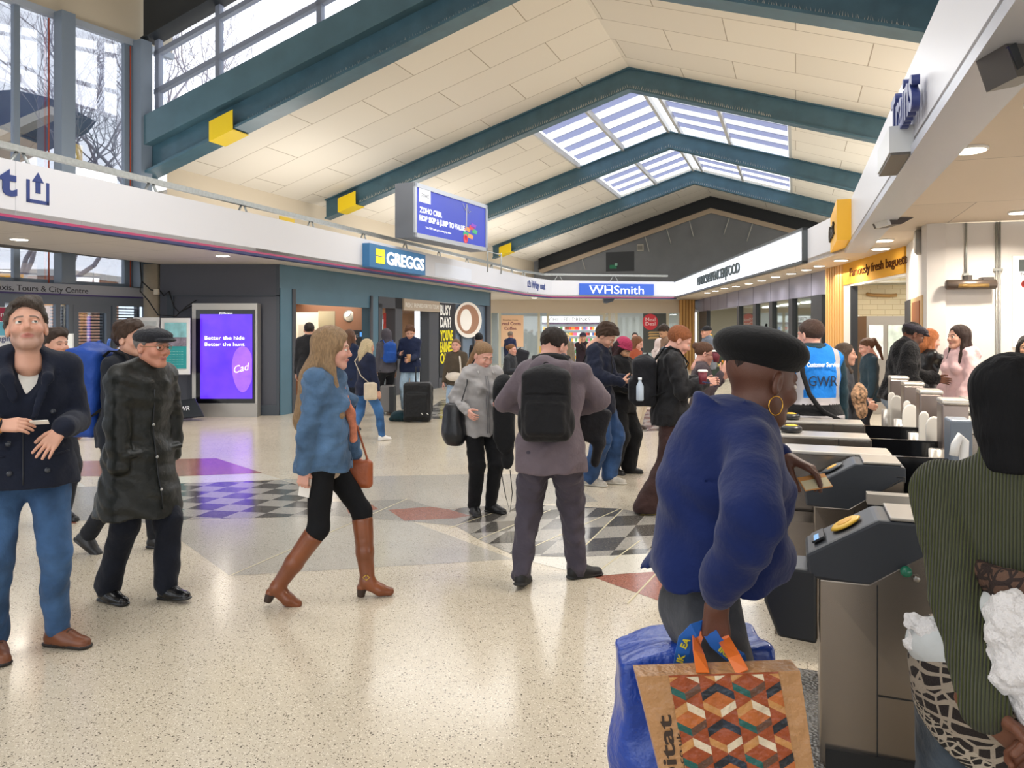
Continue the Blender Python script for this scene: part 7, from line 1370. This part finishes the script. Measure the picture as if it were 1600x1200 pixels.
p.trousers(cloth('#3f2c2a'), e=.018, bot=.115, knee=.072, thigh=.092, end=-.05, seed=8, cutz=.015); p.shoes(M('#b99a48', .5), M('#c9b060', .5), 1.05, 1.1)
t, c = backpack(p, 'black rucksack with a blue edge and bottle on the red haired man', cloth('#1a1b20', bump=1), .15, .22, .11, (0, 0, -.04), strap=black, e=.035, trim=M('#2f6fc0', .5))
b0 = p.world(c + p.fx * .17 - p.fz * .16 - p.fy * .04); t = thing('water_bottle', 'clear water bottle in the side pocket of the black rucksack', 'bottle', b0); MB().lathe(b0, [(.03, 0), (.034, .01), (.034, .13), (.014, .17), (.014, .185)], 16).build('bottle_body', M('#b9c7d6', .08, coat=.5), t); MB().lathe(b0 + UP * .185, [(.017, 0), (.017, .02)], 14).build('bottle_cap', M('#e9eef2', .4), t)
def cup(at, label, col='#6e2230', s_=1.0):
    t = thing('paper_cup', label, 'cup', at); MB().lathe(at, [(.028 * s_, 0), (.04 * s_, .105 * s_)], 20).build('cup_body', M(col, .5), t); MB().lathe(at + UP * .105 * s_, [(.043 * s_, 0), (.043 * s_, .008), (.036 * s_, .018)], 20).build('cup_lid', M('#efe9e2', .4), t); return t
R, w_ = p.hands['R']; cup(D(1098, 600, 6.6), 'dark red takeaway cup with a white lid held by the red haired man')
p = quick('woman with glasses and brown hair sipping behind the red haired man', 1096, 7.9, 533, 352, '#4d4348', '#2b2c31', hair=('bun', '#6b4a36'), skin='pink', lod=1, head=(0, -16, 0), armR=(.06, .22, 1.38), armL=(-.1, .24, 1.3), hem=.8); p.glasses(M('#4a2d22', .3)); cup(D(1119, 566, 7.75), 'second dark red takeaway cup, held by the woman with glasses')
# ---- customer service worker
p = Person('customer service worker in a blue reflective vest seen from behind', PXc(1271, 6.35), 94, 1.75, 0, feet=((-.15, 0), (.15, 0)), armL=(-.30, .12, .88), armR=(.30, .12, .88), poleL=(-1, -.8, 0), poleR=(1, -.8, 0), head=(22, -4, 0), skin='pink', build=1.16, sw=.19, depth=1.0)
p.body(stubble='#b08a78'); p.hair('crop', '#4a342a', vol=.003)
p.part('jumper', p.torso(.02, .80, .0) + p.sleeves(.022, .03) + p.collar(.07, .02, .02), cloth('#16303a'), p.folds(.005, 9)); p.trousers(cloth('#15161a'), e=.015)
p.shoes(M('#131315', .4))
m_vest = cloth('#1f74c8', bump=.6, sheen=0); m_silver = M('#b3aeb0', .35, .3); vb = [q for q in p.torso(.034, .90, .0) if not (isinstance(q, Cut))]
vz0 = .93; vst = vb + [Cut((0, 0, vz0), (0, 0, -1))] + [Cap(p.sh[i] + p.fx * sd * .05 + V(0, 0, -.14), p.sh[i] + p.fx * sd * .05 + V(0, 0, .14), .06, .05, .01, None, '-') for i, sd in ((0, -1), (1, 1))] + [Cap(p.N - p.fz * .01, p.N + p.fz * .1, .075, .1, .01, None, '-')]
def vmat(c):
    m = np.zeros(len(c), int); x = c[:, 0] - p.P[0]; z = c[:, 2]; m[(z < 1.10) & (z > 1.05)] = 1; m[(np.abs(np.abs(x) - .16) < .024) & (z > 1.06)] = 1; m[(z < 1.05) & (z > .95)] = 2; m[z < .96] = 1; return m
p.part('hi_vis_vest', vst, [m_vest, m_silver, black], p.folds(.003, 9), vmat)
def onback(p, x, z, d=.004, e=.034): return p.world(V(x, p.P[1] - (.68 * (.155 * p.b + e)) - d, z) + p.Rt @ V(0, 0, 0))
rt_ = p.wdir(V(1, 0, 0)); text('Customer Service', onback(p, -.13, 1.355, .012), rt_, .036, M('#eef2f5', .5, emit=.2), width=.27, parent=p.root, depth=.003, nrm=p.wdir(V(0, -1, 0)), bold=.02, name='vest_lettering')
text('GWR', onback(p, -.115, 1.20, .012), rt_, .085, M('#152238', .5), width=.24, parent=p.root, depth=.003, nrm=p.wdir(V(0, -1, 0)), name='vest_lettering')
MB().tube([p.world(q) for q in (V(-.13, .06, 1.47), V(-.15, -.09, 1.45), V(-.16, -.15, 1.3), V(-.12, -.18, 1.14), V(-.06, -.19, 1.05), V(.0, -.19, .99), V(.12, -.18, .93), V(.2, -.1, .9))], .02, 6, flat=.3).build('black_strap', black, p.root)
R = None; t = thing('carrier_bag', 'small bright orange carrier bag on the black service desk', 'bag', W(1196, 6.75, .91)); free_mesh('bag', [Ell((0, 0, .09), (.085, .06, .1), .02), Cap((0, 0, .16), (0, 0, .24), .035, .015, .02), Cut((0, 0, 0), (0, 0, -1))], M('#e0741c', .35, bump=1), .01, W(1196, 6.95, .91), parent=t, fold=[(.009, 30, 3, (1, 1, .5))])
# ---- people beyond the gates
quick('woman with a tight ponytail in a dark teal jacket facing the shop', 1358, 10.2, 527, 172, '#2c3f4a', '#22242a', hair=('pony', '#6b4a34', dict(px=.0)), skin='pink', lod=1, head=(0, -18, 0), hem=.8)
p = quick('passenger with a floral bag and pale scarf beyond the gates', 1316, 7.8, 535, 335, '#3a3d44', '#22242a', hair=('bob', '#5b4a3c', dict(L=.2)), lod=2, hem=.8, armL=(-.08, .24, 1.05), armR=(.1, .24, 1.05))
free_mesh('floral_bag', [Ell((0, 0, 0), (.075, .06, .13), .03), Ell((.02, 0, -.14), (.06, .05, .08), .03)], M('#b08a6a', .6, var=.95, vscale=34, bump=1), .012, D(1343, 618, 7.55), label='cream floral patterned bag beside the flat cap man', cat='bag', fold=[(.01, 26, 3, (1, 1, 1))])
p = Person('bearded man with a charcoal flat cap and black fleece coat at the gates', PXc(1404, 8.2), 350, 1.76, 0, feet=((-.1, .1), (.1, -.1)), lean=.12, armL=(-.2, .42, 1.12), armR=(.2, .2, 1.0), head=(4, -22, 0), skin='brown', sw=.17, build=1.08, neck=.04)
p.body(stubble='#6d625c', slit=.003, brow='#1f1512'); p.hair('crop', '#1c1716'); p.hat('flatcap', cloth('#35323a', bump=.8, bscale=50)); p.glasses(M('#3a2a20', .3)); p.part('coat', p.torso(.05, .92, .0) + p.sleeves(.04, .03) + p.collar(.078, .028, .02), cloth('#111114', bump=1, bscale=50), p.folds(.010, 5, 26)); p.trousers(denim('#8a9bb0'), e=.02); p.shoes(M('#131315', .4))
p = Person('person with ginger hair in a black leather jacket reaching toward the gate', PXc(1440, 8.9), 358, 1.68, 1, feet=((-.1, .05), (.1, -.05)), armL=(-.16, .30, 1.0), armR=(.14, .56, 1.16), poleR=(.2, -.3, -1), head=(0, -12, 0), skin='pink', sw=.16, lean=.12)
p.body(handR=dict(curl=.3, spread=.12, aim=(-.1, .9, -.4), back=(.3, .3, 1))); p.hair('bob', '#b06a3c', L=.16); p.part('jacket', p.torso(.03, .8, .0) + p.sleeves(.022, .03) + p.collar(), M('#141416', .35, bump=1, bscale=10), p.folds(.007, 5)); p.trousers(black); p.shoes(M('#131315', .4))
p = Person('woman with long dark hair in a pale pink top by the white wall', PXc(1502, 8.35), 187, 1.71, 1, feet=((-.08, 0), (.08, 0)), armL=(-.2, .16, .92), armR=(.2, .1, .9), head=(0, 3, 0), skin='fair', sw=.148)
p.body(brow='#2b1c16'); p.hair('long', '#35231c', L=.4, w=1.0, vol=.004); p.part('blouse', p.torso(.028, .8, .02, bust=.012) + p.sleeves(.035, .06), cloth('#e0bcbc', bump=.8), p.folds(.008, 15)); p.trousers(black); p.shoes(M('#222', .4) if False else M('#222224', .4))
p = quick('black haired woman in white at the edge beside the rules poster', 1606, 7.6, 523, 236, '#e2e0dc', '#2b2d33', hair=('long', '#1f1714', dict(L=.28)), skin='olive', lod=1, bk=dict(brow='#1f1714'))
# ================================================================ woman in the black beret with the two big bags
p = Person('woman in a black beret and royal blue fleece holding out a ticket', PXc(1108, 2.13), 9, 1.66, 0, feet=((-.12, .05, 0, 0), (.12, -.08, 0, 0)), armL=(-.12, .29, 1.35), armR=(.25, -.09, 1.05), poleL=(-.4, -1, -.6), poleR=(1, -.25, 0), head=(10, -13, 0), skin='dark', build=1.12, depth=1.18, sw=.15, neck=.075, lean=.13)
p.hres = .003; p.body(brow='#1a100c', slit=.0025, hw=1.03, nose=-.004, handL=dict(aim=(.75, .62, -.35), back=(.3, .5, .8), curl=.55, thumb=.75, idx={0: .3, 1: .4}), handR=dict(aim=(0, 0, -1), back=(1, -.1, 0), curl=1.25, thumb=1))
p.hair('crop', '#3b2c26', vol=-.006); p.hat('beret', cloth('#0b0b0c', bump=.15, bscale=90))
e_ = .035; m_fl = cloth('#0e2054', bump=.6, bscale=14, sheen=.12, var=.1)
pr = p.torso(e_, 1.03, .03, bust=.02, belly=.075) + p.sleeves(.022, .04, .02, up=.056) + [Cap(p.chest + V(.18, -.02, .12), p.chest + V(.2, .03, -.02), .02, .02, .02)] + p.collar(.078, .02, .055, .3) + [Tor(p.N + p.fz * .085, nrm(p.fz + p.fy * .35), .076, .012, .008)]
pr += [Cap(p.chest + V(.05, .21, .06), p.chest + V(.26, .02, .02), .0035, .0035, .006, None, '-'), Cap(p.chest + V(.05, -.2, .06), p.chest + V(.26, -.02, .02), .0035, .0035, .006, None, '-'), Cap(p.P + V(.2, .12, .04), p.P + V(.17, .17, .2), .003, .003, .006, None, '-')]
i = 1; pr += [Tor(p.wr[1] + nrm(p.el[1] - p.wr[1]) * .05, p.wr[1] - p.el[1], .046, .008, .006), Tor(p.wr[1] + nrm(p.el[1] - p.wr[1]) * .015, p.wr[1] - p.el[1], .036, .012, .008)]
p.part('fleece', pr, m_fl, p.folds(.010, 23, 15)); p.b = .84; p.dp = 1.0; p.trousers(cloth('#44464b', var=.35, vscale=9), e=.0, bot=.075, knee=.08, thigh=.1); p.shoes(M('#1a1a1c', .5))
p.part('earring', [Tor((.088, -.008, -.062), (1, .15, 0), .025, .0016, .001)], M('#d9a441', .2, 1), None, None, 'h', .0012)
R, w_ = p.hands['L']; tk = p.world(w_ + R @ V(.005, .115, -.03)); tx_ = Vector((.98, .15, .12)).normalized(); ty_ = Vector((-.1, .8, .5)).normalized()
t = thing('train_ticket', 'orange and cream train ticket held out over the gate', 'ticket', tk); MB().obox(tk - tx_ * .045 - ty_ * .03, tx_ * .085, ty_ * .054, Vector((0, -.001, .002))).build('card', M('#e0a05c', .5), t); MB().obox(tk - tx_ * .043 - ty_ * .028 + Vector((0, -.001, .0022)), tx_ * .081, ty_ * .035, Vector((0, 0, .0006))).build('cream_face', M('#e9dcb4', .5), t)
hand = p.world(p.hands['R'][1] + p.hands['R'][0] @ V(0, .085, -.02))
# blue sack bag
t = thing('blue_shopping_bag', 'large crinkled royal blue woven shopping bag hanging from her hand', 'bag', Vector((hand.x - .02, hand.y + .04, .25))); c0 = D(1086, 1112, 2.24)
v_ = [Box((0, 0, -.05), (.215, .10, .27), .02, .03, R=roty(.06)), Ell((-.12, -.02, -.12), (.13, .11, .2), .04), Cap((-.175, -.02, .2), (-.195, .0, .265), .03, .008, .03), Ell((.05, .0, .26), (.2, .075, .05), .03, op='-'), Cut((0, 0, .24), (-.28, 0, 1), 0)]
free_mesh('sack', v_, M('#123f9e', .28, bump=1, bscale=16, coat=.2, var=.15), .008, c0, parent=t, fold=[(.010, 18, 3, (1, 1, .7)), (.005, 45, 6, (.6, 1, 1))])
m_st = M('#1c62b8', .5); yel = M('#d8cf3a', .5)
def ribbon(pts, w2, name, mat, par, th=.0015, side=Vector((0, 1, 0))):
    mb = MB(); pts = [Vector(q) for q in pts]; vs = []
    for k, q in enumerate(pts):
        d = (pts[min(k + 1, len(pts) - 1)] - pts[max(k - 1, 0)]).normalized(); x = d.cross(side).normalized() * w2; n_ = x.cross(d).normalized() * th; vs += [q - x - n_, q + x - n_, q + x + n_, q - x + n_]
    fs = []
    for k in range(len(pts) - 1):
        for j in range(4): fs.append((k * 4 + j, k * 4 + (j + 1) % 4, k * 4 + 4 + (j + 1) % 4, k * 4 + 4 + j))
    mb.add(vs, fs + [(3, 2, 1, 0), tuple((len(pts) - 1) * 4 + j for j in range(4))]); return mb.build(name, mat, par)
cF = hand.y - .03
ribbon([D(1062, 1048, cF + .01), D(1066, 1020, cF), D(1070, 1000, cF), D(1084, 985, cF), D(1098, 980, cF + .02)], .017, 'strap', m_st, t); ribbon([D(1152, 1032, cF), D(1135, 1018, cF), D(1118, 1003, cF), D(1110, 990, cF), D(1104, 980, cF + .02)], .017, 'strap', m_st, t)
ribbon([D(1070, 1045, cF + .06), D(1080, 1010, cF + .05), D(1096, 985, cF + .04)], .015, 'strap', m_st, t); ribbon([D(1140, 1020, cF), D(1155, 1028, cF - .01), D(1160, 1045, cF)], .017, 'strap', m_st, t)
for s_, px, py, a in (('IK', 1066, 1028, 1.25), ('EA', 1071, 1006, 1.1), ('IKEA', 1122, 1008, -.7), ('IKEA', 1138, 1026, -.45)):
    text(s_, D(px, py + 8, cF - .006), (math.cos(a), 0, math.sin(a)), .016, yel, parent=t, depth=.002, up=(-math.sin(a), 0, math.cos(a)), bold=.03, nrm=(0, -1, 0))
# patterned carrier
cH = cF - .12; TL, TR = D(995, 1057, cH), D(1250, 1048, cH); U = (TR - TL); Wd = U.length; U = U / Wd; DN = (D(1268, 1200, cH) - D(1250, 1048, cH)).normalized(); Hh = .40; BK = Vector((0, .06, 0))
t = thing('patterned_shopping_bag', 'paper coloured carrier bag printed with orange and teal cube pattern', 'bag', TL + DN * Hh + U * Wd * .5)
MB().prism([TL, TR, TR + DN * Hh + U * .01, TL + DN * Hh + U * .05], BK).build('bag_body', M('#b98a5c', .4, bump=1, bscale=26, var=.1, coat=.2), t)
def uv(u, v, o=.001): return TL + U * u + DN * v + Vector((0, -o, 0))
fcx = [M(c_, .35, bump=.8, bscale=30, coat=.25, var=.12, vscale=30) for c_ in ('#9c4720', '#c58c50', '#e0cfb2', '#141c28', '#0f5a54', '#5f3f30', '#b9652c', '#222f3f')]
x0_, x1_ = .072, Wd - .05; pat = MB(); pat.prism([uv(x0_, .0), uv(x1_, .0), uv(x1_ + .02, Hh), uv(x0_ + .03, Hh)], (0, -.0006, 0), 0)
def tile_(pts, mi):
    q = clip([Vector((a, b, 0)) for a, b in pts], [(x0_, .004), (x1_, .004), (x1_, Hh - .004), (x0_, Hh - .004)])
    if len(q) >= 3: pat.prism([uv(a.x + a.y * .06, a.y, .0018) for a in q], (0, -.0004, 0), mi)
ha, hh_, tt_ = .037, .021, .0195
for ci in range(0, 7):
    for ri in range(-1, 7):
        cx = x0_ + .03 + ci * ha * 2; cy = .02 + ri * .082 + (.041 if ci % 2 else 0); od = ci % 2
        A_, B_, C_, D_ = ((3, 7, 1, 2) if od else (1, 2, 4, 5)); 
        tile_([(cx - ha, cy), (cx, cy - hh_), (cx, cy - hh_ - tt_), (cx - ha, cy - tt_)], A_); tile_([(cx, cy - hh_), (cx + ha, cy), (cx + ha, cy - tt_), (cx, cy - hh_ - tt_)], B_)
        tile_([(cx - ha, cy), (cx, cy + hh_), (cx, cy + hh_ + tt_ * .9), (cx - ha, cy + tt_ * .9)], C_); tile_([(cx, cy + hh_), (cx + ha, cy), (cx + ha, cy + tt_ * .9), (cx, cy + hh_ + tt_ * .9)], D_)
        tile_([(cx - ha, cy), (cx, cy - hh_), (cx + ha, cy), (cx, cy + hh_)], 6 if (ci + ri) % 2 else 0)
pat.build('cube_print', fcx, t)
text('habitat', uv(.036 + .3 * .1, .33), -DN, .032, M('#3a2a20', .5), width=.24, parent=t, depth=.0008, up=-U, nrm=(0, -1, 0), bold=.02); text('habitat.co.uk', uv(.078 - .012 + .3 * .06, .30), -DN, .011, M('#3a2a20', .5), width=.17, parent=t, depth=.0008, up=-U, nrm=(0, -1, 0))
om = M('#e0702a', .4)
ribbon([D(1098, 1051, cH), D(1092, 1020, cH + .04), D(1088, 1000, cF), D(1092, 985, cF + .01)], .015, 'handle', om, t); ribbon([D(1160, 1050, cH), D(1147, 1026, cH + .04), D(1132, 1000, cF), D(1122, 985, cF + .01)], .015, 'handle', om, t)
# ================================================================ woman in the green ribbed jumper
p = Person('woman in an olive green ribbed jumper and black beanie seen from behind', PXc(1592, 1.72), 55, 1.575, 0, feet=((-.12, 0), (.12, 0)), armL=(-.05, -.33, .97), armR=(.10, -.33, .97), poleL=(-1, .05, -.2), poleR=(1, -.3, -.2), head=(6, -4, 0), skin='brown', build=1.05, sw=.172)
p.body(handL=dict(aim=(.80, -.12, -.45), back=(.2, .8, .1), curl=.5, thumb=.5, spread=.08), handR=dict(aim=(-.7, -.1, -.5), back=(-.2, .8, .1), curl=.6, thumb=.4))
m_bn = cloth('#101012', bump=1, bscale=30, sheen=0, stretch=(1, 1, .2)); p.part('beanie', [Ell((0, -.02, .045), (.098, .122, .112), .01), Ell((-.02, -.06, .09), (.075, .07, .06), .03), Cap((0, -.05, -.04), (0, -.055, -.085), .085, .075, .04), Ell((0, .12, -.02), (.065, .06, .085), .02, op='-'), Cut((0, 0, -.115), (0, 0, -1))], m_bn, [(.004, 34, 3, (1, 1, .6)), (.0015, 150, 3, (1, 1, .2))], None, 'h', .0038)
m_rib = M('#4a4f22', .85, bump=1, bscale=48, kind='wave', stretch=(1, 1, 0), sheen=.1, var=.1); [x for x in m_rib.node_tree.nodes if x.type == 'MAPPING'][0].inputs['Rotation'].default_value = (0, 0, math.radians(35))
_n = m_rib.node_tree; _wv = [x for x in _n.nodes if x.type == 'TEX_WAVE'][0]; _wv.inputs['Distortion'].default_value = .4; _b = _n.nodes['Principled BSDF']; _r = _n.nodes.new('ShaderNodeValToRGB'); _n.links.new(_wv.outputs['Fac'], _r.inputs[0]); _r.color_ramp.elements[0].color = lin('#24280f'); _r.color_ramp.elements[1].color = lin('#555b2a'); _r.color_ramp.elements[1].position = .45; _n.links.new(_r.outputs[0], _b.inputs['Base Color'])
p.part('jumper', p.torso(.02, 1.0, .0) + p.sleeves(.016, .04, .014, up=.058) + [Tor(p.N + p.fz * h_, p.fz, .068, .017, .01) for h_ in (-.01, .015, .04, .065, .09)], m_rib, p.folds(.004, 14, 16)); p.trousers(cloth('#3a434c', var=.75, vscale=7, bump=1), e=.035, bot=.09, knee=.09, thigh=.1, name='jeans')
def lace(name, dark, light, sc, th):
    m = M(dark, .8, bump=.4, bscale=200).copy(); m.name = name; nt = m.node_tree; b = nt.nodes['Principled BSDF']; t_ = nt.nodes.new('ShaderNodeTexCoord'); mp_ = nt.nodes.new('ShaderNodeMapping'); mp_.inputs['Rotation'].default_value = (.6, .4, .5); nt.links.new(t_.outputs['Object'], mp_.inputs[0]); v1 = nt.nodes.new('ShaderNodeTexVoronoi'); v1.feature = 'DISTANCE_TO_EDGE'; v1.inputs['Scale'].default_value = sc; v2 = nt.nodes.new('ShaderNodeTexWave'); v2.wave_type = 'RINGS'; v2.inputs['Scale'].default_value = sc * .7; v2.inputs['Distortion'].default_value = 6; v2.inputs['Detail'].default_value = 0
    nt.links.new(mp_.outputs[0], v1.inputs['Vector']); nt.links.new(mp_.outputs[0], v2.inputs['Vector']); a_ = nt.nodes.new('ShaderNodeMath'); a_.operation = 'LESS_THAN'; a_.inputs[1].default_value = th; nt.links.new(v1.outputs['Distance'], a_.inputs[0]); b2 = nt.nodes.new('ShaderNodeMath'); b2.operation = 'GREATER_THAN'; b2.inputs[1].default_value = .82; nt.links.new(v2.outputs['Fac'], b2.inputs[0])
    c_ = nt.nodes.new('ShaderNodeMath'); c_.operation = 'MAXIMUM'; nt.links.new(a_.outputs[0], c_.inputs[0]); nt.links.new(b2.outputs[0], c_.inputs[1]); mx = nt.nodes.new('ShaderNodeMixRGB'); mx.inputs[1].default_value = lin(dark); mx.inputs[2].default_value = lin(light); nt.links.new(c_.outputs[0], mx.inputs[0]); nt.links.new(mx.outputs[0], b.inputs['Base Color']); return m
l1 = lace('batik', '#1f1613', '#9c8f7e', 16, .05); l2 = lace('batik_border', '#17120f', '#a89c8a', 42, .09); l3 = lace('lace', '#5d4334', '#2a1c17', 30, .1)
tl = nrm(V(.34, 0, 1))
def shm(c): q = (c - V(0, 0, .0)) @ tl; return (q < .775).astype(int)
p.part('shawl', [Ell(p.P + V(0, 0, .02), (.25, .225, .19), .04), Cap(p.P + V(0, 0, .05), p.P + V(0, 0, -.25), .22, .25, .04, (V(0, 1, 0), .85)), Cut(tl * .735, -tl), Cut(V(0, 0, 1.02) , nrm(V(.2, 0, 1)))], [l1, l2], p.folds(.006, 3, 16), shm)
p.part('lace_sash', [Cap(V(-.19, -.03, 1.27), V(.0, -.2, 1.235), .012, .045, .02, (V(0, 1, 0), .4)), Cap(V(.0, -.2, 1.235), V(.26, -.16, 1.2), .045, .05, .02, (V(0, 1, 0), .4))], l3, [(.003, 40, 2, (1, 1, 1))], res=.006)
wb = p.world(V(.0, -.27, 1.0)); t = thing('white_cloth_bundle', 'white cloth bundle with a shaggy fleece strip carried behind her back', 'bundle', wb)
bb_ = np.array([p.B[:, 0], p.B[:, 1], p.B[:, 2]]).T; loc_ = p.world(V(.05, -.20, 1.09))
free_mesh('white_cloth', [Box((0.06, .03, 0), (.18, .05, .12), .04, .03), Cap((-.06, .05, -.0), (-.22, .14, -.06), .07, .045, .05), Cap((-.2, .12, -.05), (-.05, .05, -.14), .05, .05, .04)], cloth('#c9cccb', sheen=0, bump=.5), .009, loc_, parent=t, B=bb_, fold=[(.006, 16, 3, (1, 1, .5))])
free_mesh('shaggy_strip', [Cap((-.055, -.055, .10), (-.03, -.07, .0), .042, .05, .02), Cap((-.03, -.07, .0), (.035, -.065, -.14), .05, .045, .02), Cap((.0, -.06, .1), (.0, -.06, .0), .03, .03, .02)], M('#e3dfdd', .9, bump=1, bscale=60, sheen=.6), .0045, loc_, parent=t, B=bb_, fold=[(.013, 50, 3, (1, 1, 1)), (.007, 120, 5, (1, 1, 1)), (.003, 300, 5, (1, 1, 1))])
free_mesh('shaggy_tuft', [Cap((-.255, .10, .0), (-.20, .10, -.02), .018, .03, .02), Cap((-.25, .10, -.05), (-.2, .1, -.06), .018, .024, .02)], M('#e3dfdd', .9, bump=1, bscale=60, sheen=.6), .0045, loc_, parent=t, B=bb_, fold=[(.009, 70, 3, (1, 1, 1)), (.006, 150, 5, (1, 1, 1))])
